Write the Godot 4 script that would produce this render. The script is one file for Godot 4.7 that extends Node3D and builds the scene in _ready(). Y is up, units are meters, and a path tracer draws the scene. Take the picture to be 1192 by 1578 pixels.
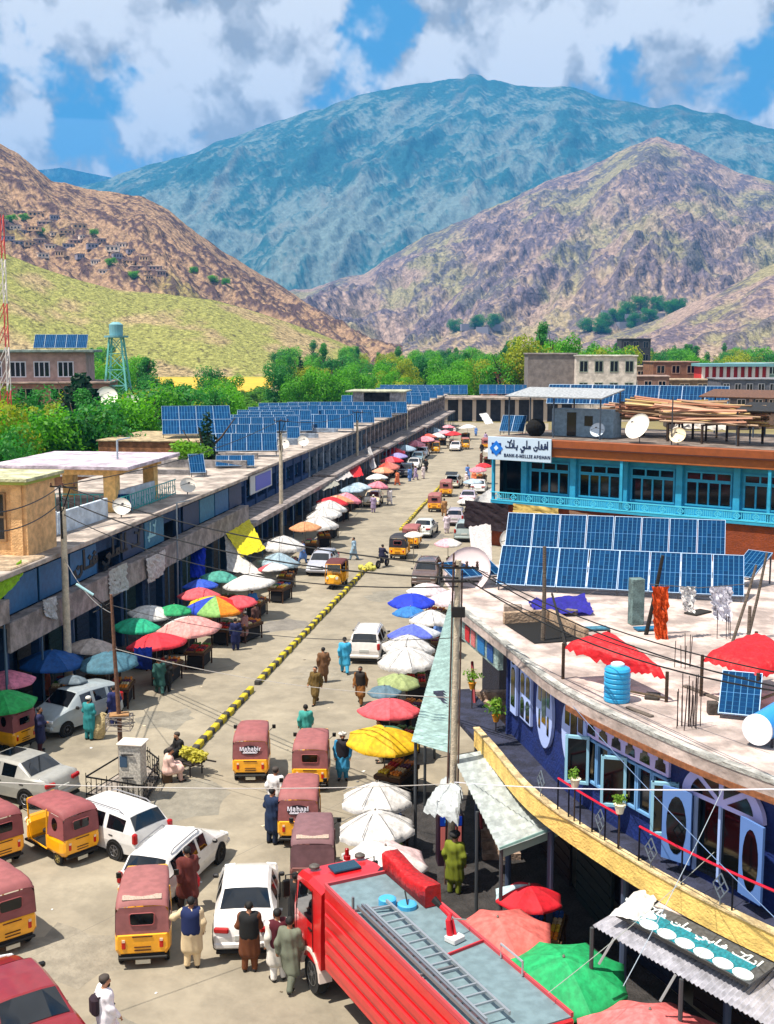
extends Node3D
# A market street in a mountain valley, seen from a rooftop. The street runs along "u" (away) and "t" (across, to the right) from the head of the kerb of painted blocks.

const TURN := -0.1467
const HEAD := Vector3(-7.98, 0, -44.2)
var rng := RandomNumberGenerator.new()
var taken := {}
var paints := {}
var pictures := {}
var shared := {}
var crests := {}

func street(u: float, t: float, y := 0.0) -> Vector3:
	return HEAD + Vector3(sin(-TURN) * u + cos(TURN) * t, y, -cos(TURN) * u + sin(-TURN) * t)

class Shape:
	var st := SurfaceTool.new()
	var smooth := -1
	var faces := 0

	func _init() -> void:
		st.begin(Mesh.PRIMITIVE_TRIANGLES)

	func color(c: Color) -> void:
		st.set_color(c)

	func tri(a: Vector3, b: Vector3, c: Vector3) -> void:
		for p in [a, b, c]:
			st.set_smooth_group(smooth)
			st.add_vertex(p)
		faces += 1

	func out(a: Vector3, b: Vector3, c: Vector3, from: Vector3) -> void:
		if (a - c).cross(a - b).dot(a + b + c - from * 3.0) < 0.0:
			tri(a, c, b)
		else:
			tri(a, b, c)

	func quad(a: Vector3, b: Vector3, c: Vector3, d: Vector3, from: Vector3) -> void:
		out(a, b, c, from)
		out(a, c, d, from)

	func box(c: Vector3, s: Vector3, basis := Basis(), bevel := 0.0) -> void:
		var h := s * 0.5
		var e := minf(bevel, minf(h.x, minf(h.y, h.z)) * 0.9)
		var g := {}
		for x in [-1, 1]:
			for y in [-1, 1]:
				for z in [-1, 1]:
					for k in 3:
						var p := Vector3(h.x - e, h.y - e, h.z - e)
						p[k] = h[k]
						g[Vector4i(x, y, z, k)] = c + basis * (p * Vector3(x, y, z))
		for k in 3:
			var a := (k + 1) % 3
			var b := (k + 2) % 3
			for s1 in [-1, 1]:
				var f := []
				for q in [[-1, -1], [1, -1], [1, 1], [-1, 1]]:
					var i := Vector4i(0, 0, 0, k)
					i[k] = s1
					i[a] = q[0]
					i[b] = q[1]
					f.append(g[i])
				quad(f[0], f[1], f[2], f[3], c)
				if e > 0.0:
					for s2 in [-1, 1]:
						var i0 := Vector4i(0, 0, 0, k)
						i0[k] = s1
						i0[a] = s2
						var i1 := i0
						i1[3] = a
						i0[b] = -1
						i1[b] = -1
						var i2 := i1
						i2[b] = 1
						var i3 := i0
						i3[b] = 1
						quad(g[i0], g[i1], g[i2], g[i3], c)
		if e > 0.0:
			for x in [-1, 1]:
				for y in [-1, 1]:
					for z in [-1, 1]:
						out(g[Vector4i(x, y, z, 0)], g[Vector4i(x, y, z, 1)], g[Vector4i(x, y, z, 2)], c)

	func bar(a: Vector3, b: Vector3, w: float, h: float, bevel := 0.0) -> void:
		if a.distance_to(b) < 0.0005:
			return
		var d := (b - a).normalized()
		var up := Vector3.UP if absf(d.y) < 0.95 else Vector3.BACK
		var x := up.cross(d).normalized()
		box((a + b) * 0.5, Vector3(w, h, a.distance_to(b)), Basis(x, d.cross(x), d), bevel)

	func tube(pts: Array, radii, n := 6, caps := true) -> void:
		var rings := []
		for i in pts.size():
			var d: Vector3 = (pts[mini(i + 1, pts.size() - 1)] - pts[maxi(i - 1, 0)]).normalized()
			var up := Vector3.UP if absf(d.y) < 0.9 else Vector3.BACK
			var x := up.cross(d).normalized()
			var y := d.cross(x)
			var r: float = radii[i] if radii is Array else radii
			var ring := []
			for k in n:
				ring.append(pts[i] + (x * cos(TAU * k / n) + y * sin(TAU * k / n)) * r)
			rings.append(ring)
		loft(rings, caps)

	func loft(rings: Array, caps := true, closed := true) -> void:
		var mids := []
		for ring in rings:
			var m := Vector3.ZERO
			for p in ring:
				m += p
			mids.append(m / ring.size())
		for i in rings.size() - 1:
			var n: int = rings[i].size()
			var from: Vector3 = (mids[i] + mids[i + 1]) * 0.5
			for k in (n if closed else n - 1):
				quad(rings[i][k], rings[i][(k + 1) % n], rings[i + 1][(k + 1) % n], rings[i + 1][k], from)
		if caps:
			var keep := smooth
			smooth = -1
			for e in [0, rings.size() - 1]:
				var inside: Vector3 = mids[1] if e == 0 else mids[rings.size() - 2]
				for k in rings[e].size():
					out(mids[e], rings[e][k], rings[e][(k + 1) % rings[e].size()], inside)
			smooth = keep

	func lathe(profile: Array, n: int, at := Vector3.ZERO, basis := Basis()) -> void:
		var rings := []
		for p in profile:
			var ring := []
			for k in n:
				ring.append(at + basis * Vector3(cos(TAU * k / n) * p.x, p.y, sin(TAU * k / n) * p.x))
			rings.append(ring)
		loft(rings, true)

	func ball(c: Vector3, r: Vector3, n := 8, basis := Basis()) -> void:
		var rings := []
		for i in range(1, n):
			var a := PI * i / n
			var ring := []
			for k in n + 2:
				var b := TAU * k / (n + 2)
				ring.append(c + basis * (Vector3(sin(a) * cos(b), cos(a), sin(a) * sin(b)) * r))
			rings.append(ring)
		loft(rings, true)

	func slab(poly: Array, y0: float, y1: float) -> void:  # a flat polygon of (x, z) with thickness
		var flat := PackedVector2Array()
		var mid := Vector3.ZERO
		for p in poly:
			flat.append(Vector2(p.x, p.y))
			mid += Vector3(p.x, (y0 + y1) * 0.5, p.y) / poly.size()
		var t := Geometry2D.triangulate_polygon(flat)
		for k in range(0, t.size(), 3):
			for y in [y0, y1]:
				var q := []
				for j in 3:
					q.append(Vector3(flat[t[k + j]].x, y, flat[t[k + j]].y))
				out(q[0], q[1], q[2], Vector3(q[0].x, (y0 + y1) * 0.5, q[0].z))
		var turn := 0.0
		for k in flat.size():
			turn += flat[k].cross(flat[(k + 1) % flat.size()])
		for k in flat.size():
			var a := flat[k]
			var b := flat[(k + 1) % flat.size()]
			var nrm := Vector2((b - a).y, -(b - a).x) * signf(turn)
			var in_ := Vector3((a.x + b.x) * 0.5 - nrm.x, (y0 + y1) * 0.5, (a.y + b.y) * 0.5 - nrm.y)
			quad(Vector3(a.x, y0, a.y), Vector3(b.x, y0, b.y), Vector3(b.x, y1, b.y), Vector3(a.x, y1, a.y), in_)

	func mesh() -> ArrayMesh:
		st.generate_normals()
		return st.commit()

func numbered(called: String) -> String:
	if not taken.has(called):
		taken[called] = 0
		return called
	taken[called] += 1
	return "%s_%03d" % [called, taken[called]]

func thing(called: String, label: String, category: String, at := Vector3.ZERO, turn := 0.0, group := "") -> Node3D:
	var o := Node3D.new()
	o.name = numbered(called)
	add_child(o)
	o.position = at
	o.rotation.y = turn
	tag(o, label, category, group)
	return o

func tag(o: Node, label: String, category: String, group := "") -> void:
	o.set_meta("label", label)
	o.set_meta("category", category)
	if group:
		o.set_meta("group", group)

func part(called: String, m, paint: Material, parent: Node, at := Vector3.ZERO, basis := Basis()) -> MeshInstance3D:
	var o := MeshInstance3D.new()
	o.mesh = m.mesh() if m is Shape else m
	o.material_override = paint
	o.name = called
	parent.add_child(o, true)
	o.transform = Transform3D(basis, at)
	return o

func whole(called: String, m, paint: Material, label: String, category: String, group := "", at := Vector3.ZERO, turn := 0.0) -> MeshInstance3D:
	var o := part(numbered(called), m, paint, self, at, Basis(Vector3.UP, turn))
	tag(o, label, category, group)
	return o

func setting(called: String, m, paint: Material, at := Vector3.ZERO) -> MeshInstance3D:
	var o := part(numbered(called), m, paint, self, at)
	o.set_meta("kind", "structure")
	return o

# Textures: grey noise between two levels, tiling; they multiply the colour of a material.
func grain(key: String, freq: float, octaves: int, lo: float, hi: float, gain := 0.5, stretch := Vector2.ONE, side := 512) -> ImageTexture:
	if not pictures.has(key):
		var n := FastNoiseLite.new()
		n.seed = key.hash() % 10000
		n.noise_type = FastNoiseLite.TYPE_SIMPLEX_SMOOTH
		n.frequency = freq
		n.fractal_octaves = octaves
		n.fractal_gain = gain
		var im := n.get_seamless_image(int(side * stretch.x), int(side * stretch.y))
		im.resize(side, side)
		im.convert(Image.FORMAT_L8)
		var data := im.get_data()
		for i in data.size():
			data[i] = int(255.0 * lerpf(lo, hi, smoothstep(0.15, 0.85, data[i] / 255.0)))
		pictures[key] = ImageTexture.create_from_image(Image.create_from_data(side, side, false, Image.FORMAT_L8, data))
	return pictures[key]

func paint(c, rough := 0.8, metal := 0.0, tex := "", scale := 0.25) -> StandardMaterial3D:
	var col: Color = Color(c) if c is String else c
	var key := "%s %s %s %s %s" % [col.to_html(), rough, metal, tex, scale]
	if paints.has(key):
		return paints[key]
	var m := StandardMaterial3D.new()
	m.resource_name = "paint"
	m.albedo_color = col
	m.roughness = rough
	m.metallic = metal
	if tex:
		m.uv1_triplanar = true
		m.uv1_world_triplanar = true
		m.uv1_scale = Vector3.ONE * scale
	match tex:
		"plaster":
			m.albedo_texture = grain("plaster", 0.012, 6, 0.82, 1.0, 0.6)
			m.heightmap_enabled = true
			m.heightmap_texture = grain("rough", 0.06, 4, 0.0, 1.0)
			m.heightmap_scale = 1.2
		"concrete":
			m.albedo_texture = grain("concrete", 0.009, 7, 0.68, 1.0, 0.62)
			m.heightmap_enabled = true
			m.heightmap_texture = grain("rough", 0.06, 4, 0.0, 1.0)
			m.heightmap_scale = 1.5
		"cloth":
			m.albedo_texture = grain("cloth", 0.015, 4, 0.82, 1.0)
			m.heightmap_enabled = true
			m.heightmap_texture = grain("folds", 0.012, 3, 0.0, 1.0)
			m.heightmap_scale = 3.0
			m.rim_enabled = true
			m.rim = 0.3
			m.backlight_enabled = true
			m.backlight = Color(0.7, 0.7, 0.7)
		"canvas":
			m.albedo_texture = grain("canvas", 0.015, 5, 0.76, 1.0, 0.6)
			m.heightmap_enabled = true
			m.heightmap_texture = grain("folds", 0.012, 3, 0.0, 1.0)
			m.heightmap_scale = 1.2
		"road":
			m.albedo_texture = grain("road", 0.006, 8, 0.88, 1.0, 0.68, Vector2.ONE, 1024)
			m.heightmap_enabled = true
			m.heightmap_texture = grain("rough", 0.06, 4, 0.0, 1.0)
			m.heightmap_scale = 1.0
			m.detail_enabled = true
			m.detail_blend_mode = BaseMaterial3D.BLEND_MODE_MUL
			m.detail_albedo = grain("stains", 0.004, 5, 0.90, 1.0, 0.6)
		"sheen":
			m.albedo_texture = grain("sheen", 0.012, 4, 0.93, 1.0)  # faint dust mottle in the paint colour
		"wood":
			m.albedo_texture = grain("wood", 0.03, 4, 0.55, 1.0, 0.5, Vector2(0.3, 2.0))
		"dust":
			m.albedo_texture = grain("dust", 0.01, 5, 0.88, 1.0)
		"rust":
			m.albedo_texture = grain("rust", 0.02, 5, 0.72, 1.0, 0.6)
	paints[key] = m
	return m

func car_paint(c) -> StandardMaterial3D:
	var m := paint(c, 0.45, 0.0, "sheen", 0.5)
	m.clearcoat_enabled = true
	m.clearcoat = 0.8
	m.clearcoat_roughness = 0.08
	return m

func glass() -> StandardMaterial3D:
	var m := paint(Color(0.03, 0.05, 0.07), 0.04)
	m.metallic_specular = 0.75
	return m

func window_pane() -> StandardMaterial3D:
	return paint(Color(0.02, 0.035, 0.05), 0.08)

func _ready() -> void:
	rng.seed = 71
	var cam := Camera3D.new()
	cam.name = "camera"
	add_child(cam)
	cam.position = Vector3(0, 16, 0)
	cam.rotation_degrees = Vector3(-7.818, 0, 0)
	cam.fov = 46.195
	cam.near = 0.5
	cam.far = 20000.0
	cam.current = true
	var around := WorldEnvironment.new()
	around.name = "world_environment"
	var e := Environment.new()
	e.background_mode = Environment.BG_SKY
	e.tonemap_mode = Environment.TONE_MAPPER_LINEAR
	e.tonemap_exposure = 1.72
	e.background_energy_multiplier = 0.63
	e.sky = Sky.new()
	e.sky.sky_material = cloudy_sky()
	e.sdfgi_enabled = true
	e.ssao_enabled = true
	e.ssil_enabled = true
	e.fog_enabled = true
	e.fog_density = 0.0001
	e.fog_light_color = Color(0.30, 0.66, 0.97)
	around.environment = e
	add_child(around)
	var sun := DirectionalLight3D.new()
	sun.name = "sun"
	add_child(sun)
	sun.look_at_from_position(Vector3(-0.36, 0.89, 0.18), Vector3.ZERO)
	sun.light_energy = 1.6
	sun.light_angular_distance = 0.5
	sun.light_color = Color(1.0, 0.96, 0.9)
	sun.shadow_enabled = true
	make_land()
	make_growth()
	make_left_row()
	make_right_block()
	make_bank()
	make_far_buildings()
	make_roadway()
	make_vehicles()
	make_market()
	make_people()
	make_poles_and_wires()

func cloudy_sky() -> PanoramaSkyMaterial:
	var w := 4096
	var h := 2048
	var n := FastNoiseLite.new()
	n.seed = 12
	n.frequency = 0.0085
	n.fractal_octaves = 6
	n.fractal_gain = 0.55
	n.noise_type = FastNoiseLite.TYPE_SIMPLEX_SMOOTH
	n.domain_warp_enabled = true
	n.domain_warp_amplitude = 40.0
	n.domain_warp_frequency = 0.006
	var high := 1024
	var puff := n.get_seamless_image(w, high).get_data()
	n.seed = 40
	n.frequency = 0.02
	var fine := n.get_seamless_image(w, high).get_data()
	var heaps := [
		[-15.5, 12.6, 5.0, 4.2, 0.75, 0.5], [-17.0, 8.2, 6.5, 3.4, 0.8, 0.1], [-11.5, 7.6, 4.0, 1.6, 0.7, 0.35], [-7.5, 12.8, 4.0, 2.6, 0.5, 0.05], [-2.5, 14.0, 5.0, 2.2, 0.55, 0.1],
		[-1.0, 12.2, 1.3, 1.6, 0.4, 0.4], [5.0, 12.6, 2.6, 2.8, 0.75, 0.6], [8.5, 14.2, 2.2, 2.4, 0.7, 0.25], [7.2, 10.6, 3.8, 1.6, 0.55, 0.3], [11.0, 12.2, 3.0, 3.0, 0.75, 0.25], [12.8, 14.6, 2.4, 2.0, 0.75, 0.6],
		[16.5, 10.3, 3.2, 2.6, 0.85, 0.4], [17.5, 8.2, 3.6, 2.0, 0.8, 0.7],
		[-5.2, 11.0, 5.2, 1.9, -0.85, 0.0], [-6.5, 8.8, 3.8, 1.5, -0.65, 0.0], [-0.5, 9.8, 2.2, 1.4, -0.35, 0.0], [16.8, 14.6, 3.0, 2.0, -1.3, 0.0], [-17.5, 5.6, 3.0, 0.9, -0.7, 0.0], [11.8, 9.6, 1.4, 1.5, -0.35, 0.0],
	]
	var bytes := PackedByteArray()
	bytes.resize(w * h * 3)
	for y in h:
		var elev := 90.0 - 180.0 * (y + 0.5) / h
		var up := clampf(elev / 90.0, 0.0, 1.0)
		var air := Color(0.15, 0.48, 0.78).lerp(Color(0.05, 0.24, 0.60), pow(up, 0.45))
		var here := []
		for q in heaps:
			if absf(elev - q[1]) < q[3] * 3.2:
				here.append(q)
		var row := mini(int((90.0 - elev) / 90.0 * 1023.0 * 1.0), 1023) if elev > 0.0 else 1023
		for x in w:
			var c := air
			if elev > -2.0:
				var az := 360.0 * (x + 0.5) / w - 180.0
				var i := row * w + x
				var v := puff[i] / 255.0
				var f := fine[i] / 255.0
				var d := (v - 0.5) * 1.15 + (f - 0.5) * 0.45
				var bright := 0.12
				var bias := 0.36
				if absf(az) < 26.0:
					for q in here:
						var g := exp(-(pow((az - q[0]) / q[2], 2.0) + pow((elev - q[1]) / q[3], 2.0)))
						bias += q[4] * g * 0.95
						bright += q[5] * g
				d += bias
				var cover := smoothstep(0.0, 0.22, d)
				var lum := 0.74 + 0.40 * smoothstep(0.1, 0.6, d) * (0.35 + bright) + (f - 0.5) * 1.9 + (v - 0.5) * 0.2 + bright * 0.46
				lum = clampf(lum, 0.46, 1.0)
				c = air.lerp(Color(lum, lum * 0.995, lum * 1.0), cover * 0.97)
			elif elev < -2.0:
				c = Color(0.3, 0.27, 0.22)
			var s := c.linear_to_srgb()
			var o := (y * w + x) * 3
			bytes[o] = int(clampf(s.r, 0.0, 1.0) * 255.0)
			bytes[o + 1] = int(clampf(s.g, 0.0, 1.0) * 255.0)
			bytes[o + 2] = int(clampf(s.b, 0.0, 1.0) * 255.0)
	var m := PanoramaSkyMaterial.new()
	m.panorama = ImageTexture.create_from_image(Image.create_from_data(w, h, false, Image.FORMAT_RGB8, bytes))
	return m

# ---------------------------------------------------------------- land

func profile_at(p: Array, az: float) -> float:
	for i in range(0, p.size() - 2, 2):
		if az <= p[i + 2]:
			var k := clampf((az - p[i]) / maxf(p[i + 2] - p[i], 0.001), 0.0, 1.0)
			return lerpf(p[i + 1], p[i + 3], k)
	return p[p.size() - 1]

func ridge(called: String, crest: Array, r0: float, r1: float, cols: int, rows: int, rough: float, wave: float, tilt: float, rise: float, tint: Callable, sd: int) -> void:
	var n := FastNoiseLite.new()
	n.seed = sd
	n.noise_type = FastNoiseLite.TYPE_SIMPLEX_SMOOTH
	n.fractal_type = FastNoiseLite.FRACTAL_RIDGED
	n.fractal_octaves = 5
	n.frequency = 1.0 / wave
	var m := FastNoiseLite.new()
	m.seed = sd + 5
	m.fractal_octaves = 5
	m.frequency = 2.2 / wave
	var a0: float = crest[0]
	var a1: float = crest[crest.size() - 2]
	var behind := 5
	var all := rows + behind
	var pts := PackedVector3Array()
	var cols_ := PackedColorArray()
	pts.resize(cols * all)
	cols_.resize(cols * all)
	var ca := cos(tilt)
	var sa := sin(tilt)
	for i in cols:
		var az := lerpf(a0, a1, i / (cols - 1.0))
		var far := r1 * (1.0 + 0.05 * m.get_noise_2d(az * r1 * 0.0035, 7.0))
		var top := far * tan(deg_to_rad(profile_at(crest, az))) + 16.0 + rough * 0.1 * m.get_noise_2d(az * r1 * 0.0175, 90.0)
		for j in all:
			var t := j / (rows - 1.0)
			var r := lerpf(r0, far, t)
			var y := 0.0
			var x := deg_to_rad(az) * r1
			var s := t * (r1 - r0) * 0.8
			var p := x * ca - s * sa
			var q := x * sa + s * ca
			var warp := m.get_noise_2d(x * 0.5, s * 0.5) * wave * 0.35
			var g := n.get_noise_2d(p * 0.4 + warp, q * 1.3 + warp)
			var big := m.get_noise_2d((p * 0.5 + warp) * 0.16, q * 0.30)
			var fine := m.get_noise_2d(p * 1.5, q * 3.0)
			if t <= 1.0:
				var env := smoothstep(0.0, 0.25, t) * (1.0 - smoothstep(0.72, 1.0, t) * 0.93)
				y = -4.0 + (top + 4.0) * pow(t, rise) + env * rough * (big * 0.8 + g * 0.20 + fine * 0.13)
			else:
				y = top - (t - 1.0) * top * 1.6
				r = lerpf(r0, far, 1.0 + (t - 1.0) * 1.5)
			var a := deg_to_rad(az)
			pts[i * all + j] = Vector3(sin(a) * r, y, -cos(a) * r)
			cols_[i * all + j] = tint.call(x, s, minf(t, 1.0), g, fine, m)
	var index := PackedInt32Array()
	for i in cols - 1:
		for j in all - 1:
			var k := i * all + j
			index.append_array(PackedInt32Array([k, k + 1, k + all, k + all, k + 1, k + all + 1]))
	var norms := PackedVector3Array()
	norms.resize(pts.size())
	for i in cols:
		for j in all:
			var dx := pts[mini(i + 1, cols - 1) * all + j] - pts[maxi(i - 1, 0) * all + j]
			var dz := pts[i * all + mini(j + 1, all - 1)] - pts[i * all + maxi(j - 1, 0)]
			norms[i * all + j] = dx.cross(dz).normalized()
	var arrays := []
	arrays.resize(Mesh.ARRAY_MAX)
	arrays[Mesh.ARRAY_VERTEX] = pts
	arrays[Mesh.ARRAY_NORMAL] = norms
	arrays[Mesh.ARRAY_COLOR] = cols_
	arrays[Mesh.ARRAY_INDEX] = index
	var me := ArrayMesh.new()
	me.add_surface_from_arrays(Mesh.PRIMITIVE_TRIANGLES, arrays)
	var mat := StandardMaterial3D.new()
	mat.vertex_color_use_as_albedo = true
	mat.roughness = 1.0
	mat.metallic_specular = 0.1
	mat.albedo_texture = grain("scrub", 0.02, 6, 0.6, 1.0, 0.75, Vector2.ONE, 1024) if rough < 200.0 else grain("far scrub", 0.03, 6, 0.78, 1.0, 0.7, Vector2.ONE, 1024)
	mat.heightmap_enabled = true
	mat.heightmap_texture = grain("crags", 0.012, 7, 0.0, 1.0, 0.65, Vector2.ONE, 1024)
	mat.heightmap_scale = wave * (2.2 if rough < 200.0 else 0.9)
	mat.uv1_triplanar = true
	mat.uv1_world_triplanar = true
	mat.uv1_scale = Vector3.ONE * 0.9 / wave
	setting(called, me, mat)
	crests[called] = [pts, all, cols, a0, a1, rows]

func on_ridge(called: String, az: float, elev: float) -> Vector3:  # the point of a slope that is seen in that direction
	var c: Array = crests[called]
	var i := clampi(int(round((az - c[3]) / (c[4] - c[3]) * (c[2] - 1))), 0, c[2] - 1)
	for j in c[5]:
		var p: Vector3 = c[0][i * c[1] + j]
		if rad_to_deg(atan2(p.y - 16.0, Vector2(p.x, p.z).length())) >= elev:
			return p
	return Vector3.ZERO

func tint_main(x: float, s: float, t: float, g: float, fine: float, m: FastNoiseLite) -> Color:
	var scrub := m.get_noise_2d(x * 0.35, s * 0.35) + fine * 0.9 + (t - 0.55) * 0.9
	var spots := m.get_noise_2d(x * 9.0, s * 9.0)
	var c := Color(0.19, 0.26, 0.255).lerp(Color(0.035, 0.12, 0.14), smoothstep(-0.3, 0.4, scrub + spots * 0.7))
	return c.lerp(Color(0.28, 0.25, 0.22), smoothstep(0.5, 0.95, g) * 0.4)

func tint_spur(x: float, s: float, t: float, g: float, fine: float, m: FastNoiseLite) -> Color:
	var spots := m.get_noise_2d(x * 7.0, s * 7.0)
	var rock := smoothstep(0.0, 0.4, g * 0.9 - 0.12 + fine * 0.5 + spots * 0.7)
	var soil := Color(0.50, 0.37, 0.31).lerp(Color(0.42, 0.38, 0.22), smoothstep(-0.2, 0.3, m.get_noise_2d(x * 0.4 + 900.0, s * 0.4)))
	soil = soil.lerp(Color(0.54, 0.41, 0.25), 1.0 - smoothstep(0.0, 0.3, t))
	return soil.lerp(Color(0.11, 0.10, 0.17), rock * 0.75)

func tint_hill(x: float, s: float, t: float, g: float, fine: float, m: FastNoiseLite) -> Color:
	var spots := m.get_noise_2d(x * 6.0, s * 6.0)
	var rock := smoothstep(0.1, 0.45, g * 0.7 - 0.1 + fine * 0.6 + spots * 0.8 + t * 0.12)
	var soil := Color(0.50, 0.33, 0.21).lerp(Color(0.44, 0.35, 0.15), smoothstep(-0.1, 0.3, m.get_noise_2d(x * 0.3, s * 0.3) + 0.25 - t))
	return soil.lerp(Color(0.075, 0.05, 0.07), rock * 0.85)

func tint_meadow(x: float, s: float, t: float, g: float, fine: float, m: FastNoiseLite) -> Color:
	var spots := m.get_noise_2d(x * 8.0, s * 8.0)
	var bare := smoothstep(-0.15, 0.35, m.get_noise_2d(x * 0.5, s * 0.5) * 1.3 + 0.36 - 0.9 * t * (1.6 - t))
	var c := Color(0.42, 0.42, 0.13).lerp(Color(0.56, 0.43, 0.23), bare)
	return c.lerp(Color(0.12, 0.10, 0.06), smoothstep(0.22, 0.45, spots + fine * 0.4 - 0.12 + bare * 0.15) * 0.85)

func make_land() -> void:
	var g := Shape.new()
	g.quad(Vector3(-9000, -0.03, 200), Vector3(9000, -0.03, 200), Vector3(9000, -0.03, -10000), Vector3(-9000, -0.03, -10000), Vector3(0, -5, 0))
	setting("ground", g, paint(Color(0.50, 0.46, 0.30), 0.95, 0.0, "dust", 0.01))
	var f := Shape.new()
	f.slab([Vector2(-260, -1150), Vector2(-60, -1150), Vector2(-45, -420), Vector2(-120, -420)], -0.02, 0.03)
	setting("field", f, paint(Color(0.82, 0.66, 0.16), 0.95, 0.0, "dust", 0.02))
	var f2 := Shape.new()
	f2.slab([Vector2(-230, -900), Vector2(-70, -900), Vector2(-60, -640), Vector2(-150, -640)], -0.02, 0.06)
	setting("field", f2, paint(Color(0.60, 0.60, 0.14), 0.95, 0.0, "dust", 0.02))
	ridge("distant_mountain", [-19.01, 7.647, -15.72, 7.784, -14.73, 7.931, -13.47, 7.696, -10.90, 7.289, -5.90, 6.084], 9500, 11000, 60, 20, 60.0, 900.0, 0.0, 1.0, tint_main, 3)
	ridge("mountain", [-21.49, 5.694, -16.87, 6.690, -14.63, 7.044, -13.20, 7.368, -10.87, 8.136, -8.82, 8.750, -7.34, 9.344, -4.96, 10.170, -2.27, 10.952, -1.07, 11.319, 0.72, 11.761, 2.80, 11.967, 3.54, 12.014, 3.75, 12.202, 4.28, 12.222, 4.64, 11.970, 5.76, 11.731, 7.23, 11.616, 8.41, 11.584, 9.87, 11.075, 11.90, 10.567, 13.03, 10.603, 14.74, 10.204, 16.14, 9.867, 17.30, 9.513, 21.57, 8.109], 3600, 6800, 420, 170, 210.0, 700.0, -0.9, 1.05, tint_main, 8)
	ridge("mountain_spur", [-6.57, 1.953, -5.05, 2.497, -2.92, 2.922, -1.10, 3.462, 0.12, 4.176, 1.33, 4.883, 3.14, 5.640, 4.94, 6.442, 7.02, 7.338, 9.07, 8.040, 10.51, 8.763, 11.94, 9.275, 12.28, 9.319, 13.09, 8.986, 14.81, 8.233, 15.95, 7.610, 17.40, 7.223, 21.68, 5.958], 1700, 3700, 460, 230, 110.0, 300.0, -1.05, 1.15, tint_spur, 21)
	ridge("foothill", [8.05, -0.301, 10.13, 0.448, 12.18, 1.096, 13.89, 1.908, 15.57, 2.761, 17.55, 3.727, 21.72, 5.141], 1150, 1700, 160, 80, 26.0, 150.0, -1.0, 1.1, tint_spur, 33)
	ridge("hill", [-22.52, 10.400, -18.93, 9.186, -17.33, 8.810, -16.79, 8.536, -15.99, 7.939, -15.18, 7.277, -13.21, 6.974, -11.20, 6.828, -10.05, 6.253, -8.89, 5.291, -7.72, 4.431, -5.94, 3.414, -4.44, 2.499, -2.93, 1.632, -2.02, 1.030, -0.80, 0.395, 0.74, -0.304], 850, 1500, 300, 170, 34.0, 110.0, 1.0, 1.1, tint_hill, 14)
	ridge("meadow_slope", [-22.81, 5.101, -17.53, 4.208, -15.88, 3.560, -14.20, 3.010, -12.48, 2.593, -10.73, 2.462, -8.07, 2.155, -5.97, 1.596, -3.85, 0.878, -2.33, 0.273, -1.11, -0.304], 640, 900, 220, 90, 5.0, 90.0, 0.9, 1.1, tint_meadow, 17)

# ---------------------------------------------------------------- trees and plants

func leaves_mesh(kind: String, sd: int, count: int, leaf: float, low: Color, high: Color) -> ArrayMesh:
	var r := RandomNumberGenerator.new()
	r.seed = sd
	var v := PackedVector3Array()
	var c := PackedColorArray()
	var lobes := []  # centre, radius; a crown of unit height standing on the ground
	match kind:
		"round":
			for i in 17:
				var a := r.randf() * TAU
				var d := sqrt(r.randf()) * 0.33
				lobes.append([Vector3(cos(a) * d, 0.14 + r.randf() * 0.68, sin(a) * d), 0.10 + r.randf() * 0.12])
			lobes.append([Vector3(0, 0.5, 0), 0.28])
		"tall":
			for i in 20:
				var a := r.randf() * TAU
				var h := 0.16 + 0.78 * r.randf()
				var d := 0.13 * sin(PI * minf(h * 0.9 + 0.1, 1.0)) * r.randf()
				lobes.append([Vector3(cos(a) * d, h, sin(a) * d), 0.045 + 0.05 * r.randf()])
		"pine":
			for i in 40:
				var h := 0.12 + 0.86 * pow(i / 40.0, 0.9)
				var a := i * 2.4
				var d := (1.0 - h) * 0.34 + 0.02
				lobes.append([Vector3(cos(a) * d, h, sin(a) * d), 0.03 + 0.075 * (1.0 - h)])
		"cypress":
			for i in 16:
				var h := 0.08 + 0.86 * i / 15.0
				lobes.append([Vector3(r.randf_range(-0.01, 0.01), h, r.randf_range(-0.01, 0.01)), 0.075 * sin(PI * clampf(h * 0.85 + 0.14, 0.0, 1.0)) + 0.012])
		"bush":
			for i in 12:
				var a := r.randf() * TAU
				var d := r.randf() * 0.5
				lobes.append([Vector3(cos(a) * d, 0.28 + r.randf() * 0.45, sin(a) * d), 0.16 + r.randf() * 0.16])
	var total := 0.0
	for l in lobes:
		total += l[1] * l[1]
	for l in lobes:
		var tone := r.randf()
		for k in int(count * l[1] * l[1] / total):
			var d := Vector3(r.randfn(), r.randfn(), r.randfn()).normalized()
			var p: Vector3 = l[0] + d * l[1] * (0.62 + 0.5 * r.randf())
			var s := leaf * (0.6 + 0.8 * r.randf())
			var n := (d + Vector3(r.randfn(), r.randfn() + 0.5, r.randfn()) * 0.6).normalized()
			var x := n.cross(Vector3(r.randfn(), r.randfn(), r.randfn())).normalized() * s
			var y := n.cross(x).normalized() * s * 0.62
			var col := low.lerp(high, clampf(tone * 0.6 + r.randf() * 0.5, 0.0, 1.0))
			for q in [p - x, p + y, p + x, p - x, p + x, p - y]:
				v.append(q)
				c.append(col)
	var arrays := []
	arrays.resize(Mesh.ARRAY_MAX)
	arrays[Mesh.ARRAY_VERTEX] = v
	arrays[Mesh.ARRAY_COLOR] = c
	var me := ArrayMesh.new()
	me.add_surface_from_arrays(Mesh.PRIMITIVE_TRIANGLES, arrays)
	return me

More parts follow.
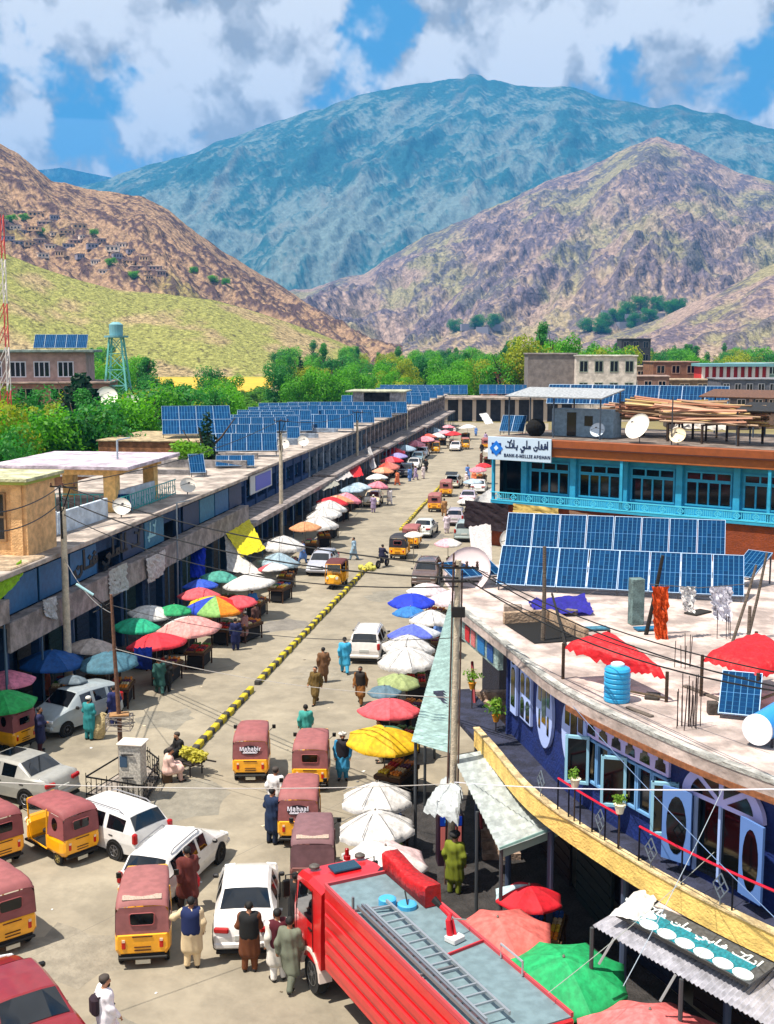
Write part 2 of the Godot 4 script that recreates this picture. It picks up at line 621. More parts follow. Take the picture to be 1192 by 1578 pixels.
func leaf_paint() -> StandardMaterial3D:
	if not paints.has("leaf"):
		var m := StandardMaterial3D.new()
		m.vertex_color_use_as_albedo = true
		m.roughness = 0.6
		m.backlight_enabled = true
		m.backlight = Color(1, 1, 1)
		paints["leaf"] = m
	return paints["leaf"]

func trunk_mesh(sd: int, top: float) -> ArrayMesh:
	var s := Shape.new()
	s.smooth = 1
	var r := RandomNumberGenerator.new()
	r.seed = sd
	s.tube([Vector3(0, -0.02, 0), Vector3(0.01, top * 0.4, 0), Vector3(-0.01, top, 0.01)], [0.028, 0.02, 0.008], 7)
	for i in 5:
		var a := r.randf() * TAU
		var h := top * (0.35 + 0.5 * r.randf())
		s.tube([Vector3(0, h, 0), Vector3(cos(a) * 0.1, h + 0.1, sin(a) * 0.1), Vector3(cos(a) * 0.2, h + 0.25, sin(a) * 0.2)], [0.012, 0.008, 0.003], 5)
	return s.mesh()

func tree(kind: String, at: Vector3, height: float, wide: float, label: String, group: String) -> void:
	var looks := {
		"round_tree": ["round", 6000, 0.019, Color(0.012, 0.15, 0.004), Color(0.15, 0.50, 0.008)],
		"light_tree": ["round", 5200, 0.020, Color(0.12, 0.24, 0.004), Color(0.42, 0.46, 0.015)],
		"dark_tree": ["round", 6000, 0.019, Color(0.006, 0.09, 0.014), Color(0.045, 0.28, 0.035)],
		"poplar_tree": ["tall", 3600, 0.014, Color(0.012, 0.12, 0.02), Color(0.06, 0.32, 0.03)],
		"pine_tree": ["pine", 3400, 0.028, Color(0.004, 0.028, 0.014), Color(0.016, 0.075, 0.03)],
		"cypress_tree": ["cypress", 2200, 0.016, Color(0.004, 0.03, 0.01), Color(0.015, 0.07, 0.02)],
		"bush": ["bush", 900, 0.07, Color(0.03, 0.17, 0.006), Color(0.18, 0.42, 0.015)],
	}
	var f: Array = looks[kind]
	var which := rng.randi() % 3
	var key := "%s%d" % [kind, which]
	if not shared.has(key):
		var root := Node3D.new()
		part("crown", leaves_mesh(f[0], key.hash() % 9999, f[1], f[2], f[3], f[4]), leaf_paint(), root)
		part("trunk", trunk_mesh(which + 3, 0.8 if f[0] != "bush" else 0.5), paint(Color(0.32, 0.25, 0.18), 0.9, 0.0, "wood", 0.8), root)
		shared[key] = root
	var o: Node3D = shared[key].duplicate()
	o.name = numbered(kind)
	add_child(o)
	o.transform = Transform3D(Basis(Vector3.UP, rng.randf() * TAU).scaled(Vector3(wide, height, wide)), at)
	tag(o, label, "bush" if kind == "bush" else "tree", group)

func make_growth() -> void:
	tree("pine_tree", Vector3(-35.60, 14.14, -140.00) * Vector3(1, 0, 1), 13.2, 15.0, "tall dark conifer with a ragged crown in front of the big house", "")
	tree("cypress_tree", Vector3(-15.15, 10.33, -101.00) * Vector3(1, 0, 1), 11.0, 12.0, "narrow dark cypress between the two rooftop solar arrays", "")
	tree("cypress_tree", Vector3(-23.55, 11.62, -330.00) * Vector3(1, 0, 1), 14.0, 14.0, "thin dark cypress among the far green trees", "")
	tree("bush", Vector3(-15.90, 6.80, -96.71), 1.8, 2.6, "yellowish shrub in a corner of the terrace below the solar panels", "")
	tree("light_tree", Vector3(-10.37, 6.77, -178.00) * Vector3(1, 0, 1), 8.6, 6.0, "small bright green tree rising between the roofs of the row", "")
	var made := 0
	while made < 80:
		var z := rng.randf_range(-92, -225)
		var x := z * tan(deg_to_rad(rng.randf_range(7.5, 19.5)))
		var back := (Vector3(x, 0, z) - street(0, -31)).dot(Vector3(cos(TURN), 0, -sin(TURN)))
		if back > 0.0 or x > -17 or (z < -165 and x < -42 and z > -215) or (z > -150 and z < -130 and x < -30 and rng.randf() < 0.5):
			continue
		var kind: String = ["round_tree", "round_tree", "round_tree", "dark_tree", "poplar_tree", "light_tree"][rng.randi() % 6]
		var hh := rng.randf_range(9.5, 12.5) if z > -150 else rng.randf_range(8.5, 11.0)
		tree(kind, Vector3(x, 0, z), hh, hh * rng.randf_range(0.8, 1.2), {"round_tree": "bright green broad tree in the garden behind the market row", "dark_tree": "deep green broad tree in the garden behind the market row", "poplar_tree": "slim upright tree in the garden behind the market row", "light_tree": "yellow-green tree in the garden behind the market row"}[kind], "%s of the garden" % kind.replace("_", " "))
		made += 1
	made = 0
	while made < 255:
		var z := rng.randf_range(-270, -760)
		var deg := rng.randf_range(-19.0, 19.0)
		var x := -z * tan(deg_to_rad(deg))
		if deg > -12.6 and deg < -5.2 and (z < -390 or rng.randf() < 0.6):
			continue
		if deg > 6.0 and z > -330:
			continue
		var pick := rng.randf()
		var kind := "round_tree" if pick < 0.46 else "dark_tree" if pick < 0.66 else "poplar_tree" if pick < 0.82 else "light_tree"
		var hh := rng.randf_range(9, 14) + (-z - 270) * 0.008
		if deg > 6.5 and deg < 11.0 and z > -480:
			hh *= 1.3
		if kind == "poplar_tree":
			hh *= 1.15
		tree(kind, Vector3(x, 0, z), hh, hh * rng.randf_range(0.75, 1.15), {"round_tree": "bright green round tree in the belt of trees across the valley floor", "dark_tree": "dark green round tree in the belt of trees across the valley floor", "poplar_tree": "tall slim tree in the belt of trees across the valley floor", "light_tree": "yellowish tree in the belt of trees across the valley floor"}[kind], "%s of the valley belt" % kind.replace("_", " "))
		made += 1
	var mm := MultiMesh.new()
	mm.transform_format = MultiMesh.TRANSFORM_3D
	mm.mesh = leaves_mesh("bush", 5, 900, 0.065, Color(0.03, 0.15, 0.006), Color(0.14, 0.36, 0.012))
	var spots := []
	while spots.size() < 2600:
		var z := -rng.randf_range(95, 900)
		var deg := rng.randf_range(-20.0, 20.0)
		var p := Vector3(-z * tan(deg_to_rad(deg)), 0, z)
		var back := (p - street(0, -29)).dot(Vector3(cos(TURN), 0, -sin(TURN)))
		if (z > -270 and (back > 0.0 or rng.randf() < 0.3)) or (deg > -12.8 and deg < -5.0 and z < -380) or (deg > 5.5 and z > -340):
			continue
		spots.append(p)
	mm.instance_count = spots.size()
	for i in spots.size():
		var wide := rng.randf_range(2.5, 6.0)
		mm.set_instance_transform(i, Transform3D(Basis(Vector3.UP, rng.randf() * TAU).scaled(Vector3(wide, wide * rng.randf_range(0.45, 0.9), wide)), spots[i] - Vector3(0, 0.3, 0)))
	var low := MultiMeshInstance3D.new()
	low.name = "undergrowth"
	low.multimesh = mm
	low.material_override = leaf_paint()
	low.set_meta("kind", "stuff")
	low.set_meta("label", "low green undergrowth filling the valley floor between the trees")
	low.set_meta("category", "undergrowth")
	add_child(low)
	for q in [[770, 300, 15.5], [795, 315, 18.5], [815, 300, 20.0], [835, 322, 22.5], [850, 305, 21.0], [868, 318, 19.5], [890, 325, 17.0], [915, 330, 16.5], [940, 335, 15.0], [735, 330, 14.0], [710, 320, 13.0]]:
		var p := Vector3((q[0] - 596) / 1867.0 * q[1], 0, -q[1])
		tree("poplar_tree" if q[0] in [835, 795] else "light_tree" if q[0] % 2 == 1 else "round_tree", p, q[2], q[2] * 0.85, "tall tree in the yellow-green grove beside the white block", "trees of the tall grove")
	for q in [[700, 512], [735, 506], [760, 505], [930, 505], [950, 498], [965, 488], [985, 480], [1010, 478], [1030, 490], [1045, 484], [925, 515], [1000, 500], [975, 505], [905, 512]]:
		var a := rad_to_deg(atan((q[0] - 596) / 1867.0))
		var el := rad_to_deg(atan((535 - q[1]) / 1867.0))
		var p := on_ridge("mountain_spur", a, el)
		if p != Vector3.ZERO:
			tree("dark_tree", p - Vector3(0, 3, 0), 26.0, 34.0, "dark bushy tree on the lower slope of the right-hand spur", "trees of the far slope")
	for q in [[208, 434], [24, 356], [45, 352], [70, 372], [150, 375], [330, 440], [350, 442], [175, 414], [300, 425]]:
		var a := rad_to_deg(atan((q[0] - 596) / 1867.0))
		var el := rad_to_deg(atan((535 - q[1]) / 1867.0))
		var p := on_ridge("hill", a, el)
		if p != Vector3.ZERO:
			tree("round_tree", p - Vector3(0, 1, 0), 8.0, 13.0, "single green tree among the houses on the hillside", "trees of the hillside hamlet")

# ---------------------------------------------------------------- the left-hand row

func pane_with_frame(parent: Node, at: Vector3, basis: Basis, w: float, h: float, cols: int, rows: int, frame: Material, bar := 0.07) -> void:
	var f := Shape.new()
	for i in cols + 1:
		f.box(Vector3(-w / 2 + w * i / cols, 0, 0), Vector3(bar, h + bar, 0.1))
	for j in rows + 1:
		f.box(Vector3(0, -h / 2 + h * j / rows, 0.003), Vector3(w + bar * 0.5, bar, 0.1))
	var fr := part("window", f, frame, parent, at, basis)
	for i in cols:
		for j in rows:
			var g := Shape.new()
			g.box(Vector3(-w / 2 + w * (i + 0.5) / cols, -h / 2 + h * (j + 0.5) / rows, -0.03), Vector3(w / cols - bar, h / rows - bar, 0.02))
			part("pane", g, window_pane(), fr)

func row_house(label: String, u0: float, u1: float, h: float, depth: float, look: Dictionary) -> Node3D:
	var at := street(u0, look.get("line", -10.3))
	var o := thing("shop_building", label, "building", at, TURN)
	var L := u1 - u0
	var wall := paint(look.get("wall", Color(0.30, 0.40, 0.52)), 0.85, 0.0, "plaster", 0.3)
	var pale := paint(look.get("pale", Color(0.62, 0.60, 0.60)), 0.85, 0.0, "concrete", 0.25)
	var s := Shape.new()
	s.box(Vector3(-depth / 2 - 1.4, h / 2 - 0.15, -L / 2), Vector3(depth - 2.8, h - 0.3, L))
	s.box(Vector3(-0.7, h - 0.72, -L / 2), Vector3(1.4, 0.8, L - 0.04))
	s.box(Vector3(-0.7, 3.62, -L / 2), Vector3(1.38, 0.5, L - 0.02))
	part("wall", s, wall, o)
	var r := Shape.new()
	r.box(Vector3(-depth / 2 + 0.35, h - 0.1, -L / 2), Vector3(depth + 0.9, 0.24, L + 0.1), Basis(), 0.03)
	part("roof", r, paint(Color(0.72, 0.67, 0.63), 0.9, 0.0, "concrete", 0.12), o)
	if not look.has("line"):
		for k in 4:
			r = Shape.new()
			var z := -L * (k + 0.15) / 4.0
			r.box(Vector3(-depth / 2, h + 0.32, z), Vector3(depth - rng.randf_range(0.5, 3.0), rng.randf_range(0.45, 0.7), 0.2), Basis(), 0.02)
			part("parapet", r, pale, o)
	var bays := int(round(L / 3.3))
	var b := L / bays
	for i in bays + 1:
		var p := Shape.new()
		p.box(Vector3(-0.12, h / 2 - 0.16, -b * i + (0.2 if i == 0 else -0.2 if i == bays else 0.0)), Vector3(0.42, h - 0.36, 0.4), Basis(), 0.02)
		part("pillar", p, pale if look.get("columns", false) else wall, o)
	for i in bays:
		var z := -b * (i + 0.5)
		if look.get("upper", true):
			pane_with_frame(o, Vector3(-0.55, 4.72, z), Basis(Vector3.UP, PI / 2), b - 0.7, 1.35, 3, 2, paint(look.get("frame", Color(0.25, 0.42, 0.55)), 0.6))
		var g := Shape.new()
		g.box(Vector3(-1.2, 1.45, z), Vector3(0.06, 2.7, b - 0.5))
		for k in 9:
			g.box(Vector3(-1.16, 0.25 + k * 0.3, z), Vector3(0.05, 0.04, b - 0.55))
		part("shutter", g, paint([Color(0.2, 0.3, 0.42), Color(0.32, 0.3, 0.28), Color(0.16, 0.3, 0.3)][i % 3], 0.6, 0.2, "rust", 0.6), o)
	return o

func canopy(parent: Node3D, z0: float, z1: float, top: float, reach: float, drop: float) -> void:
	var s := Shape.new()
	s.box(Vector3(reach / 2 + 0.1, top - 0.09, (z0 + z1) / 2), Vector3(reach, 0.18, absf(z1 - z0)))
	s.box(Vector3(reach + 0.02, top - drop / 2 + 0.03, (z0 + z1) / 2), Vector3(0.14, drop, absf(z1 - z0) - 0.02))
	part("canopy", s, paint(Color(0.62, 0.58, 0.57), 0.9, 0.0, "concrete", 0.22), parent)
	var n := int(absf(z1 - z0) / 3.3)
	for i in n + 1:
		var p := Shape.new()
		p.tube([Vector3(reach - 0.15, 0, lerpf(z0, z1, (i + 0.02) / (n + 0.04))), Vector3(reach - 0.15, top - 0.18, lerpf(z0, z1, (i + 0.02) / (n + 0.04)))], 0.05, 6)
		part("post", p, paint(Color(0.35, 0.45, 0.55), 0.5, 0.5), parent)

func cells_picture() -> ImageTexture:
	if not pictures.has("cells"):
		var im := Image.create(120, 200, false, Image.FORMAT_RGB8)
		im.fill(Color(0.03, 0.24, 0.42))
		for i in 6:
			for j in 10:
				var v := 0.9 + 0.2 * fmod(i * 7.3 + j * 3.1, 1.0)
				im.fill_rect(Rect2i(i * 20 + 1, j * 20 + 1, 18, 18), Color(0.02 * v, 0.20 * v, 0.36 * v))
		for i in 7:
			im.fill_rect(Rect2i(i * 20 - 1, 0, 2, 200), Color(0.30, 0.50, 0.64))
		for j in 11:
			im.fill_rect(Rect2i(0, j * 20 - 1, 120, 1), Color(0.12, 0.34, 0.50))
		im.fill_rect(Rect2i(0, 99, 120, 2), Color(0.3, 0.5, 0.7))
		pictures["cells"] = ImageTexture.create_from_image(im)
	return pictures["cells"]

func panel_mesh(w: float, h: float) -> ArrayMesh:  # a solar panel in the xy plane, z outwards, its lower edge on the x axis
	var key := "panel %s %s" % [w, h]
	if shared.has(key):
		return shared[key]
	var st := SurfaceTool.new()
	st.begin(Mesh.PRIMITIVE_TRIANGLES)
	var q := [Vector3(-w / 2, 0, 0.02), Vector3(-w / 2, h, 0.02), Vector3(w / 2, h, 0.02), Vector3(w / 2, 0, 0.02)]
	var uv := [Vector2(0, 1), Vector2(0, 0), Vector2(1, 0), Vector2(1, 1)]
	for i in [0, 1, 2, 0, 2, 3]:
		st.set_uv(uv[i])
		st.set_normal(Vector3(0, 0, 1))
		st.add_vertex(q[i])
	var m := StandardMaterial3D.new()
	m.albedo_texture = cells_picture()
	m.roughness = 0.6
	m.metallic_specular = 0.15
	st.set_material(m)
	var me := st.commit()
	var f := Shape.new()
	var e := 0.02
	f.box(Vector3(0, h / 2, 0.0), Vector3(w, h, 0.03))
	for s in [-1, 1]:
		f.box(Vector3(s * (w / 2 - e / 2), h / 2, 0.012), Vector3(e, h + 0.004, 0.05))
		f.box(Vector3(0, h / 2 + s * (h / 2 - e / 2), 0.012), Vector3(w - 0.01, e, 0.048))
	f.st.set_material(paint(Color(0.55, 0.66, 0.78), 0.5, 0.2))
	f.st.generate_normals()
	f.st.commit(me)
	shared[key] = me
	return me

func solar_rack(label: String, at: Vector3, turn: float, n: int, rows: int, w: float, h: float, slope: float, lift := 0.35, group := "", scale_row := 0.0) -> Node3D:
	var o := thing("solar_array", label, "solar panels", at, turn, group)
	var tilt := Basis(Vector3.RIGHT, -(PI / 2 - slope))
	var up := tilt * Vector3(0, 1, 0)
	for j in rows:
		for i in n:
			var p := part("panel", panel_mesh(w, h), null, o, Vector3((i - (n - 1) / 2.0) * (w + 0.03) + scale_row * j, lift, 0) + up * j * (h + 0.03), tilt)
			p.rotation.z += rng.randf_range(-0.012, 0.012)
	var s := Shape.new()
	var wide := n * (w + 0.03)
	var top := Vector3(0, lift, 0) + up * rows * (h + 0.03)
	for i in maxi(2, n / 2 + 1):
		var x := -wide / 2 + 0.1 + (wide - 0.2) * i / maxf(1.0, maxi(2, n / 2 + 1) - 1.0)
		s.bar(Vector3(x, 0, -0.05), Vector3(x, lift, -0.03), 0.05, 0.05)
		s.bar(Vector3(x, 0, top.z), Vector3(x, top.y - 0.05, top.z), 0.05, 0.05)
		s.bar(Vector3(x, lift - 0.05, -0.04), Vector3(x, top.y - 0.06, top.z), 0.04, 0.04)
	s.bar(Vector3(-wide / 2 + 0.06, lift - 0.07, -0.045), Vector3(wide / 2 - 0.06, lift - 0.07, -0.045), 0.045, 0.045)
	part("rack", s, paint(Color(0.35, 0.36, 0.38), 0.5, 0.6), o)
	return o

func dish(label: String, at: Vector3, r: float, turn: float, group := "satellite dishes on the roofs", c := Color(0.9, 0.88, 0.84)) -> void:
	var o := thing("satellite_dish", label, "satellite dish", at, turn, group)
	var s := Shape.new()
	s.smooth = 1
	var rings := []
	for i in 6:
		rings.append(Vector2(r * i / 5.0 + 0.002, 0.28 * r * pow(i / 5.0, 2.0)))
	for i in 6:
		rings.append(Vector2(r * (5 - i) / 5.0 + 0.002, 0.28 * r * pow((5 - i) / 5.0, 2.0) - 0.03))
	var lean := Basis(Vector3.RIGHT, 1.05)
	s.lathe(rings, 20, Vector3(0, r * 1.1, 0), lean)
	part("bowl", s, paint(c, 0.5), o)
	var m := Shape.new()
	m.tube([Vector3(0, 0, -0.08), Vector3(0, r * 1.1, -0.06)], 0.035, 6)
	m.tube([Vector3(0, r * 1.1, 0) + lean * Vector3(r * 0.9, 0.2 * r, 0), Vector3(0, r * 1.1, 0) + lean * Vector3(0, r * 0.9, 0)], 0.015, 5)
	m.tube([Vector3(0, r * 1.1, 0) + lean * Vector3(-r * 0.9, 0.2 * r, 0), Vector3(0, r * 1.1, 0) + lean * Vector3(0, r * 0.9, 0)], 0.015, 5)
	m.box(Vector3(0, r * 1.1, 0) + lean * Vector3(0, r * 0.9, 0), Vector3(0.1, 0.1, 0.16))
	part("mount", m, paint(Color(0.3, 0.3, 0.32), 0.5, 0.5), o)

func strokes(lines: Array, w: float, depth: float) -> Shape:  # pen strokes in the xy plane, for lettering that no font here has
	var s := Shape.new()
	for l in lines:
		for i in l.size() - 1:
			var a: Vector2 = l[i]
			var b: Vector2 = l[i + 1]
			if a.distance_to(b) < 0.001:
				s.box(Vector3(a.x, a.y, depth / 2), Vector3(w * 1.3, w * 1.3, depth), Basis(Vector3.BACK, PI / 4))
				continue
			var d := (b - a).normalized()
			var e := d * w * 0.3
			var n := Vector2(-d.y, d.x) * w * 0.5
			var f := []
			for p in [a - e + n, b + e + n, b + e - n, a - e - n]:
				f.append(Vector3(p.x, p.y, depth + 0.0004 * (i % 3)))
			var mid := Vector3((a.x + b.x) / 2, (a.y + b.y) / 2, 0)
			s.quad(f[0], f[1], f[2], f[3], mid)
			for k in 4:
				var lo1: Vector3 = f[k] * Vector3(1, 1, 0)
				var lo2: Vector3 = f[(k + 1) % 4] * Vector3(1, 1, 0)
				s.quad(lo1, lo2, f[(k + 1) % 4], f[k], mid)
	return s

func arabic(letters: Array) -> Array:  # joined letters from right to left; the pen starts at x = 0 and moves left
	var out := []
	var x := 0.0
	for l in letters:
		var g := []
		var w := 0.3
		match l:
			"alef": g = [[[-0.12, 0.0], [-0.14, 0.95]]]
			"alef_end":
				g = [[[0, 0], [-0.16, 0.0], [-0.18, 0.95]]]
				w = 0.34
			"feh":
				g = [[[0, 0.12], [-0.02, 0.36], [-0.2, 0.4], [-0.26, 0.2], [-0.04, 0.1], [-0.3, 0.0], [-0.42, 0.0]], [[-0.14, 0.6], [-0.14, 0.6]]]
				w = 0.42
			"ghain":
				g = [[[0, 0], [-0.1, 0.02], [-0.3, 0.3], [-0.08, 0.3], [-0.26, 0.02], [-0.4, 0.0]], [[-0.2, 0.52], [-0.2, 0.52]]]
				w = 0.4
			"noon":
				g = [[[-0.04, 0.22], [-0.04, -0.12], [-0.2, -0.28], [-0.42, -0.22], [-0.5, 0.1]], [[-0.26, 0.2], [-0.26, 0.2]]]
				w = 0.62
			"meem":
				g = [[[0, 0.05], [-0.04, 0.26], [-0.22, 0.26], [-0.22, 0.02], [0, 0.0]], [[-0.2, 0.0], [-0.36, 0.0]]]
				w = 0.36
			"lam":
				g = [[[0, 0], [-0.34, 0.0]], [[-0.14, 0.0], [-0.14, 0.95]]]
				w = 0.32
			"yeh":
				g = [[[0, 0], [-0.14, 0.2], [-0.34, 0.14], [-0.14, -0.06], [-0.2, -0.28], [-0.46, -0.32], [-0.66, -0.1]], [[-0.34, -0.5], [-0.34, -0.5]], [[-0.5, -0.5], [-0.5, -0.5]]]
				w = 0.78
			"beh":
				g = [[[0, 0.28], [-0.02, 0.0], [-0.3, 0.0]], [[-0.1, -0.22], [-0.1, -0.22]]]
			"noon_start":
				g = [[[0, 0.28], [-0.02, 0.0], [-0.3, 0.0]], [[-0.08, 0.48], [-0.08, 0.48]]]
			"kaf":
				g = [[[0, 0], [-0.12, 0.02], [-0.1, 0.5], [0.12, 0.98]], [[-0.1, 0.0], [-0.62, 0.0], [-0.66, 0.16]], [[-0.04, 0.62], [-0.4, 0.74]]]
				w = 0.78
			_: w = 0.32
		for k in g:
			var line := []
			for p in k:
				line.append(Vector2(x + p[0], p[1]))
			out.append(line)
		x -= w
	return out

func latin(text: String, size: float, depth := 0.01, bold := true) -> TextMesh:
	var f := SystemFont.new()
	f.font_names = ["Droid Sans"]
	f.font_weight = 700 if bold else 400
	var t := TextMesh.new()
	t.font = f
	t.text = text
	t.font_size = 32
	t.pixel_size = size / 24.0
	t.depth = depth
	return t

func make_left_row() -> void:
	var navy := Color(0.10, 0.24, 0.40)
	var a := row_house("long two-storey shop building with a roof terrace and pavilion, nearest of the left-hand row", -16, 41, 6.8, 10.0, {"wall": navy, "upper": false, "line": -8.9})
	canopy(a, -19.0, -57.0, 4.68, 0.72, 1.25)
	canopy(a, 14, -18.9, 5.75, 0.8, 0.95)
	for i in 11:
		if i in [3, 6]:
			continue
		var s := Shape.new()
		s.box(Vector3(0.2, 5.55, -21.4 - i * 3.42), Vector3(0.06, 1.5, 3.2))
		part("facade_panel", s, paint([Color(0.13, 0.38, 0.58), Color(0.08, 0.2, 0.36), Color(0.16, 0.44, 0.58)][i % 3 if i > 3 else 0], 0.6, 0.0, "dust", 0.5), a)
	var script := strokes(arabic(["kaf", "", "lam", "alef_end", "meem", "lam", "yeh", "", "feh", "noon_start", "alef_end", "noon", "", "alef"]), 0.15, 0.03)
	part("lettering", script, paint(Color(0.02, 0.04, 0.09), 0.6), a, Vector3(0.24, 5.3, -36.0), Basis(Vector3.UP, PI / 2).scaled(Vector3(1, 0.95, 1.75)))
	part("lettering", strokes(arabic(["kaf", "alef_end", "beh"]), 0.17, 0.03), paint(Color(0.55, 0.75, 0.8), 0.6), a, Vector3(0.24, 5.4, -38.6), Basis(Vector3.UP, PI / 2).scaled(Vector3(0.6, 0.8, 0.9)))
	for q in [[-1.4, -29.0, -1.2, -35.0, 1.1], [-3.2, -23.5, -1.4, -28.9, 1.2], [-1.5, -37.6, -1.2, -42.6, 1.2]]:
		var s := Shape.new()
		s.bar(Vector3(q[0], 6.82 + q[4] / 2, q[1]), Vector3(q[2], 6.82 + q[4] / 2, q[3]), 0.17, q[4], 0.02)
		part("parapet", s, paint(Color(0.80, 0.85, 0.9), 0.85, 0.0, "plaster", 0.2), a)
	var room := thing("rooftop_room", "cream rooftop room with a dark window and green edged flat roof, nearest in the row", "building", street(6.75, -8.9), TURN)
	var s := Shape.new()
	var cream := paint(Color(0.93, 0.74, 0.52), 0.85, 0.0, "plaster", 0.3)
	s.box(Vector3(-4.0, 8.5, -1.5), Vector3(8.0, 3.4, 3.0), Basis(), 0.02)
	s.box(Vector3(-0.45, 8.5, 0.04), Vector3(0.5, 3.4, 0.12))
	part("wall", s, cream, room)
	s = Shape.new()
	s.box(Vector3(-4.0, 10.28, -1.45), Vector3(8.6, 0.16, 4.0), Basis(), 0.02)
	part("roof", s, paint(Color(0.82, 0.82, 0.66), 0.9, 0.0, "concrete", 0.2), room)
	s = Shape.new()
	s.box(Vector3(-4.0, 10.13, -1.45), Vector3(8.3, 0.14, 3.7))
	part("roof_trim", s, paint(Color(0.62, 0.68, 0.30), 0.8), room)
	pane_with_frame(room, Vector3(-1.75, 8.6, 0.05), Basis(), 1.5, 2.1, 2, 2, paint(Color(0.55, 0.42, 0.28), 0.7), 0.09)
	pane_with_frame(room, Vector3(-4.2, 8.6, 0.05), Basis(), 1.8, 2.1, 2, 2, paint(Color(0.55, 0.42, 0.28), 0.7), 0.09)
	s = Shape.new()
	s.box(Vector3(-3.6, 6.8, 1.5), Vector3(8.6, 0.2, 3.4), Basis(), 0.05)
	part("ledge", s, paint(Color(0.75, 0.66, 0.55), 0.9, 0.0, "concrete", 0.3), room)
	var pav := thing("roof_pavilion", "open cream pavilion with a thick flat roof standing on the roof terrace", "pavilion", street(21.5, -13.25), TURN)
	var post := paint(Color(0.95, 0.78, 0.5), 0.85, 0.0, "plaster", 0.4)
	for x in [-2.7, 2.5]:
		for z in [-6.4, 0.0]:
			s = Shape.new()
			s.box(Vector3(x, 7.9, z), Vector3(0.72, 2.2, 0.72), Basis(), 0.03)
			part("column", s, post, pav)
	s = Shape.new()
	for z in [-6.4, 0.0]:
		s.box(Vector3(-0.1, 9.1, z), Vector3(6.4, 0.4, 0.7))
	for x in [-2.7, 2.5]:
		s.box(Vector3(x, 9.101, -3.2), Vector3(0.7, 0.398, 5.9))
	part("beam", s, post, pav)
	s = Shape.new()
	s.box(Vector3(-0.1, 9.4, -3.2), Vector3(8.2, 0.22, 9.0), Basis(), 0.03)
	part("roof", s, paint(Color(0.85, 0.80, 0.86), 0.9, 0.0, "concrete", 0.15), pav)
	var rail := thing("terrace_railing", "turquoise iron railing with scrolls along the terrace edge under the pavilion", "railing", street(20.3, -9.9), TURN)
	for k in 24:
		s = Shape.new()
		s.bar(Vector3(0.15 - 0.05 * sin(k), 6.8, -k * 0.4), Vector3(0.15, 7.78, -k * 0.4), 0.035, 0.035)
		if k % 2 == 0:
			var loop := []
			for q in 9:
				loop.append(Vector3(0.15, 7.25 + 0.22 * sin(TAU * q / 8.0), -k * 0.4 - 0.2 + 0.16 * cos(TAU * q / 8.0)))
			s.tube(loop, 0.02, 4)
		part("bar", s, paint(Color(0.1, 0.62, 0.62), 0.5), rail)
	s = Shape.new()
	s.bar(Vector3(0.15, 7.78, 0.1), Vector3(0.15, 7.78, -9.4), 0.06, 0.05)
	s.bar(Vector3(0.15, 6.92, 0.1), Vector3(0.15, 6.92, -9.4), 0.05, 0.05)
	part("handrail", s, paint(Color(0.1, 0.62, 0.62), 0.5), rail)
	var rail2 := thing("terrace_railing", "turquoise iron railing inside the pavilion, behind its front columns", "railing", street(21.6, -15.3), TURN)
	for k in 13:
		s = Shape.new()
		s.bar(Vector3(k * 0.38, 6.8, 0), Vector3(k * 0.38, 7.75, 0), 0.035, 0.035)
		part("bar", s, paint(Color(0.1, 0.62, 0.62), 0.5), rail2)
	s = Shape.new()
	s.bar(Vector3(-0.1, 7.75, 0), Vector3(4.7, 7.75, 0), 0.06, 0.05)
	part("handrail", s, paint(Color(0.1, 0.62, 0.62), 0.5), rail2)
	var low := thing("flat_roofed_house", "low house with a pale flat roof behind the pavilion, among the trees", "house", street(44, -21), TURN)
	s = Shape.new()
	s.box(Vector3(-2.5, 3.1, -7), Vector3(10.0, 6.2, 13.0))
	part("wall", s, paint(Color(0.72, 0.52, 0.42), 0.9, 0.0, "plaster", 0.3), low)
	s = Shape.new()
	s.box(Vector3(-2.5, 6.3, -7), Vector3(11.0, 0.2, 14.0), Basis(), 0.03)
	part("roof", s, paint(Color(0.78, 0.76, 0.78), 0.9, 0.0, "concrete", 0.1), low)
	var mud := thing("mud_brick_house", "mud brick block with a blue water tank on its ledge, behind the terrace", "house", street(63, -20.5), TURN)
	s = Shape.new()
	s.box(Vector3(-2.2, 3.7, -6), Vector3(11.0, 7.4, 12.0), Basis(), 0.05)
	part("wall", s, paint(Color(0.66, 0.45, 0.30), 0.95, 0.0, "concrete", 0.3), mud)
	s = Shape.new()
	s.box(Vector3(-2.2, 7.46, -6), Vector3(11.3, 0.14, 12.3), Basis(), 0.03)
	part("roof", s, paint(Color(0.74, 0.66, 0.52), 0.95, 0.0, "concrete", 0.2), mud)
	var b := row_house("shop building with a blue signboard and solar panels, second in the left-hand row", 41.3, 72, 6.4, 10.0, {"wall": Color(0.12, 0.26, 0.46), "frame": Color(0.2, 0.45, 0.7)})
	canopy(b, 1.0, -30.4, 3.45, 2.6, 0.35)
	var brd := Shape.new()
	brd.box(Vector3(0.3, 5.2, -10.8), Vector3(0.1, 1.5, 7.0), Basis(), 0.02)
	part("signboard", brd, paint(Color(0.75, 0.78, 0.8), 0.5), b)
	brd = Shape.new()
	brd.box(Vector3(0.37, 5.2, -11.3), Vector3(0.04, 1.2, 5.0))
	part("sign_face", brd, paint(Color(0.10, 0.30, 0.78), 0.4), b)
	var c := row_house("shop building with grey pilasters, third in the left-hand row", 72.2, 106, 6.4, 11.0, {"wall": Color(0.14, 0.26, 0.38), "pale": Color(0.6, 0.66, 0.74), "columns": true})
	canopy(c, -1.0, -33.0, 3.5, 2.4, 0.3)
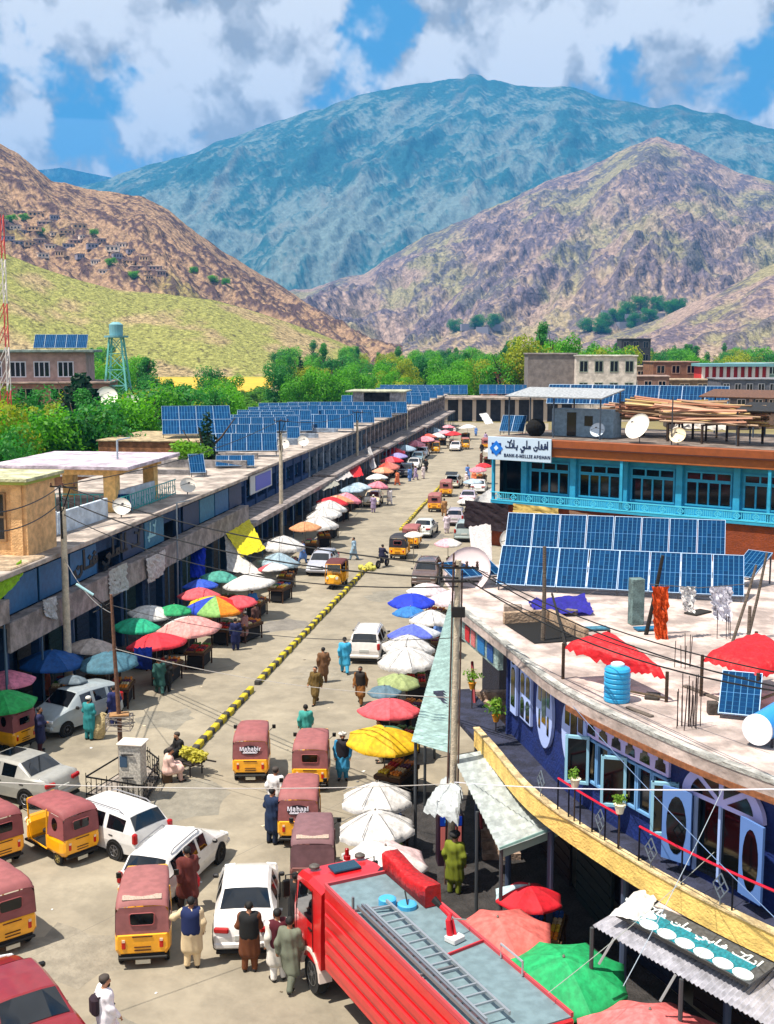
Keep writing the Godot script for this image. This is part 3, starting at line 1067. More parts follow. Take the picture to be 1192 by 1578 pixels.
	var d := row_house("shop building with dark upper windows, fourth in the left-hand row", 106.2, 146, 6.4, 11.0, {"wall": Color(0.2, 0.24, 0.3), "pale": Color(0.72, 0.66, 0.66), "columns": true})
	canopy(d, -1.0, -39.0, 3.5, 2.6, 0.3)
	var e := row_house("last and farthest shop building of the left-hand row, with a corrugated awning", 146.2, 205, 6.4, 11.0, {"wall": Color(0.3, 0.3, 0.34), "pale": Color(0.72, 0.66, 0.66), "columns": true})
	canopy(e, -1.0, -50.0, 3.5, 3.0, 0.3)
	var face := 0.12
	var tiers := [[Vector3(-13.01, 6.50, -105.28), 5, 0], [Vector3(-14.19, 6.50, -118.07), 5, 1], [Vector3(-14.10, 6.50, -130.36), 5, 2], [Vector3(-14.27, 6.50, -141.95), 5, 3], [Vector3(-14.22, 6.50, -153.06), 5, 4], [Vector3(-14.12, 6.50, -164.49), 5, 5]]
	for q in tiers:
		solar_rack("row of blue panels on the left-hand row's second roof, %s from the near edge" % ["first", "second", "third", "fourth", "fifth", "sixth"][q[2]], q[0], face, q[1], 1, 1.32, 2.1, 0.75, 0.45)
	solar_rack("low pair of small panels before the first row of panels on the second roof", Vector3(-12.10, 6.42, -95.25), face, 3, 1, 1.0, 1.5, 0.5, 0.2)
	for q in [[Vector3(-9.52, 6.50, -122.19), 0], [Vector3(-8.94, 6.50, -133.33), 1], [Vector3(-8.80, 6.50, -145.47), 2]]:
		solar_rack("pair of solar panels near the street edge of the second roof, %s along the roof" % ["first", "second", "last"][q[1]], q[0], face, 1, 2, 1.3, 1.8, 0.62, 0.3)
	solar_rack("tilted square array of eight solar panels on the mud brick roof", street(66, -19.6, 7.6), 0.2, 4, 2, 1.6, 2.3, 0.55, 0.35)
	var far_labels := ["nearest", "second", "third", "fourth"]
	for i in 4:
		solar_rack("long row of solar panels on the left-hand row's third roof, %s of four" % far_labels[i], street(90 + i * 11.0, -17.5 + i * 0.6, 6.45), 0.05, 11, 1, 1.5, 2.6, 0.6, 0.4)
	for i in 5:
		solar_rack("row of solar panels on the last roof of the left-hand row, %s of five" % ["nearest", "second", "third", "fourth", "farthest"][i], street(150 + i * 12.0, -15.0, 6.45), 0.0, 8, 1, 1.6, 2.4, 0.6, 0.4)
	for q in [["large white dish on the ledge between the terrace and the pavilion", Vector3(-14.43, 6.84, -64.64), 0.5], ["white dish on the roof ledge beyond the turquoise railing", Vector3(-12.50, 6.84, -74.80), 0.5], ["white dish at the roof edge beside the solar panels", Vector3(-9.70, 6.45, -111.90), 0.55], ["white dish at the corner behind the second utility pole", Vector3(-8.08, 6.45, -114.82), 0.55], ["small white dish on the third roof of the row", Vector3(-7.29, 6.45, -140.43), 0.6], ["white dish on the third roof near the far solar rows", Vector3(-5.78, 6.45, -162.33), 0.6]]:
		dish(q[0], q[1], q[2], 0.4)
	solar_rack("single dark panel propped up behind the white dish on the ledge", Vector3(-14.72, 6.84, -66.45), 0.4, 1, 1, 1.0, 1.1, 0.9, 0.1)
	solar_rack("single blue panel leaning on the end of the white parapet", Vector3(-13.45, 6.84, -85.07), 0.3, 1, 1, 1.1, 1.7, 0.8, 0.3)
	var hut := thing("rooftop_hut", "grey rooftop hut with a dark doorway on the far end of the left-hand row", "hut", street(127, -12.5, 6.45), TURN)
	s = Shape.new()
	s.box(Vector3(-3, 1.6, -3), Vector3(0.3, 3.2, 6))
	s.box(Vector3(3, 1.6, -3), Vector3(1.6, 3.2, 6))
	s.box(Vector3(0, 1.6, -5.8), Vector3(6, 3.2, 0.3))
	s.box(Vector3(-2.2, 1.6, -0.1), Vector3(1.3, 3.2, 0.3))
	part("wall", s, paint(Color(0.66, 0.66, 0.7), 0.9, 0.0, "concrete", 0.2), hut)
	s = Shape.new()
	s.box(Vector3(0.2, 3.3, -3), Vector3(8.6, 0.2, 7.2), Basis(), 0.03)
	part("roof", s, paint(Color(0.75, 0.76, 0.66), 0.9, 0.0, "concrete", 0.2), hut)
	var shed := thing("flat_roofed_shed", "open fronted shed with a flat roof behind the solar panels of the row", "shed", street(86, -22, 0), TURN)
	s = Shape.new()
	s.box(Vector3(-4, 3.6, -2), Vector3(0.5, 7.2, 5))
	s.box(Vector3(4, 3.6, -2), Vector3(0.5, 7.2, 5))
	s.box(Vector3(0, 3.6, -4.4), Vector3(7.6, 7.2, 0.3))
	part("wall", s, paint(Color(0.72, 0.6, 0.5), 0.9, 0.0, "concrete", 0.2), shed)
	s = Shape.new()
	s.box(Vector3(0, 7.3, -1.8), Vector3(9.6, 0.25, 6.5), Basis(), 0.03)
	part("roof", s, paint(Color(0.8, 0.74, 0.6), 0.9, 0.0, "concrete", 0.2), shed)

# ---------------------------------------------------------------- the curved block on the right

var bend: PackedVector2Array
var bend_at: PackedFloat32Array

func curve_point(s: float, off := 0.0) -> Array:  # place on the facade line at s metres from its far corner, and the axes there: x along, z outwards
	var i := 0
	while i < bend.size() - 2 and bend_at[i + 1] < s:
		i += 1
	var k := (s - bend_at[i]) / maxf(bend_at[i + 1] - bend_at[i], 0.001)
	var d := (bend[i + 1] - bend[i]).normalized()
	var d0 := (bend[i + 1] - bend[maxi(i - 1, 0)]).normalized()
	var d1 := (bend[mini(i + 2, bend.size() - 1)] - bend[i]).normalized()
	d = d0.lerp(d1, clampf(k, 0.0, 1.0)).normalized()
	var p := bend[i].lerp(bend[i + 1], k) + Vector2(-d.y, d.x) * off
	return [Vector3(p.x, 0, p.y), Basis(Vector3(d.x, 0, d.y), Vector3.UP, Vector3(-d.y, 0, d.x))]

func curved_wall(s: Shape, s0: float, s1: float, off: float, thick: float, y0: float, y1: float) -> void:
	var n := maxi(2, int((s1 - s0) / 0.5))
	var rings := []
	for i in n + 1:
		var q: Array = curve_point(lerpf(s0, s1, i / float(n)), off)
		var n_: Vector3 = q[1].z * thick * 0.5
		rings.append([q[0] - n_ + Vector3(0, y0, 0), q[0] + n_ + Vector3(0, y0, 0), q[0] + n_ + Vector3(0, y1, 0), q[0] - n_ + Vector3(0, y1, 0)])
	s.loft(rings)

func on_curve(called: String, m, p: Material, parent: Node, at: float, off: float, y: float) -> MeshInstance3D:
	var q: Array = curve_point(at, off)
	return part(called, m, p, parent, q[0] + Vector3(0, y, 0), q[1])

func plate(poly: Array, z0: float, z1: float) -> Shape:  # an outline in the xy plane with thickness
	var s := Shape.new()
	var flat := PackedVector2Array(poly)
	var t := Geometry2D.triangulate_polygon(flat)
	for k in range(0, t.size(), 3):
		for z in [z0, z1]:
			var q := []
			for j in 3:
				q.append(Vector3(flat[t[k + j]].x, flat[t[k + j]].y, z))
			s.out(q[0], q[1], q[2], Vector3(q[0].x, q[0].y, (z0 + z1) * 0.5))
	var turn := 0.0
	for k in flat.size():
		turn += flat[k].cross(flat[(k + 1) % flat.size()])
	for k in flat.size():
		var a := flat[k]
		var b := flat[(k + 1) % flat.size()]
		var nrm := Vector2((b - a).y, -(b - a).x) * signf(turn)
		s.quad(Vector3(a.x, a.y, z0), Vector3(b.x, b.y, z0), Vector3(b.x, b.y, z1), Vector3(a.x, a.y, z1), Vector3((a.x + b.x) * 0.5 - nrm.x, (a.y + b.y) * 0.5 - nrm.y, (z0 + z1) * 0.5))
	return s

func oval(rx: float, ry: float, n := 24, cx := 0.0, cy := 0.0, a0 := 0.0, a1 := TAU) -> Array:
	var out := []
	for i in n + (0 if a1 - a0 > 6.2 else 1):
		var a := a0 + (a1 - a0) * i / n
		out.append(Vector2(cx + cos(a) * rx, cy + sin(a) * ry))
	return out

func arch(w: float, h: float, cx := 0.0, y := 0.0) -> Array:
	var out := [Vector2(cx - w / 2, y), Vector2(cx + w / 2, y)]
	for i in 9:
		out.append(Vector2(cx + cos(PI * i / 8.0) * w / 2, y + h - w / 2 + sin(PI * i / 8.0) * w / 2))
	return out

func tarp(a: Vector3, b: Vector3, c: Vector3, d: Vector3, sag: float, sd: int, n := 14, crumple := 0.05, hang := 0.0) -> Shape:  # cloth between four corners
	var s := Shape.new()
	s.smooth = 1
	var f := FastNoiseLite.new()
	f.seed = sd
	f.frequency = 0.9
	var up := (b - a).cross(d - a).normalized()
	if up.y < 0.0:
		up = -up
	var top := []
	for i in n + 1:
		var row := []
		for j in n + 1:
			var u := i / float(n)
			var v := j / float(n)
			var p := a.lerp(b, u).lerp(d.lerp(c, u), v)
			p += up * (-sag * 4.0 * (u * (1 - u) + v * (1 - v)) * 0.5 + crumple * f.get_noise_2d(u * 9.0, v * 9.0))
			if hang > 0.0:
				var edge := minf(minf(u, 1.0 - u), minf(v, 1.0 - v))
				if edge < 0.001:
					p.y -= hang * (0.7 + 0.5 * f.get_noise_2d(u * 30.0 + 50.0, v * 30.0))
			row.append(p)
		top.append(row)
	for i in n:
		for j in n:
			var m: Vector3 = top[i][j] - up
			s.quad(top[i][j], top[i + 1][j], top[i + 1][j + 1], top[i][j + 1], m)
	return s

func corrugated(a: Vector3, b: Vector3, c: Vector3, d: Vector3, pitch: float, amp := 0.025) -> Shape:  # ridges run from a to b, repeated towards d
	var s := Shape.new()
	var n := int(a.distance_to(d) / pitch * 4.0)
	var up := (b - a).cross(d - a).normalized()
	if up.y < 0.0:
		up = -up
	var rows := []
	for i in n + 1:
		var v := i / float(n)
		var off: Vector3 = up * amp * [0.0, 1.0, 0.0, -1.0][i % 4]
		rows.append([a.lerp(d, v) + off, a.lerp(d, v).lerp(b.lerp(c, v), 0.5) + off * 0.9 - up * 0.02, b.lerp(c, v) + off])
	for i in n:
		for k in 2:
			for e in [0.0, -0.012]:
				var o: Vector3 = up * e
				s.quad(rows[i][k] + o, rows[i][k + 1] + o, rows[i + 1][k + 1] + o, rows[i + 1][k] + o, rows[i][k] + o - up * (1.0 if e == 0.0 else -1.0))
	return s

func make_right_block() -> void:
	var nodes := [Vector2(2.35, -40.8), Vector2(3.7, -34.5), Vector2(4.55, -30.4), Vector2(6.1, -26.7), Vector2(7.9, -23.6), Vector2(10.5, -20.5), Vector2(14, -18)]
	for i in nodes.size() - 1:
		var a: Vector2 = nodes[maxi(i - 1, 0)]
		var d: Vector2 = nodes[mini(i + 2, nodes.size() - 1)]
		for k in 12:
			bend.append(nodes[i].cubic_interpolate(nodes[i + 1], a, d, k / 12.0))
	bend.append(nodes[-1])
	bend_at.append(0.0)
	for i in range(1, bend.size()):
		bend_at.append(bend_at[i - 1] + bend[i].distance_to(bend[i - 1]))
	var long: float = bend_at[-1]
	var navy := paint(Color(0.05, 0.16, 0.44), 0.7, 0.0, "plaster", 0.3)
	var lilac := paint(Color(0.66, 0.74, 0.95), 0.6)
	var dark := window_pane()
	var o := thing("corner_building", "curved blue corner building with ornate windows, a yellow edged balcony and a cluttered flat roof", "building")
	var s := Shape.new()
	var poly := []
	for i in 40:
		var q: Vector3 = curve_point(long * i / 39.0, 0.14)[0]
		poly.append(Vector2(q.x, q.z))
	poly.append_array([Vector2(26, -18), Vector2(30, -34), Vector2(17, -49.5), Vector2(3.6, -48.2)])
	s.slab(poly, 6.92, 7.2)
	part("roof", s, paint(Color(0.80, 0.73, 0.70), 0.9, 0.0, "concrete", 0.13), o)
	s = Shape.new()
	curved_wall(s, 0, long, 0.06, 0.2, 7.204, 7.3)
	part("roof_kerb", s, paint(Color(0.72, 0.72, 0.70), 0.9, 0.0, "concrete", 0.3), o)
	s = Shape.new()
	curved_wall(s, 11.2, long, 0.1, 0.12, 6.78, 6.915)
	part("roof_trim", s, paint(Color(0.58, 0.36, 0.22), 0.8, 0.0, "rust", 0.6), o)
	s = Shape.new()
	curved_wall(s, 5.1, long, -0.55, 0.2, 4.1, 6.92)
	part("wall", s, navy, o)
	s = Shape.new()
	curved_wall(s, 0.2, 5.2, -2.4, 0.2, 4.1, 6.92)
	curved_wall(s, 4.95, 5.1, -1.4, 2.2, 4.1, 6.92)
	part("porch_wall", s, navy, o)
	s = Shape.new()
	s.slab([Vector2(3.9, -47.8), Vector2(16.8, -49.2), Vector2(29.5, -34), Vector2(25.6, -18.4), Vector2(15.5, -18), Vector2(10, -25), Vector2(7, -31), Vector2(5.6, -40)], 0, 6.9)
	part("inner_wall", s, paint(Color(0.12, 0.13, 0.2), 0.9, 0.0, "plaster", 0.3), o)
	s = Shape.new()
	curved_wall(s, 0.1, 5.0, -0.1, 0.16, 6.15, 6.918)
	part("porch_beam", s, paint(Color(0.62, 0.72, 0.70), 0.8, 0.0, "concrete", 0.4), o)
	for q in [[1.6, 0.5, Color(0.85, 0.16, 0.2)], [2.3, 0.45, Color(0.9, 0.5, 0.5)], [3.2, 0.75, Color(0.12, 0.5, 0.78)], [4.2, 0.6, Color(0.1, 0.35, 0.65)]]:
		s = Shape.new()
		s.box(Vector3.ZERO, Vector3(q[1], 0.5, 0.03))
		on_curve("poster", s, paint(q[2], 0.6, 0.0, "rust", 1.5), o, q[0], 0.0, 6.5)
	s = Shape.new()
	curved_wall(s, 0, long, 0.1, 1.3, 3.95, 4.12)
	part("balcony_floor", s, paint(Color(0.18, 0.2, 0.3), 0.9, 0.0, "concrete", 0.3), o)
	s = Shape.new()
	curved_wall(s, 5.2, long, 0.72, 0.14, 3.86, 4.42)
	part("balcony_edge", s, paint(Color(0.95, 0.80, 0.45), 0.85, 0.0, "plaster", 0.35), o)
	s = Shape.new()
	curved_wall(s, 5.2, long, 0.72, 0.2, 4.424, 4.47)
	part("balcony_coping", s, paint(Color(0.90, 0.80, 0.60), 0.85, 0.0, "concrete", 0.35), o)
	for q in [[11.9, 14.45], [15.2, 22.0]]:
		var pts := []
		for i in 12:
			pts.append(curve_point(lerpf(q[0], q[1], i / 11.0), 0.72)[0] + Vector3(0, 5.28, 0))
		s = Shape.new()
		s.tube(pts, 0.03, 6)
		part("red_rail", s, paint(Color(0.72, 0.03, 0.16), 0.4), o)
		for i in 6:
			s = Shape.new()
			var p: Vector3 = curve_point(lerpf(q[0], q[1], i / 5.0), 0.72)[0]
			s.tube([p + Vector3(0, 4.4, 0), p + Vector3(0, 5.28, 0)], 0.022, 5)
			part("rail_post", s, paint(Color(0.06, 0.08, 0.14), 0.5, 0.5), o)
	for at in [11.0, 13.75, 15.6, 17.62, 19.6]:
		s = Shape.new()
		for k in [[Vector3(0, -0.28, 0), Vector3(0.2, 0, 0)], [Vector3(0.2, 0, 0), Vector3(0, 0.28, 0)], [Vector3(0, 0.28, 0), Vector3(-0.2, 0, 0)], [Vector3(-0.2, 0, 0), Vector3(0, -0.28, 0)], [Vector3(-0.1, -0.14, 0), Vector3(0.1, 0.14, 0)], [Vector3(0.1, -0.14, 0), Vector3(-0.1, 0.14, 0)], [Vector3(0, -0.45, 0), Vector3(0, -0.28, 0)]]:
			s.bar(k[0], k[1], 0.022, 0.022)
		on_curve("rail_ornament", s, paint(Color(0.45, 0.5, 0.55), 0.5, 0.4), o, at, 0.72, 4.88)
	for at in [8.4, 10.7, 20.6]:
		var f := on_curve("oval_window", plate(oval(0.74, 1.08), -0.02, 0.07), lilac, o, at, -0.42, 5.9)
		for k in [[-0.42, 0.18, 0.6, 0.42], [-0.42, -0.62, 0.55, 0.26], [0.42, 0.18, 0.6, 0.42], [0.42, -0.62, 0.55, 0.26], [0.0, -0.38, 1.15, 0.36]]:
			var g := part("pane", plate(arch(k[3] * (0.62 if absf(k[0]) > 0.1 else 1.0), k[2], k[0], k[1] - 0.0), 0.05, 0.085), dark, f)
			if absf(k[0]) > 0.1:
				g.position.x = -k[0] * 0.08
		part("pane", plate(oval(0.3, 0.09, 10, 0, 0.92), 0.05, 0.085), dark, f)
	var n1 := on_curve("window", plate([Vector2(-0.5, -0.75), Vector2(0.5, -0.75), Vector2(0.5, 0.75), Vector2(-0.5, 0.75)], -0.02, 0.06), lilac, o, 6.6, -0.42, 5.75)
	for k in [-0.25, 0.25]:
		part("pane", plate(arch(0.32, 0.62, k, 0.05), 0.05, 0.075), dark, n1)
		part("pane", plate(arch(0.32, 0.62, k, -0.68), 0.05, 0.075), dark, n1)
	var n2 := on_curve("window", plate([Vector2(-0.28, -0.85), Vector2(0.28, -0.85), Vector2(0.28, 0.75), Vector2(-0.28, 0.75)], -0.02, 0.06), lilac, o, 5.45, -0.42, 5.75)
	part("pane", plate(arch(0.36, 1.2, 0, -0.6), 0.05, 0.075), dark, n2)
	var fr := Shape.new()
	curved_wall(fr, 5.15, 7.1, -0.4, 0.08, 6.5, 6.88)
	part("frieze", fr, lilac, o)
	on_curve("lettering", strokes(arabic(["feh", "ghain", "lam", "alef_end", "noon", "yeh"]), 0.16, 0.03), paint(Color(0.03, 0.05, 0.12)), o, 7.0, -0.355, 6.6).scale = Vector3(0.62, 0.26, 1)
	for i in 6:
		var at := 11.62 + i * 0.585
		var top := on_curve("arched_light", plate([Vector2(-0.29, -0.26), Vector2(0.29, -0.26), Vector2(0.29, 0.26), Vector2(-0.29, 0.26)], -0.02, 0.05), paint(Color(0.78, 0.74, 0.95), 0.6), o, at, -0.42, 6.38)
		part("pane", plate([Vector2(-0.19, -0.18), Vector2(0.19, -0.18), Vector2(0.17, 0.02), Vector2(0.09, 0.05), Vector2(0.08, 0.14), Vector2(0, 0.21), Vector2(-0.08, 0.14), Vector2(-0.09, 0.05), Vector2(-0.17, 0.02)], 0.04, 0.065), dark, top)
		var q: Array = curve_point(at, -0.41)
		pane_with_frame(o, q[0] + Vector3(0, 5.5, 0), q[1], 0.5, 1.1, 1, 1, paint(Color(0.42, 0.62, 0.82), 0.5), 0.06)
	for at in [11.4, 13.1, 15.05]:
		var q: Array = curve_point(at, -0.1)
		pane_with_frame(o, q[0] + Vector3(0, 5.5, 0), Basis(Vector3.UP, 0.9) * q[1], 0.55, 1.2, 1, 1, paint(Color(0.55, 0.75, 0.85), 0.5), 0.07)
	var door := on_curve("arched_door", plate(oval(1.2, 0.85, 20, 0, 0, 0, PI), -0.03, 0.08), paint(Color(0.72, 0.72, 0.95), 0.6), o, 16.6, -0.42, 6.02)
	for k in 4:
		var a0 := PI * k / 4.0 + 0.1
		var a1 := PI * (k + 1) / 4.0 - 0.1
		var pts := [Vector2(cos((a0 + a1) / 2) * 0.2, sin((a0 + a1) / 2) * 0.16 + 0.06)]
		for i in 5:
			var a := lerpf(a0, a1, i / 4.0)
			pts.append(Vector2(cos(a) * 0.92, sin(a) * 0.62 + 0.05))
		part("pane", plate(pts, 0.06, 0.1), dark, door)
	for k in 2:
		var leaf := Shape.new()
		leaf.box(Vector3(-0.36 + k * 0.72, -0.85, 0.03), Vector3(0.68, 1.7, 0.04))
		part("pane", leaf, dark, door)
	var jamb := Shape.new()
	for k in [-0.74, 0.0, 0.74]:
		jamb.box(Vector3(k, -0.85, 0.07), Vector3(0.07, 1.72, 0.09))
	part("door_frame", jamb, paint(Color(0.6, 0.7, 0.9), 0.5), door)
	for at in [15.55, 17.75]:
		var q: Array = curve_point(at, -0.05)
		var lf := part("door_leaf", plate([Vector2(-0.36, -0.85), Vector2(0.36, -0.85), Vector2(0.36, 0.85), Vector2(-0.36, 0.85)], -0.03, 0.03), paint(Color(0.34, 0.48, 0.72), 0.5), o, q[0] + Vector3(0, 5.3, 0), Basis(Vector3.UP, 0.35 if at < 16 else -0.2) * q[1])
		part("pane", plate(oval(0.25, 0.68, 18), -0.04, 0.04), dark, lf)
	for i in 7:
		var at := 1.2 + i * 3.3
		s = Shape.new()
		s.tube([curve_point(at, 0.45)[0], curve_point(at, 0.45)[0] + Vector3(0, 3.95, 0)], 0.09, 8)
		part("column", s, paint(Color(0.25, 0.3, 0.4), 0.6), o)
		s = Shape.new()
		s.box(Vector3(0, 1.4, 0), Vector3(2.6, 2.6, 0.08))
		for k in 8:
			s.box(Vector3(0, 0.3 + k * 0.32, 0.05), Vector3(2.5, 0.05, 0.05))
		on_curve("shutter", s, paint([Color(0.1, 0.14, 0.24), Color(0.16, 0.1, 0.1), Color(0.08, 0.16, 0.16)][i % 3], 0.6, 0.0, "rust", 0.6), o, at + 1.6, -1.6, 0)
	var stair := thing("outdoor_stair", "concrete stair with dark red handrails climbing to the porch, behind the utility pole", "stair", Vector3(2.7, 0, -39.2), 0.0)
	for i in 16:
		s = Shape.new()
		s.box(Vector3(0.9, 0.13 + i * 0.26, 3.2 - i * 0.3), Vector3(1.2, 0.26, 0.32))
		part("step", s, paint(Color(0.72, 0.62, 0.55), 0.9, 0.0, "concrete", 0.4), stair)
	for x in [0.25, 1.5]:
		s = Shape.new()
		s.tube([Vector3(x, 1.1, 3.4), Vector3(x, 5.2, -1.3)], 0.05, 6)
		part("handrail", s, paint(Color(0.45, 0.03, 0.10), 0.5), stair)
		for i in 8:
			s = Shape.new()
			s.tube([Vector3(x, 0.2 + i * 0.53, 3.1 - i * 0.6), Vector3(x, 1.3 + i * 0.53, 3.1 - i * 0.6)], 0.02, 4)
			part("baluster", s, paint(Color(0.25, 0.2, 0.2), 0.5), stair)
	for q in [["pot of flowers hanging at the porch, upper of two", Vector3(2.82, 4.78, -38.60), 0.3], ["big leafy potted plant beside the porch, yellow pot", Vector3(3.40, 4.43, -36.20), 0.42], ["white pot with a tuft on the near end of the short red rail", curve_point(12.7, 0.74)[0] + Vector3(0, 5.34, 0), 0.17], ["white pot with a dark plant at the gap between the red rails", curve_point(14.5, 0.74)[0] + Vector3(0, 5.34, 0), 0.19]]:
		var pot := thing("potted_plant", q[0], "potted plant", q[1])
		s = Shape.new()
		s.lathe([Vector2(0.08, 0), Vector2(0.13, 0.2), Vector2(0.15, 0.22), Vector2(0.12, 0.23)], 10)
		part("pot", s, paint(Color(0.85, 0.55, 0.1) if q[2] > 0.28 else Color(0.9, 0.85, 0.75), 0.7), pot)
		part("foliage", leaves_mesh("bush", int(q[2] * 1000), 170, 0.10, Color(0.05, 0.2, 0.02), Color(0.3, 0.5, 0.05)), leaf_paint(), pot, Vector3(0, 0.18, 0), Basis().scaled(Vector3.ONE * q[2] * 1.7))
		s = Shape.new()
		s.tube([Vector3(0, -0.9, 0), Vector3(0, 0.02, 0)], 0.02, 5)
		part("stand", s, paint(Color(0.2, 0.15, 0.12)), pot)
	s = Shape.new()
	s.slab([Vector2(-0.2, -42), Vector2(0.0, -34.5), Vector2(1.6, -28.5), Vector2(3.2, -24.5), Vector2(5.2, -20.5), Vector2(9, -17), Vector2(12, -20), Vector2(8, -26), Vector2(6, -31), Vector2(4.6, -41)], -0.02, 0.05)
	setting("forecourt_painted_shade", s, paint(Color(0.22, 0.21, 0.21), 0.8, 0.0, "concrete", 0.3))  # added dark slab; its colour paints in the shade under awnings and balcony
	make_right_roof()
	make_awnings()

func make_right_roof() -> void:
	var s: Shape
	solar_rack("front row of eight dark solar panels across the blue building's roof", Vector3(8.19, 7.20, -41.99), -0.256, 8, 1, 1.06, 1.72, 0.80, 0.22)
	solar_rack("rear row of eight paler solar panels standing higher on the blue building's roof", Vector3(8.78, 7.70, -46.12) * Vector3(1, 0, 1) + Vector3(0, 7.2, 0), -0.256, 8, 1, 1.03, 1.5, 0.95, 0.95)
	solar_rack("small solar panel propped up near the white drum", Vector3(8.36, 7.20, -27.64), -0.35, 1, 1, 0.95, 1.25, 0.7, 0.12)
	solar_rack("lone panel at the end of the rear solar row, half hidden", Vector3(13.06, 7.20, -43.62), -0.8, 1, 1, 1.0, 1.6, 0.5, 0.4)
	solar_rack("flat slanting panel lying on the roof corner behind the poles", Vector3(3.41, 7.20, -43.62), 0.5, 1, 1, 2.2, 1.2, 0.35, 0.4)
	for q in [["red tarpaulin shelter on the roof beside the blue water tank", Vector3(4.71, 8.20, -31.24), Vector3(5.95, 8.50, -31.47), Vector3(6.99, 8.00, -29.12), Vector3(5.95, 7.95, -30.12), 3], ["red tarpaulin shelter above the small solar panel on the blue building's roof", Vector3(7.99, 8.30, -29.63), Vector3(9.73, 8.60, -30.90), Vector3(10.40, 8.40, -29.11), Vector3(8.99, 8.20, -28.27), 5]]:
		var o := thing("tarpaulin_shelter", q[0], "shelter")
		part("tarpaulin", tarp(q[1], q[2], q[3], q[4], -0.12, q[5], 16, 0.06, 0.3), paint(Color(0.85, 0.07, 0.13), 0.6, 0.0, "cloth", 0.5), o)
		for k in range(1, 5):
			s = Shape.new()
			var p: Vector3 = q[k]
			s.tube([Vector3(p.x, 7.2, p.z), p - Vector3(0, 0.02, 0)], 0.045, 6)
			part("pole", s, paint(Color(0.3, 0.22, 0.16), 0.9, 0.0, "wood", 1.0), o)
		s = Shape.new()
		s.bar(q[4] - Vector3(0, 0.7, 0), q[3] - Vector3(0, 0.7, 0), 0.05, 0.05)
		part("crossbar", s, paint(Color(0.45, 0.38, 0.3), 0.9, 0.0, "wood", 1.0), o)
	var tank := thing("water_tank", "light blue ribbed plastic water tank on the roof edge", "water tank", Vector3(5.77, 7.20, -29.23))
	var prof := [Vector2(0.31, 0.0)]
	for k in 6:
		prof.append(Vector2(0.33, 0.03 + k * 0.125))
		prof.append(Vector2(0.33, 0.10 + k * 0.125))
		prof.append(Vector2(0.305, 0.12 + k * 0.125))
		prof.append(Vector2(0.305, 0.14 + k * 0.125))
	prof.append_array([Vector2(0.33, 0.80), Vector2(0.30, 0.86), Vector2(0.18, 0.91)])
	s = Shape.new()
	s.lathe(prof, 24)
	part("body", s, paint(Color(0.16, 0.60, 0.80), 0.35), tank)
	s = Shape.new()
	s.lathe([Vector2(0.17, 0.9), Vector2(0.17, 0.96), Vector2(0.13, 0.99)], 18)
	part("lid", s, paint(Color(0.75, 0.92, 0.95), 0.4), tank)
	for q in [["thick bunch of rusty starter bars in the middle of the roof edge", Vector3(7.05, 7.20, -27.05), 16, 1.05], ["thin bunch of starter bars beside the red shelter", Vector3(8.18, 7.20, -32.30), 6, 0.9], ["few starter bars beyond the small solar panel", Vector3(10.34, 7.20, -35.65), 4, 0.8]]:
		var o := thing("starter_bars", q[0], "steel bars", q[1])
		for i in q[2]:
			s = Shape.new()
			var b := Vector3(rng.randf_range(-0.3, 0.3), 0, rng.randf_range(-0.2, 0.2))
			s.tube([b, b + Vector3(rng.randf_range(-0.05, 0.05), q[3] * rng.randf_range(0.7, 1.25), rng.randf_range(-0.05, 0.05))], 0.011, 4)
			part("bar", s, paint(Color(0.16, 0.10, 0.09), 0.8), o)
	var drum := thing("water_heater", "white ended drum of a solar water heater near the roof edge", "water heater", Vector3(8.21, 7.20, -25.67), -0.75)
	s = Shape.new()
	s.smooth = 1
	s.tube([Vector3(0, 0.42, 0), Vector3(0, 0.5, -1.5)], 0.33, 22)
	part("drum", s, paint(Color(0.15, 0.55, 0.85), 0.3), drum)
	s = Shape.new()
	s.tube([Vector3(0, 0.42, 0.06), Vector3(0, 0.42, 0.005)], 0.35, 26)
	part("end_cap", s, paint(Color(0.9, 0.9, 0.92), 0.3), drum)
	s = Shape.new()
	for x in [-0.25, 0.25]:
		s.bar(Vector3(x, 0, -0.2), Vector3(x, 0.2, -0.2), 0.05, 0.05)
		s.bar(Vector3(x, 0, -1.2), Vector3(x, 0.25, -1.2), 0.05, 0.05)
	part("stand", s, paint(Color(0.2, 0.2, 0.22)), drum)
	for q in [["weathered grey pole standing before the front solar row", Vector3(4.71, 7.20, -35.41), Vector3(4.71, 7.20, -35.41) + Vector3(0, 2.9, 0), 0.07, 0.45], ["dark leaning pole with a short crossbar beside the orange cloth", Vector3(8.00, 7.20, -36.23), Vector3(8.00, 7.20, -36.23) + Vector3(0.42, 2.5, 0.1), 0.07, 0.14], ["long leaning pole at the edge of the roof, left of its twin", Vector3(10.39, 7.20, -35.25), Vector3(10.39, 7.20, -35.25) + Vector3(0.75, 2.3, -0.4), 0.05, 0.45], ["long leaning pole at the edge of the roof, right of its twin", Vector3(10.97, 7.20, -35.65), Vector3(10.97, 7.20, -35.65) + Vector3(0.6, 2.6, -0.4), 0.05, 0.4], ["crooked dark stake leaning by the left red shelter", Vector3(5.27, 7.20, -34.46), Vector3(5.47, 7.90, -39.07), 0.05, 0.12], ["post with wires at the right-hand red shelter", Vector3(9.71, 7.20, -31.64), Vector3(9.71, 7.20, -31.64) + Vector3(0.05, 1.9, 0), 0.06, 0.5]]:
		s = Shape.new()
		s.tube([q[1], q[1].lerp(q[2], 0.5) + Vector3(0.02, 0, 0), q[2]], [q[3], q[3] * 0.9, q[3] * 0.75], 7)
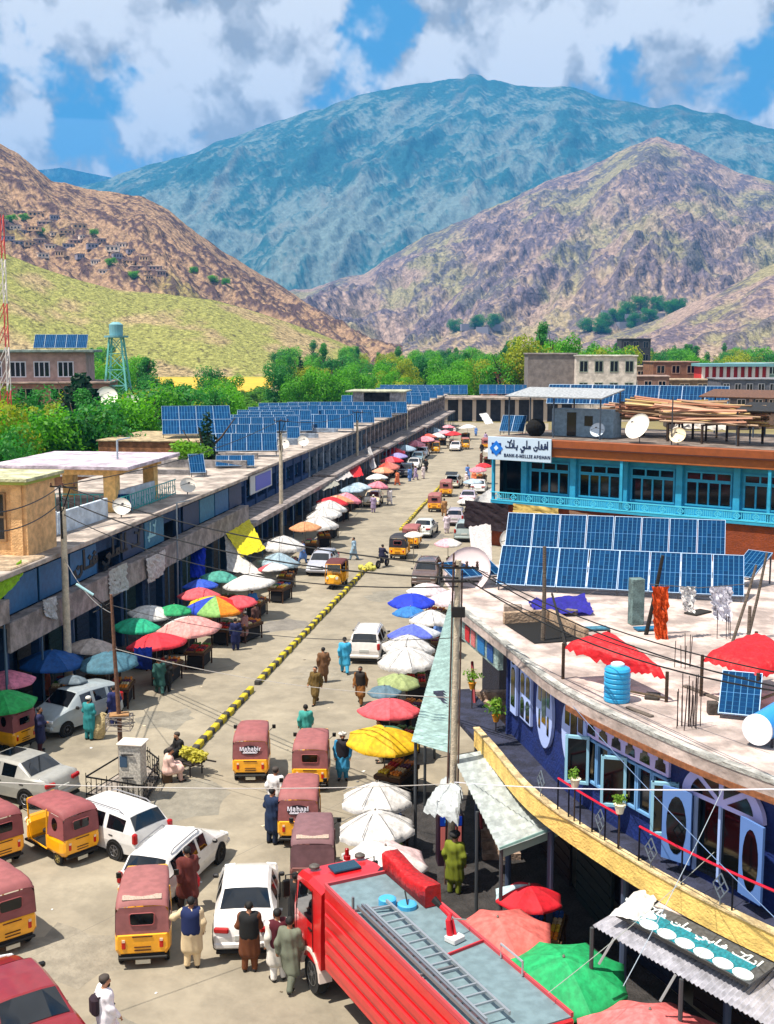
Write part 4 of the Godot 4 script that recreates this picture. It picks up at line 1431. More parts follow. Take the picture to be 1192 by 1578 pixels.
		whole("roof_pole", s, paint(Color(q[4], q[4] * 0.9, q[4] * 0.8), 0.9, 0.0, "wood", 1.0), q[0], "pole")
	s = Shape.new()
	s.box(Vector3(0, 0.75, 0), Vector3(0.42, 1.5, 0.36), Basis(), 0.02)
	whole("concrete_stub", s, paint(Color(0.45, 0.55, 0.55), 0.9, 0.0, "concrete", 0.6), "short grey concrete column stub left of the orange cloth", "column", "", Vector3(7.97, 7.20, -37.64), 0.2)
	var la := Vector3(7.93, 8.90, -35.69)
	var lb := Vector3(11.03, 8.80, -36.19)
	s = Shape.new()
	s.tube([la, la.lerp(lb, 0.5) - Vector3(0, 0.12, 0), lb], 0.012, 4)
	whole("washing_line", s, paint(Color(0.3, 0.3, 0.3)), "washing line strung across the roof before the front solar row", "washing line")
	for q in [["orange patterned cloth hanging on the roof", 0.12, 0.55, 1.75, Color(0.9, 0.33, 0.06), 8], ["crumpled white cloth hanging in front of a solar panel, left of the white shirt", 0.40, 0.5, 0.8, Color(0.97, 0.97, 0.97), 2], ["white and grey shirt hanging at the right end of the washing line", 0.74, 0.75, 1.1, Color(0.95, 0.95, 1.0), 6]]:
		var c := la.lerp(lb, q[1]) - Vector3(0, 0.08, 0)
		var d: Vector3 = (lb - la).normalized() * q[2] * 0.5
		var m := tarp(c - d, c + d, c + d * 0.8 - Vector3(0, q[3], -0.15), c - d * 0.6 - Vector3(0, q[3] * 0.9, -0.1), 0.05, q[5], 12, 0.3)
		whole("hanging_cloth", m, paint(q[4], 0.8, 0.0, "cloth", 0.8), q[0], "washing")
	var rug := tarp(Vector3(4.84, 7.35, -40.62), Vector3(6.98, 7.35, -41.72), Vector3(6.84, 7.35, -38.87), Vector3(4.97, 7.35, -38.48), 0.0, 9, 14, 0.22)
	whole("groundsheet", rug, paint(Color(0.13, 0.10, 0.62), 0.7, 0.0, "cloth", 0.5), "rumpled purple blue groundsheet lying on the roof before the solar rows", "groundsheet")
	for q in [["flat blue sheet lying at the foot of the concrete stub", Vector3(8.23, 7.26, -36.85), 0.9, Color(0.1, 0.45, 0.62)], ["flat bluish sheet on the roof above the left red shelter", Vector3(6.56, 7.26, -36.85), 0.8, Color(0.25, 0.5, 0.6)]]:
		s = Shape.new()
		s.box(Vector3(0, 0, 0), Vector3(q[2], 0.05, 0.4), Basis(Vector3.UP, 0.2))
		whole("flat_sheet", s, paint(q[3], 0.5, 0.0, "rust", 0.6), q[0], "sheet", "", q[1])
	for q in [["loose grey concrete block lying beside the stair opening", Vector3(6.11, 7.20, -38.95), Vector3(0.4, 0.2, 0.2), 0.5], ["pair of stacked cement bags by the left solar row's foot", Vector3(4.20, 7.20, -39.25), Vector3(0.6, 0.28, 0.4), 0.62], ["weathered plank lying across the roof behind the starter bars", Vector3(8.12, 7.20, -29.80), Vector3(1.6, 0.05, 0.16), 0.4], ["short plank near the roof kerb above the window band", Vector3(6.14, 7.20, -28.25), Vector3(0.9, 0.05, 0.14), 0.42], ["rusty iron tray on the roof right of the blue tank", Vector3(6.73, 7.20, -29.51), Vector3(0.5, 0.08, 0.36), 0.25], ["dark folded mat below the washing line", Vector3(10.38, 7.20, -39.25), Vector3(0.9, 0.06, 0.5), 0.14], ["pale broken slab in the middle of the roof", Vector3(6.95, 7.20, -34.46), Vector3(0.7, 0.07, 0.5), 0.6], ["grey bucket shaped block near the small solar panel", Vector3(7.89, 7.20, -28.15), Vector3(0.26, 0.3, 0.26), 0.3]]:
		s = Shape.new()
		s.box(Vector3(0, q[2].y / 2, 0), q[2], Basis(Vector3.UP, q[3] * 5.0), 0.02)
		whole("roof_clutter", s, paint(Color(q[3], q[3] * 0.9, q[3] * 0.82), 0.9, 0.0, "rust", 0.8), q[0], "debris", "", q[1])
	var hatch := thing("stair_hatch", "painted dark of a stair opening with a low concrete kerb on the roof behind the porch", "stair opening", Vector3(4.82, 7.20, -36.49), 0.25)
	s = Shape.new()
	s.box(Vector3(0, 0.02, 0), Vector3(1.5, 0.02, 2.6))
	part("opening", s, paint(Color(0.01, 0.01, 0.015), 1.0), hatch)  # flat black plate; paints in the stairwell dark and the shelter shadow
	s = Shape.new()
	s.box(Vector3(0.85, 0.2, 0), Vector3(0.16, 0.4, 2.9), Basis(), 0.02)
	s.box(Vector3(0, 0.2, -1.4), Vector3(1.53, 0.39, 0.16), Basis(), 0.02)
	part("kerb", s, paint(Color(0.72, 0.62, 0.52), 0.9, 0.0, "concrete", 0.3), hatch)
	dish("pale dish behind the left end of the solar rows, above the tarpaulins", Vector3(5.16, 7.40, -49.00), 0.55, 0.2)
	dish("large pinkish dish on the roof corner beside the utility pole", Vector3(3.07, 6.60, -44.14), 0.95, -0.5, "satellite dishes on the roofs", Color(0.85, 0.78, 0.78))

func make_awnings() -> void:
	var tin := paint(Color(0.78, 0.82, 0.82), 0.45, 0.35, "rust", 0.25)
	var o := thing("tin_awning", "long narrow tin awning running up the pavement from the utility pole", "awning")
	part("sheet", corrugated(Vector3(0.76, 3.90, -35.91), Vector3(1.86, 4.10, -34.25), Vector3(3.18, 4.40, -52.39), Vector3(2.89, 4.20, -54.69), 0.3, 0.02), paint(Color(0.66, 0.78, 0.76), 0.5, 0.3, "rust", 0.2), o)
	posts(o, [Vector3(0.89, 0.00, -36.04), Vector3(1.32, 0.00, -40.19), Vector3(1.86, 0.00, -45.36), Vector3(2.50, 0.00, -51.38)], 3.85)
	o = thing("tin_awning", "weathered corrugated awning below the balcony, right of the utility pole", "awning")
	part("sheet", corrugated(Vector3(1.97, 3.85, -34.68), Vector3(3.39, 4.00, -35.13), Vector3(4.58, 3.60, -29.88), Vector3(2.87, 3.30, -29.06), 0.28, 0.035), tin, o)
	posts(o, [Vector3(2.92, 0.00, -29.22), Vector3(2.49, 0.00, -31.70)], 3.3)
	var fl := Shape.new()
	fl.bar(Vector3(2.89, 3.20, -29.21), Vector3(4.59, 3.50, -30.04), 0.03, 0.3)
	part("valance", fl, paint(Color(0.5, 0.62, 0.6), 0.7), o)
	var a := Vector3(6.20, 3.75, -26.17)
	var b := Vector3(4.53, 3.35, -25.02)
	var c := Vector3(7.42, 3.35, -20.65)
	var d := Vector3(8.89, 3.75, -22.25)
	o = thing("tin_awning", "corrugated awning under the yellow balcony edge, carrying a fallen signboard", "awning")
	part("sheet", corrugated(a, b, c, d, 0.11, 0.022), paint(Color(0.80, 0.80, 0.84), 0.45, 0.35, "rust", 0.3), o)
	posts(o, [b, b.lerp(c, 0.5), c], 3.3)
	for k in [0.13, 0.47]:
		var brace := Shape.new()
		var p := b.lerp(c, k)
		brace.tube([p - Vector3(0, 0.02, 0), p + Vector3(-0.35, -0.5, 0.2)], 0.03, 5)
		part("brace", brace, paint(Color(0.6, 0.6, 0.6), 0.5, 0.4), o)
	var along := (d - a).normalized()
	var across := (b - a).normalized()
	var up := along.cross(across).normalized()
	if up.y < 0:
		up = -up
	var x := along
	var y := -across
	var sign_ := thing("signboard", "teal and grey shop signboard with white letters lying flat on the corrugated awning", "sign", Vector3(6.41, 3.72, -23.67))
	sign_.basis = Basis(x, y, x.cross(y))
	if sign_.basis.z.y < 0:
		sign_.basis = Basis(-x, y, -x.cross(y))
	var w := 3.55
	var h := 0.86
	var s := Shape.new()
	s.box(Vector3(0, 0, 0), Vector3(w, h, 0.05))
	part("board", s, paint(Color(0.32, 0.33, 0.34), 0.5, 0.0, "rust", 0.8), sign_)
	s = Shape.new()
	s.box(Vector3(-0.1, -0.12, 0.03), Vector3(w - 0.3, 0.5, 0.012))
	part("sign_face", s, paint(Color(0.10, 0.52, 0.58), 0.4, 0.0, "rust", 0.9), sign_)
	var lt := part("lettering", strokes(arabic(["alef", "noon_start", "lam", "kaf", "", "feh", "alef_end", "beh", "yeh", "", "meem", "lam", "noon", "", "ghain", "alef_end", "kaf", "", "beh", "noon"]), 0.09, 0.02), paint(Color(0.92, 0.95, 0.95), 0.6), sign_, Vector3(1.6, 0.12, 0.034))
	lt.scale = Vector3(0.43, 0.2, 1)
	for i in 6:
		part("portrait_disc", plate(oval(0.24, 0.15, 18), 0.03, 0.045 + 0.003 * i), paint(Color(0.88, 0.92, 0.92), 0.5, 0.0, "rust", 2.0), sign_, Vector3(-1.0 + i * 0.5, -0.26, 0))
	part("portrait_disc", plate(oval(0.4, 0.12, 18), 0.03, 0.06), paint(Color(0.85, 0.92, 0.92), 0.5), sign_, Vector3(-1.4, -0.02, 0))
	s = Shape.new()
	s.bar(Vector3(-w / 2, -h / 2 - 0.02, 0.02), Vector3(w / 2, -h / 2 - 0.02, 0.02), 0.04, 0.06)
	part("frame", s, paint(Color(0.08, 0.08, 0.08), 0.5), sign_)
	s = Shape.new()
	s.smooth = 1
	var m := tarp(Vector3(4.85, 3.68, -24.79), Vector3(5.69, 3.90, -25.59), Vector3(5.97, 3.90, -25.14), Vector3(5.55, 3.66, -24.47), -0.08, 4, 10, 0.12)
	whole("white_cloth", m, paint(Color(0.9, 0.9, 0.9), 0.8, 0.0, "cloth", 0.6), "crumpled white cloth on the corrugated awning beside the fallen signboard", "cloth")
	s = Shape.new()
	s.box(Vector3(0, 0, 0), Vector3(2.1, 0.03, 0.4), Basis(Vector3.UP, -0.72))
	whole("white_board", s, paint(Color(0.92, 0.84, 0.80), 0.6, 0.0, "rust", 0.5), "blank pinkish white board on the awning between the signboard and the balcony", "board", "", Vector3(6.80, 3.82, -24.45))
	m = tarp(Vector3(1.80, 3.30, -34.69), Vector3(2.25, 3.20, -33.88), Vector3(2.06, 2.50, -33.15), Vector3(1.07, 2.60, -33.99), -0.12, 7, 14, 0.12, 0.3)
	whole("plastic_sheet", m, paint(Color(0.82, 0.85, 0.86), 0.25, 0.0, "cloth", 0.6), "white plastic sheet tied round the foot of the utility pole", "plastic sheet")
	var cab := thing("drinks_cabinet", "small cabinet with a blue header and pink doors in the shade under the awning", "cabinet", Vector3(1.95, 0.00, -35.70), 0.1)
	s = Shape.new()
	s.box(Vector3(0, 0.85, 0), Vector3(0.8, 1.7, 0.55), Basis(), 0.03)
	part("body", s, paint(Color(0.16, 0.06, 0.14), 0.5), cab)
	for k in [-0.17, 0.17]:
		s = Shape.new()
		s.box(Vector3(k, 0.95, 0.285), Vector3(0.31, 0.75, 0.03))
		part("door", s, paint(Color(0.9, 0.5, 0.48), 0.4), cab)
	s = Shape.new()
	s.box(Vector3(0, 1.5, 0.285), Vector3(0.68, 0.28, 0.03))
	part("header", s, paint(Color(0.05, 0.25, 0.75), 0.4), cab)
	s = Shape.new()
	s.box(Vector3(0.02, 1.5, 0.302), Vector3(0.45, 0.09, 0.01))
	part("header_stripe", s, paint(Color(0.3, 0.65, 0.95), 0.4), cab)

func posts(o: Node3D, at: Array, top: float) -> void:
	for p in at:
		var s := Shape.new()
		s.tube([Vector3(p.x, 0, p.z), Vector3(p.x, top, p.z)], 0.05, 6)
		part("post", s, paint(Color(0.3, 0.32, 0.34), 0.6, 0.4), o)

# ---------------------------------------------------------------- the bank

func make_bank() -> void:
	var blue := paint(Color(0.16, 0.62, 0.78), 0.6, 0.0, "dust", 0.3)
	var brown := paint(Color(0.56, 0.28, 0.10), 0.7, 0.0, "dust", 0.3)
	var o := thing("bank_building", "long two-storey bank with turquoise windows, a turquoise balcony railing and an orange brown cornice", "building", Vector3(8.4, 0, -96.5), -0.6212)
	var L := 34.0
	var s := Shape.new()
	s.box(Vector3(L / 2 + 0.6, 5.7, -8.3), Vector3(L - 1.2, 3.9, 14.0))
	part("wall", s, blue, o)
	s = Shape.new()
	s.box(Vector3(L / 2, 1.75, -8.0), Vector3(L, 3.5, 15.6))
	part("ground_floor_wall", s, paint(Color(0.55, 0.24, 0.08), 0.8, 0.0, "plaster", 0.2), o)
	s = Shape.new()
	s.box(Vector3(L / 2, 3.62, -0.72), Vector3(L, 0.2, 1.5))
	part("balcony_floor", s, blue, o)
	s = Shape.new()
	s.box(Vector3(L / 2, 8.55, -7.9), Vector3(L + 0.3, 0.6, 16.2), Basis(), 0.04)
	part("cornice", s, brown, o)
	s = Shape.new()
	s.box(Vector3(L / 2, 8.86, -8.1), Vector3(L - 0.4, 0.03, 15.4))
	part("roof", s, paint(Color(0.5, 0.45, 0.42), 0.9, 0.0, "concrete", 0.15), o)
	s = Shape.new()
	s.box(Vector3(L / 2, 7.87, -7.95), Vector3(L + 0.1, 0.74, 15.9), Basis(), 0.04)
	part("cornice", s, paint(Color(0.66, 0.36, 0.14), 0.7, 0.0, "dust", 0.3), o)
	s = Shape.new()
	s.box(Vector3(L / 2, 8.24, 0.05), Vector3(L + 0.2, 0.1, 0.35))
	part("cornice_groove", s, paint(Color(0.25, 0.09, 0.04), 0.8), o)
	for i in 7:
		var x := 4.65 + i * 4.35
		pane_with_frame(o, Vector3(x, 5.35, -1.25), Basis(), 3.4, 1.75, 4, 1, blue, 0.13)
		pane_with_frame(o, Vector3(x, 6.62, -1.25), Basis(), 3.4, 0.6, 3, 1, blue, 0.13)
		s = Shape.new()
		s.box(Vector3(x - 2.17, 5.6, -1.1), Vector3(0.5, 3.7, 0.35), Basis(), 0.02)
		part("pilaster", s, blue, o)
	s = Shape.new()
	s.box(Vector3(1.3, 5.5, -1.2), Vector3(2.3, 3.4, 0.12))
	part("dark_doorway", s, window_pane(), o)
	for x in [0.12, 11.3, 22.5, 33.5]:
		s = Shape.new()
		s.box(Vector3(x, 5.6, -0.2), Vector3(0.22, 3.8, 0.22))
		part("post", s, blue, o)
	s = Shape.new()
	for y in [3.78, 4.42]:
		s.box(Vector3(L / 2, y, 0.0), Vector3(L, 0.08, 0.1))
	part("railing", s, paint(Color(0.30, 0.74, 0.86), 0.5), o)
	for i in 24:
		var x := 0.7 + i * 1.4
		s = Shape.new()
		for k in 5:
			s.bar(Vector3(x + 0.35 + k * 0.16, 3.8, 0), Vector3(x + 0.35 + k * 0.16, 4.4, 0), 0.05, 0.04)
		for k in 4:
			var a := TAU * k / 4.0
			s.bar(Vector3(x + cos(a) * 0.26, 4.1 + sin(a) * 0.26, 0.01), Vector3(x + cos(a + PI / 2) * 0.26, 4.1 + sin(a + PI / 2) * 0.26, 0.01), 0.06, 0.05)
			s.bar(Vector3(x, 4.1, 0.0), Vector3(x + cos(a) * 0.26, 4.1 + sin(a) * 0.26, 0.0), 0.05, 0.04)
		part("railing_panel", s, paint(Color(0.30, 0.74, 0.86), 0.5), o)
	var sg := thing("bank_sign", "white bank signboard with a blue star emblem on the corner of the bank roof", "sign", Vector3(8.4, 0, -96.5) + Basis(Vector3.UP, -0.6212) * Vector3(2.75, 8.0, 0.32), -0.6212)
	s = Shape.new()
	s.box(Vector3.ZERO, Vector3(5.7, 1.85, 0.12), Basis(), 0.02)
	part("board", s, paint(Color(0.72, 0.80, 0.88), 0.5), sg)
	var ink := paint(Color(0.03, 0.12, 0.28), 0.5)
	var t := part("lettering", strokes(arabic(["alef", "feh", "ghain", "alef_end", "noon", "", "meem", "lam", "yeh", "", "beh", "alef_end", "noon_start", "kaf"]), 0.15, 0.03), ink, sg, Vector3(2.62, 0.12, 0.06))
	t.scale = Vector3(0.66, 0.62, 1)
	part("lettering", latin("BANK-E-MILLIE AFGHAN", 0.27, 0.03), ink, sg, Vector3(0.72, -0.52, 0.075))
	for k in 2:
		s = Shape.new()
		s.box(Vector3(0, 0, 0.075 + 0.012 * k), Vector3(0.86, 0.86, 0.03), Basis(Vector3.BACK, k * PI / 4))
		part("emblem", s, paint([Color(0.04, 0.2, 0.5), Color(0.06, 0.42, 0.8)][k], 0.4), sg, Vector3(-2.05, 0.0, 0))
	s = Shape.new()
	s.box(Vector3(0, 0, 0.11), Vector3(0.3, 0.3, 0.03), Basis(Vector3.BACK, PI / 4))
	part("emblem", s, paint(Color(0.75, 0.85, 0.95), 0.4), sg, Vector3(-2.05, 0.02, 0))
	var at := Transform3D(Basis(Vector3.UP, -0.6212), Vector3(8.4, 0, -96.5))
	var hang := func(x0: float, x1: float, y0: float, y1: float, z: float, sd: int) -> Shape:
		return tarp(at * Vector3(x0, y1, z), at * Vector3(x1, y1 - 0.1, z), at * Vector3(x1, y0, z + 0.2), at * Vector3(x0, y0 + 0.1, z + 0.2), 0.1, sd, 12, 0.25)
	whole("banner", hang.call(2.4, 6.4, 2.2, 3.7, 0.5, 3), paint(Color(0.86, 0.74, 0.42), 0.8, 0.0, "cloth", 0.3), "faded yellow banner hanging under the bank's balcony", "banner")
	whole("banner", hang.call(4.6, 6.3, 2.1, 2.9, 0.62, 8), paint(Color(0.62, 0.66, 0.05), 0.8, 0.0, "cloth", 0.3), "lime green strip of cloth over the corner of the faded banner", "banner")
	whole("awning_cloth", hang.call(-2.2, 1.9, 1.3, 3.6, 0.4, 5), paint(Color(0.13, 0.05, 0.10), 0.8, 0.0, "cloth", 0.3), "dark purple awning cloth at the corner below the bank sign", "awning")
	whole("awning_cloth", tarp(at * Vector3(7.2, 3.5, 0.3), at * Vector3(13.0, 3.2, 0.3), at * Vector3(11.6, 1.8, 2.2), at * Vector3(8.6, 1.5, 2.2), 0.3, 6, 12, 0.15), paint(Color(0.45, 0.32, 0.22), 0.8, 0.0, "cloth", 0.3), "brown cloth slung like a hammock below the bank's balcony", "awning")
	make_bank_roof(at)

func make_bank_roof(at: Transform3D) -> void:
	var s: Shape
	for q in [[12.5, -7.0, 8.4, 0.12, 64, "big stack of long round poles lying on the bank roof, in the middle", 7.4], [16.8, -4.5, 9.0, -0.2, 60, "stack of long round poles on the bank roof, nearest its right end", 7.8], [9.0, -9.0, 6.8, 0.5, 30, "smaller stack of poles on the bank roof beside the canopy", 6.0]]:
		var o := thing("pole_stack", q[5], "timber", at * Vector3(q[0], 10.3, q[1]), -0.6212 + q[3])
		s = Shape.new()
		for x in [-3, 0, 3]:
			s.bar(Vector3(x, -0.05, -1.8), Vector3(x, -0.05, 1.8), 0.16, 0.14)
			for y in [-1.7, 1.7]:
				s.bar(Vector3(x, -1.45, y), Vector3(x, -0.06, y), 0.14, 0.14)
		part("trestle", s, paint(Color(0.2, 0.14, 0.1), 0.9), o)
		for i in q[4]:
			s = Shape.new()
			var row: int = i / 13
			var off: float = (i % 13) * 0.27 - 1.7 + 0.1 * (row % 2)
			var len: float = q[6] * rng.randf_range(0.82, 1.12)
			var tilt := rng.randf_range(-0.34, 0.34)
			var mid := rng.randf_range(-0.6, 0.6)
			s.tube([Vector3(mid - len / 2, 0.1 + row * 0.3 + rng.randf_range(0, 0.16) - tilt, off - tilt * 2.0), Vector3(mid, 0.14 + row * 0.3, off), Vector3(mid + len / 2, 0.1 + row * 0.3 + tilt, off + tilt * 2.0)], [0.1, 0.09, 0.075], 6)
			var v := rng.randf_range(0.6, 1.1)
			part("pole", s, paint(Color(snappedf(0.76 * v, 0.1), snappedf(0.60 * v, 0.1), snappedf(0.46 * v, 0.1)), 0.9), o)
	for q in [["grey sheet canopy on thin posts on the bank roof, right behind the sign", 4.6, -3.6, 8.6, 4.2, 3.5, Color(0.66, 0.68, 0.70)], ["low dark shed roof at the right end of the bank roof", 22.0, -4.0, 6.0, 3.4, 2.8, Color(0.08, 0.07, 0.07)], ["brown flat shed roof behind the poles on the bank roof", 17.5, -12.5, 9.0, 3.4, 3.4, Color(0.42, 0.28, 0.2)]]:
		var o := thing("roof_canopy", q[0], "canopy", at * Vector3(q[1], 8.86, q[2]), -0.6212)
		s = Shape.new()
		s.box(Vector3(0, q[5], 0), Vector3(q[3], 0.12, q[4]), Basis(Vector3.RIGHT, 0.14), 0.02)
		part("roof", s, paint(q[6], 0.7, 0.0, "rust", 0.3), o)
		for x in [-0.47, 0, 0.47]:
			for z in [-0.42, 0.42]:
				s = Shape.new()
				s.tube([Vector3(x * q[3], 0, z * q[4]), Vector3(x * q[3], q[5] - z * q[4] * 0.14 - 0.06, z * q[4])], 0.07, 6)
				part("post", s, paint(Color(0.25, 0.3, 0.36), 0.6), o)
	var shack := thing("rooftop_shack", "pale blue rooftop shack with a dark doorway under the grey canopy", "shed", at * Vector3(6.0, 8.86, -4.8), -0.6212)
	s = Shape.new()
	s.box(Vector3(0, 1.1, 0), Vector3(5.4, 2.2, 1.6), Basis(), 0.02)
	part("wall", s, paint(Color(0.58, 0.68, 0.76), 0.8, 0.0, "plaster", 0.4), shack)
	s = Shape.new()
	s.box(Vector3(-0.9, 1.0, 0.82), Vector3(0.8, 1.9, 0.06))
	part("doorway", s, window_pane(), shack)
	s = Shape.new()
	s.box(Vector3(0.6, 1.3, 0.82), Vector3(0.7, 0.8, 0.06))
	part("window", s, window_pane(), shack)
	dish("big white dish tilted on the bank's front edge, the larger of the pair", at * Vector3(12.3, 8.86, -0.9), 1.05, -0.9, "", Color(0.92, 0.9, 0.86))
	dish("round cream dish on the bank's front edge, the smaller of the pair", at * Vector3(15.4, 8.86, -0.8), 0.62, -0.5, "", Color(0.88, 0.82, 0.7))
	dish("small white dish under the grey canopy of the bank roof", at * Vector3(8.0, 8.86, -2.8), 0.6, -0.5, "", Color(0.8, 0.85, 0.9))
	solar_rack("line of solar panels along the back of the bank roof", at * Vector3(6.5, 10.8, -13.0), -0.35, 8, 1, 1.9, 2.0, 0.95, 0.3)
	solar_rack("tilted solar panel hanging at the left corner of the bank roof behind the sign", at * Vector3(0.4, 8.86, -2.5), -0.3, 2, 1, 1.0, 1.9, 0.7, 0.3)
	var m := tarp(at * Vector3(11.6, 11.2, -12), at * Vector3(15.2, 11.0, -12), at * Vector3(15.6, 9.4, -10.5), at * Vector3(11.0, 9.3, -10.5), -0.2, 8, 12, 0.5)
	whole("white_tarpaulin", m, paint(Color(0.9, 0.88, 0.86), 0.7, 0.0, "cloth", 0.4), "bunched white tarpaulin behind the stacked poles on the bank roof", "tarpaulin")
	var cl := Shape.new()
	cl.smooth = 1
	cl.ball(Vector3(0, 0.7, 0), Vector3(0.8, 0.75, 0.7), 10)
	whole("dark_bundle", cl, paint(Color(0.02, 0.02, 0.03), 0.9, 0.0, "cloth", 0.5), "black bundle with a pink cloth beside the shack on the bank roof", "bundle", "", at * Vector3(2.6, 8.86, -2.6))
	var pole := Shape.new()
	pole.tube([at * Vector3(15.0, 8.8, -0.6), at * Vector3(15.0, 12.4, -0.6)], 0.05, 6)
	whole("antenna_mast", pole, paint(Color(0.3, 0.3, 0.32), 0.5, 0.5), "thin mast at the front edge of the bank roof behind the smaller dish", "mast")

# ---------------------------------------------------------------- far buildings

func block(called: String, label: String, at: Vector3, turn: float, w: float, h: float, d: float, wall: Color, storeys: int, bays: int, roof: Color, frame := Color(0.75, 0.75, 0.72), category := "building", first := 0) -> Node3D:
	var o := thing(called, label, category, at, turn)
	var s := Shape.new()
	s.box(Vector3(0, h / 2, -d / 2), Vector3(w, h, d), Basis(), 0.04)
	part("wall", s, paint(wall, 0.85, 0.0, "plaster", 0.1), o)
	s = Shape.new()
	s.box(Vector3(0, h + 0.15, -d / 2), Vector3(w + 0.5, 0.3, d + 0.5), Basis(), 0.05)
	part("roof", s, paint(roof, 0.85, 0.0, "concrete", 0.1), o)
	var st := h / storeys
	for j in range(first, storeys):
		for i in bays:
			pane_with_frame(o, Vector3(-w / 2 + w * (i + 0.5) / bays, st * (j + 0.55), 0.03), Basis(), w / bays * 0.52, st * 0.5, 2, 1, paint(frame, 0.7), 0.14)
	return o

func make_far_buildings() -> void:
	var s: Shape
	var z := -185.0
	var big := block("country_house", "large flat roofed house with a glazed upper storey behind the dark conifer", Vector3(-58, 0, z), 0.12, 30, 10.4, 14, Color(0.66, 0.46, 0.38), 3, 6, Color(0.7, 0.6, 0.55), Color(0.62, 0.5, 0.45), "house", 1)
	s = Shape.new()
	s.box(Vector3(3.0, 12.9, -7), Vector3(17, 4.6, 11), Basis(), 0.05)
	part("upper_storey", s, paint(Color(0.72, 0.60, 0.58), 0.85, 0.0, "plaster", 0.1), big)
	s = Shape.new()
	s.box(Vector3(3.0, 15.4, -7), Vector3(19.5, 0.4, 13), Basis(), 0.05)
	part("roof", s, paint(Color(0.55, 0.62, 0.6), 0.85, 0.0, "concrete", 0.1), big)
	for i in 4:
		pane_with_frame(big, Vector3(-2.4 + i * 3.6, 12.6, -1.45), Basis(), 2.3, 2.3, 3, 1, paint(Color(0.8, 0.8, 0.86), 0.6), 0.16)
	solar_rack("steep blue solar array on top of the large house at the left", Vector3(-51, 15.6, z - 4), 0.12, 5, 1, 1.6, 3.2, 0.7, 0.3)
	var tw := thing("water_tower", "turquoise lattice water tower with a round tank", "water tower", Vector3(-42.4, 0, -190))
	for x in [-1, 1]:
		for y in [-1, 1]:
			s = Shape.new()
			s.bar(Vector3(x * 2.6, 0, y * 2.6), Vector3(x * 0.9, 17.6, y * 0.9), 0.26, 0.26)
			part("leg", s, paint(Color(0.45, 0.75, 0.72), 0.6, 0.2), tw)
	for k in 7:
		s = Shape.new()
		var y0 := k * 2.5
		var y1 := y0 + 2.5
		var r0 := lerpf(2.6, 0.9, y0 / 17.6)
		var r1 := lerpf(2.6, 0.9, y1 / 17.6)
		for f in [-1, 1]:
			s.bar(Vector3(-r0, y0, f * r0), Vector3(r1, y1, f * r1), 0.1, 0.1)
			s.bar(Vector3(r0, y0, f * r0), Vector3(-r1, y1, f * r1), 0.1, 0.1)
			s.bar(Vector3(f * r0, y0, -r0), Vector3(f * r1, y1, r1), 0.1, 0.1)
			s.bar(Vector3(-r1, y1, f * r1), Vector3(r1, y1, f * r1), 0.12, 0.12)
		part("bracing", s, paint(Color(0.45, 0.75, 0.72), 0.6, 0.2), tw)
	s = Shape.new()
	s.lathe([Vector2(1.9, 17.5), Vector2(1.9, 17.8), Vector2(1.05, 17.81), Vector2(1.1, 19.5), Vector2(0.5, 19.9)], 16)
	part("tank", s, paint(Color(0.42, 0.62, 0.66), 0.7), tw)
	var mast := thing("lattice_mast", "tall red and white lattice mast cut by the left edge of the picture", "mast", Vector3(-35.6, 0, -112))
	for k in 14:
		s = Shape.new()
		for x in [-0.5, 0.5]:
			for y in [-0.5, 0.5]:
				s.bar(Vector3(x, k * 2.0, y), Vector3(x, k * 2.0 + 2.0, y), 0.09, 0.09)
		for f in [-0.5, 0.5]:
			s.bar(Vector3(-0.5, k * 2.0, f), Vector3(0.5, k * 2.0 + 2.0, f), 0.06, 0.06)
			s.bar(Vector3(f, k * 2.0 + 2.0, -0.5), Vector3(f, k * 2.0, 0.5), 0.06, 0.06)
		part("section", s, paint(Color(0.72, 0.22, 0.22) if k % 4 < 2 else Color(0.8, 0.78, 0.78), 0.6), mast)
	block("low_house", "long low pale house below the water tower, among the trees", Vector3(-33, 0, -150), 0.1, 15, 8.2, 6, Color(0.74, 0.58, 0.5), 2, 5, Color(0.7, 0.62, 0.6), Color(0.5, 0.4, 0.35), "house", 1)
	dish("white dish on the low house below the water tower, larger of two", Vector3(-35.0, 8.4, -150.5), 1.3, 0.4, "")
	dish("white dish on the low house below the water tower, smaller of two", Vector3(-31.8, 8.4, -150.5), 0.85, 0.4, "")
	var ends := thing("arcade_building", "long low shop building with a row of pillars across the end of the street", "building", Vector3(19, 0, -262), -0.05)
	s = Shape.new()
	s.box(Vector3(0, 2.4, -5), Vector3(44, 4.8, 7))
	part("wall", s, paint(Color(0.3, 0.3, 0.33), 0.9, 0.0, "plaster", 0.1), ends)
	s = Shape.new()
	s.box(Vector3(0, 5.0, -3.6), Vector3(46, 0.5, 11), Basis(), 0.05)
	part("roof", s, paint(Color(0.72, 0.66, 0.62), 0.9, 0.0, "concrete", 0.1), ends)
	for i in 15:
		s = Shape.new()
		s.box(Vector3(-21.5 + i * 3.07, 2.4, 0.6), Vector3(0.8, 4.8, 0.6))
		part("pillar", s, paint(Color(0.72, 0.66, 0.62), 0.9), ends)
	solar_rack("long blue solar array on the roof across the end of the street, left half", Vector3(8, 5.3, -264), -0.05, 10, 1, 1.9, 3.0, 0.7, 0.5)
	solar_rack("long blue solar array on the roof across the end of the street, right half", Vector3(29, 5.3, -265), -0.05, 9, 1, 1.9, 3.0, 0.7, 0.5)
	block("pink_house", "small pink house with a red roof at the end of the street", Vector3(28.5, 0, -300), 0.0, 9, 9.5, 8, Color(0.85, 0.6, 0.5), 2, 2, Color(0.75, 0.2, 0.15), Color(0.6, 0.4, 0.35), "house", 1)
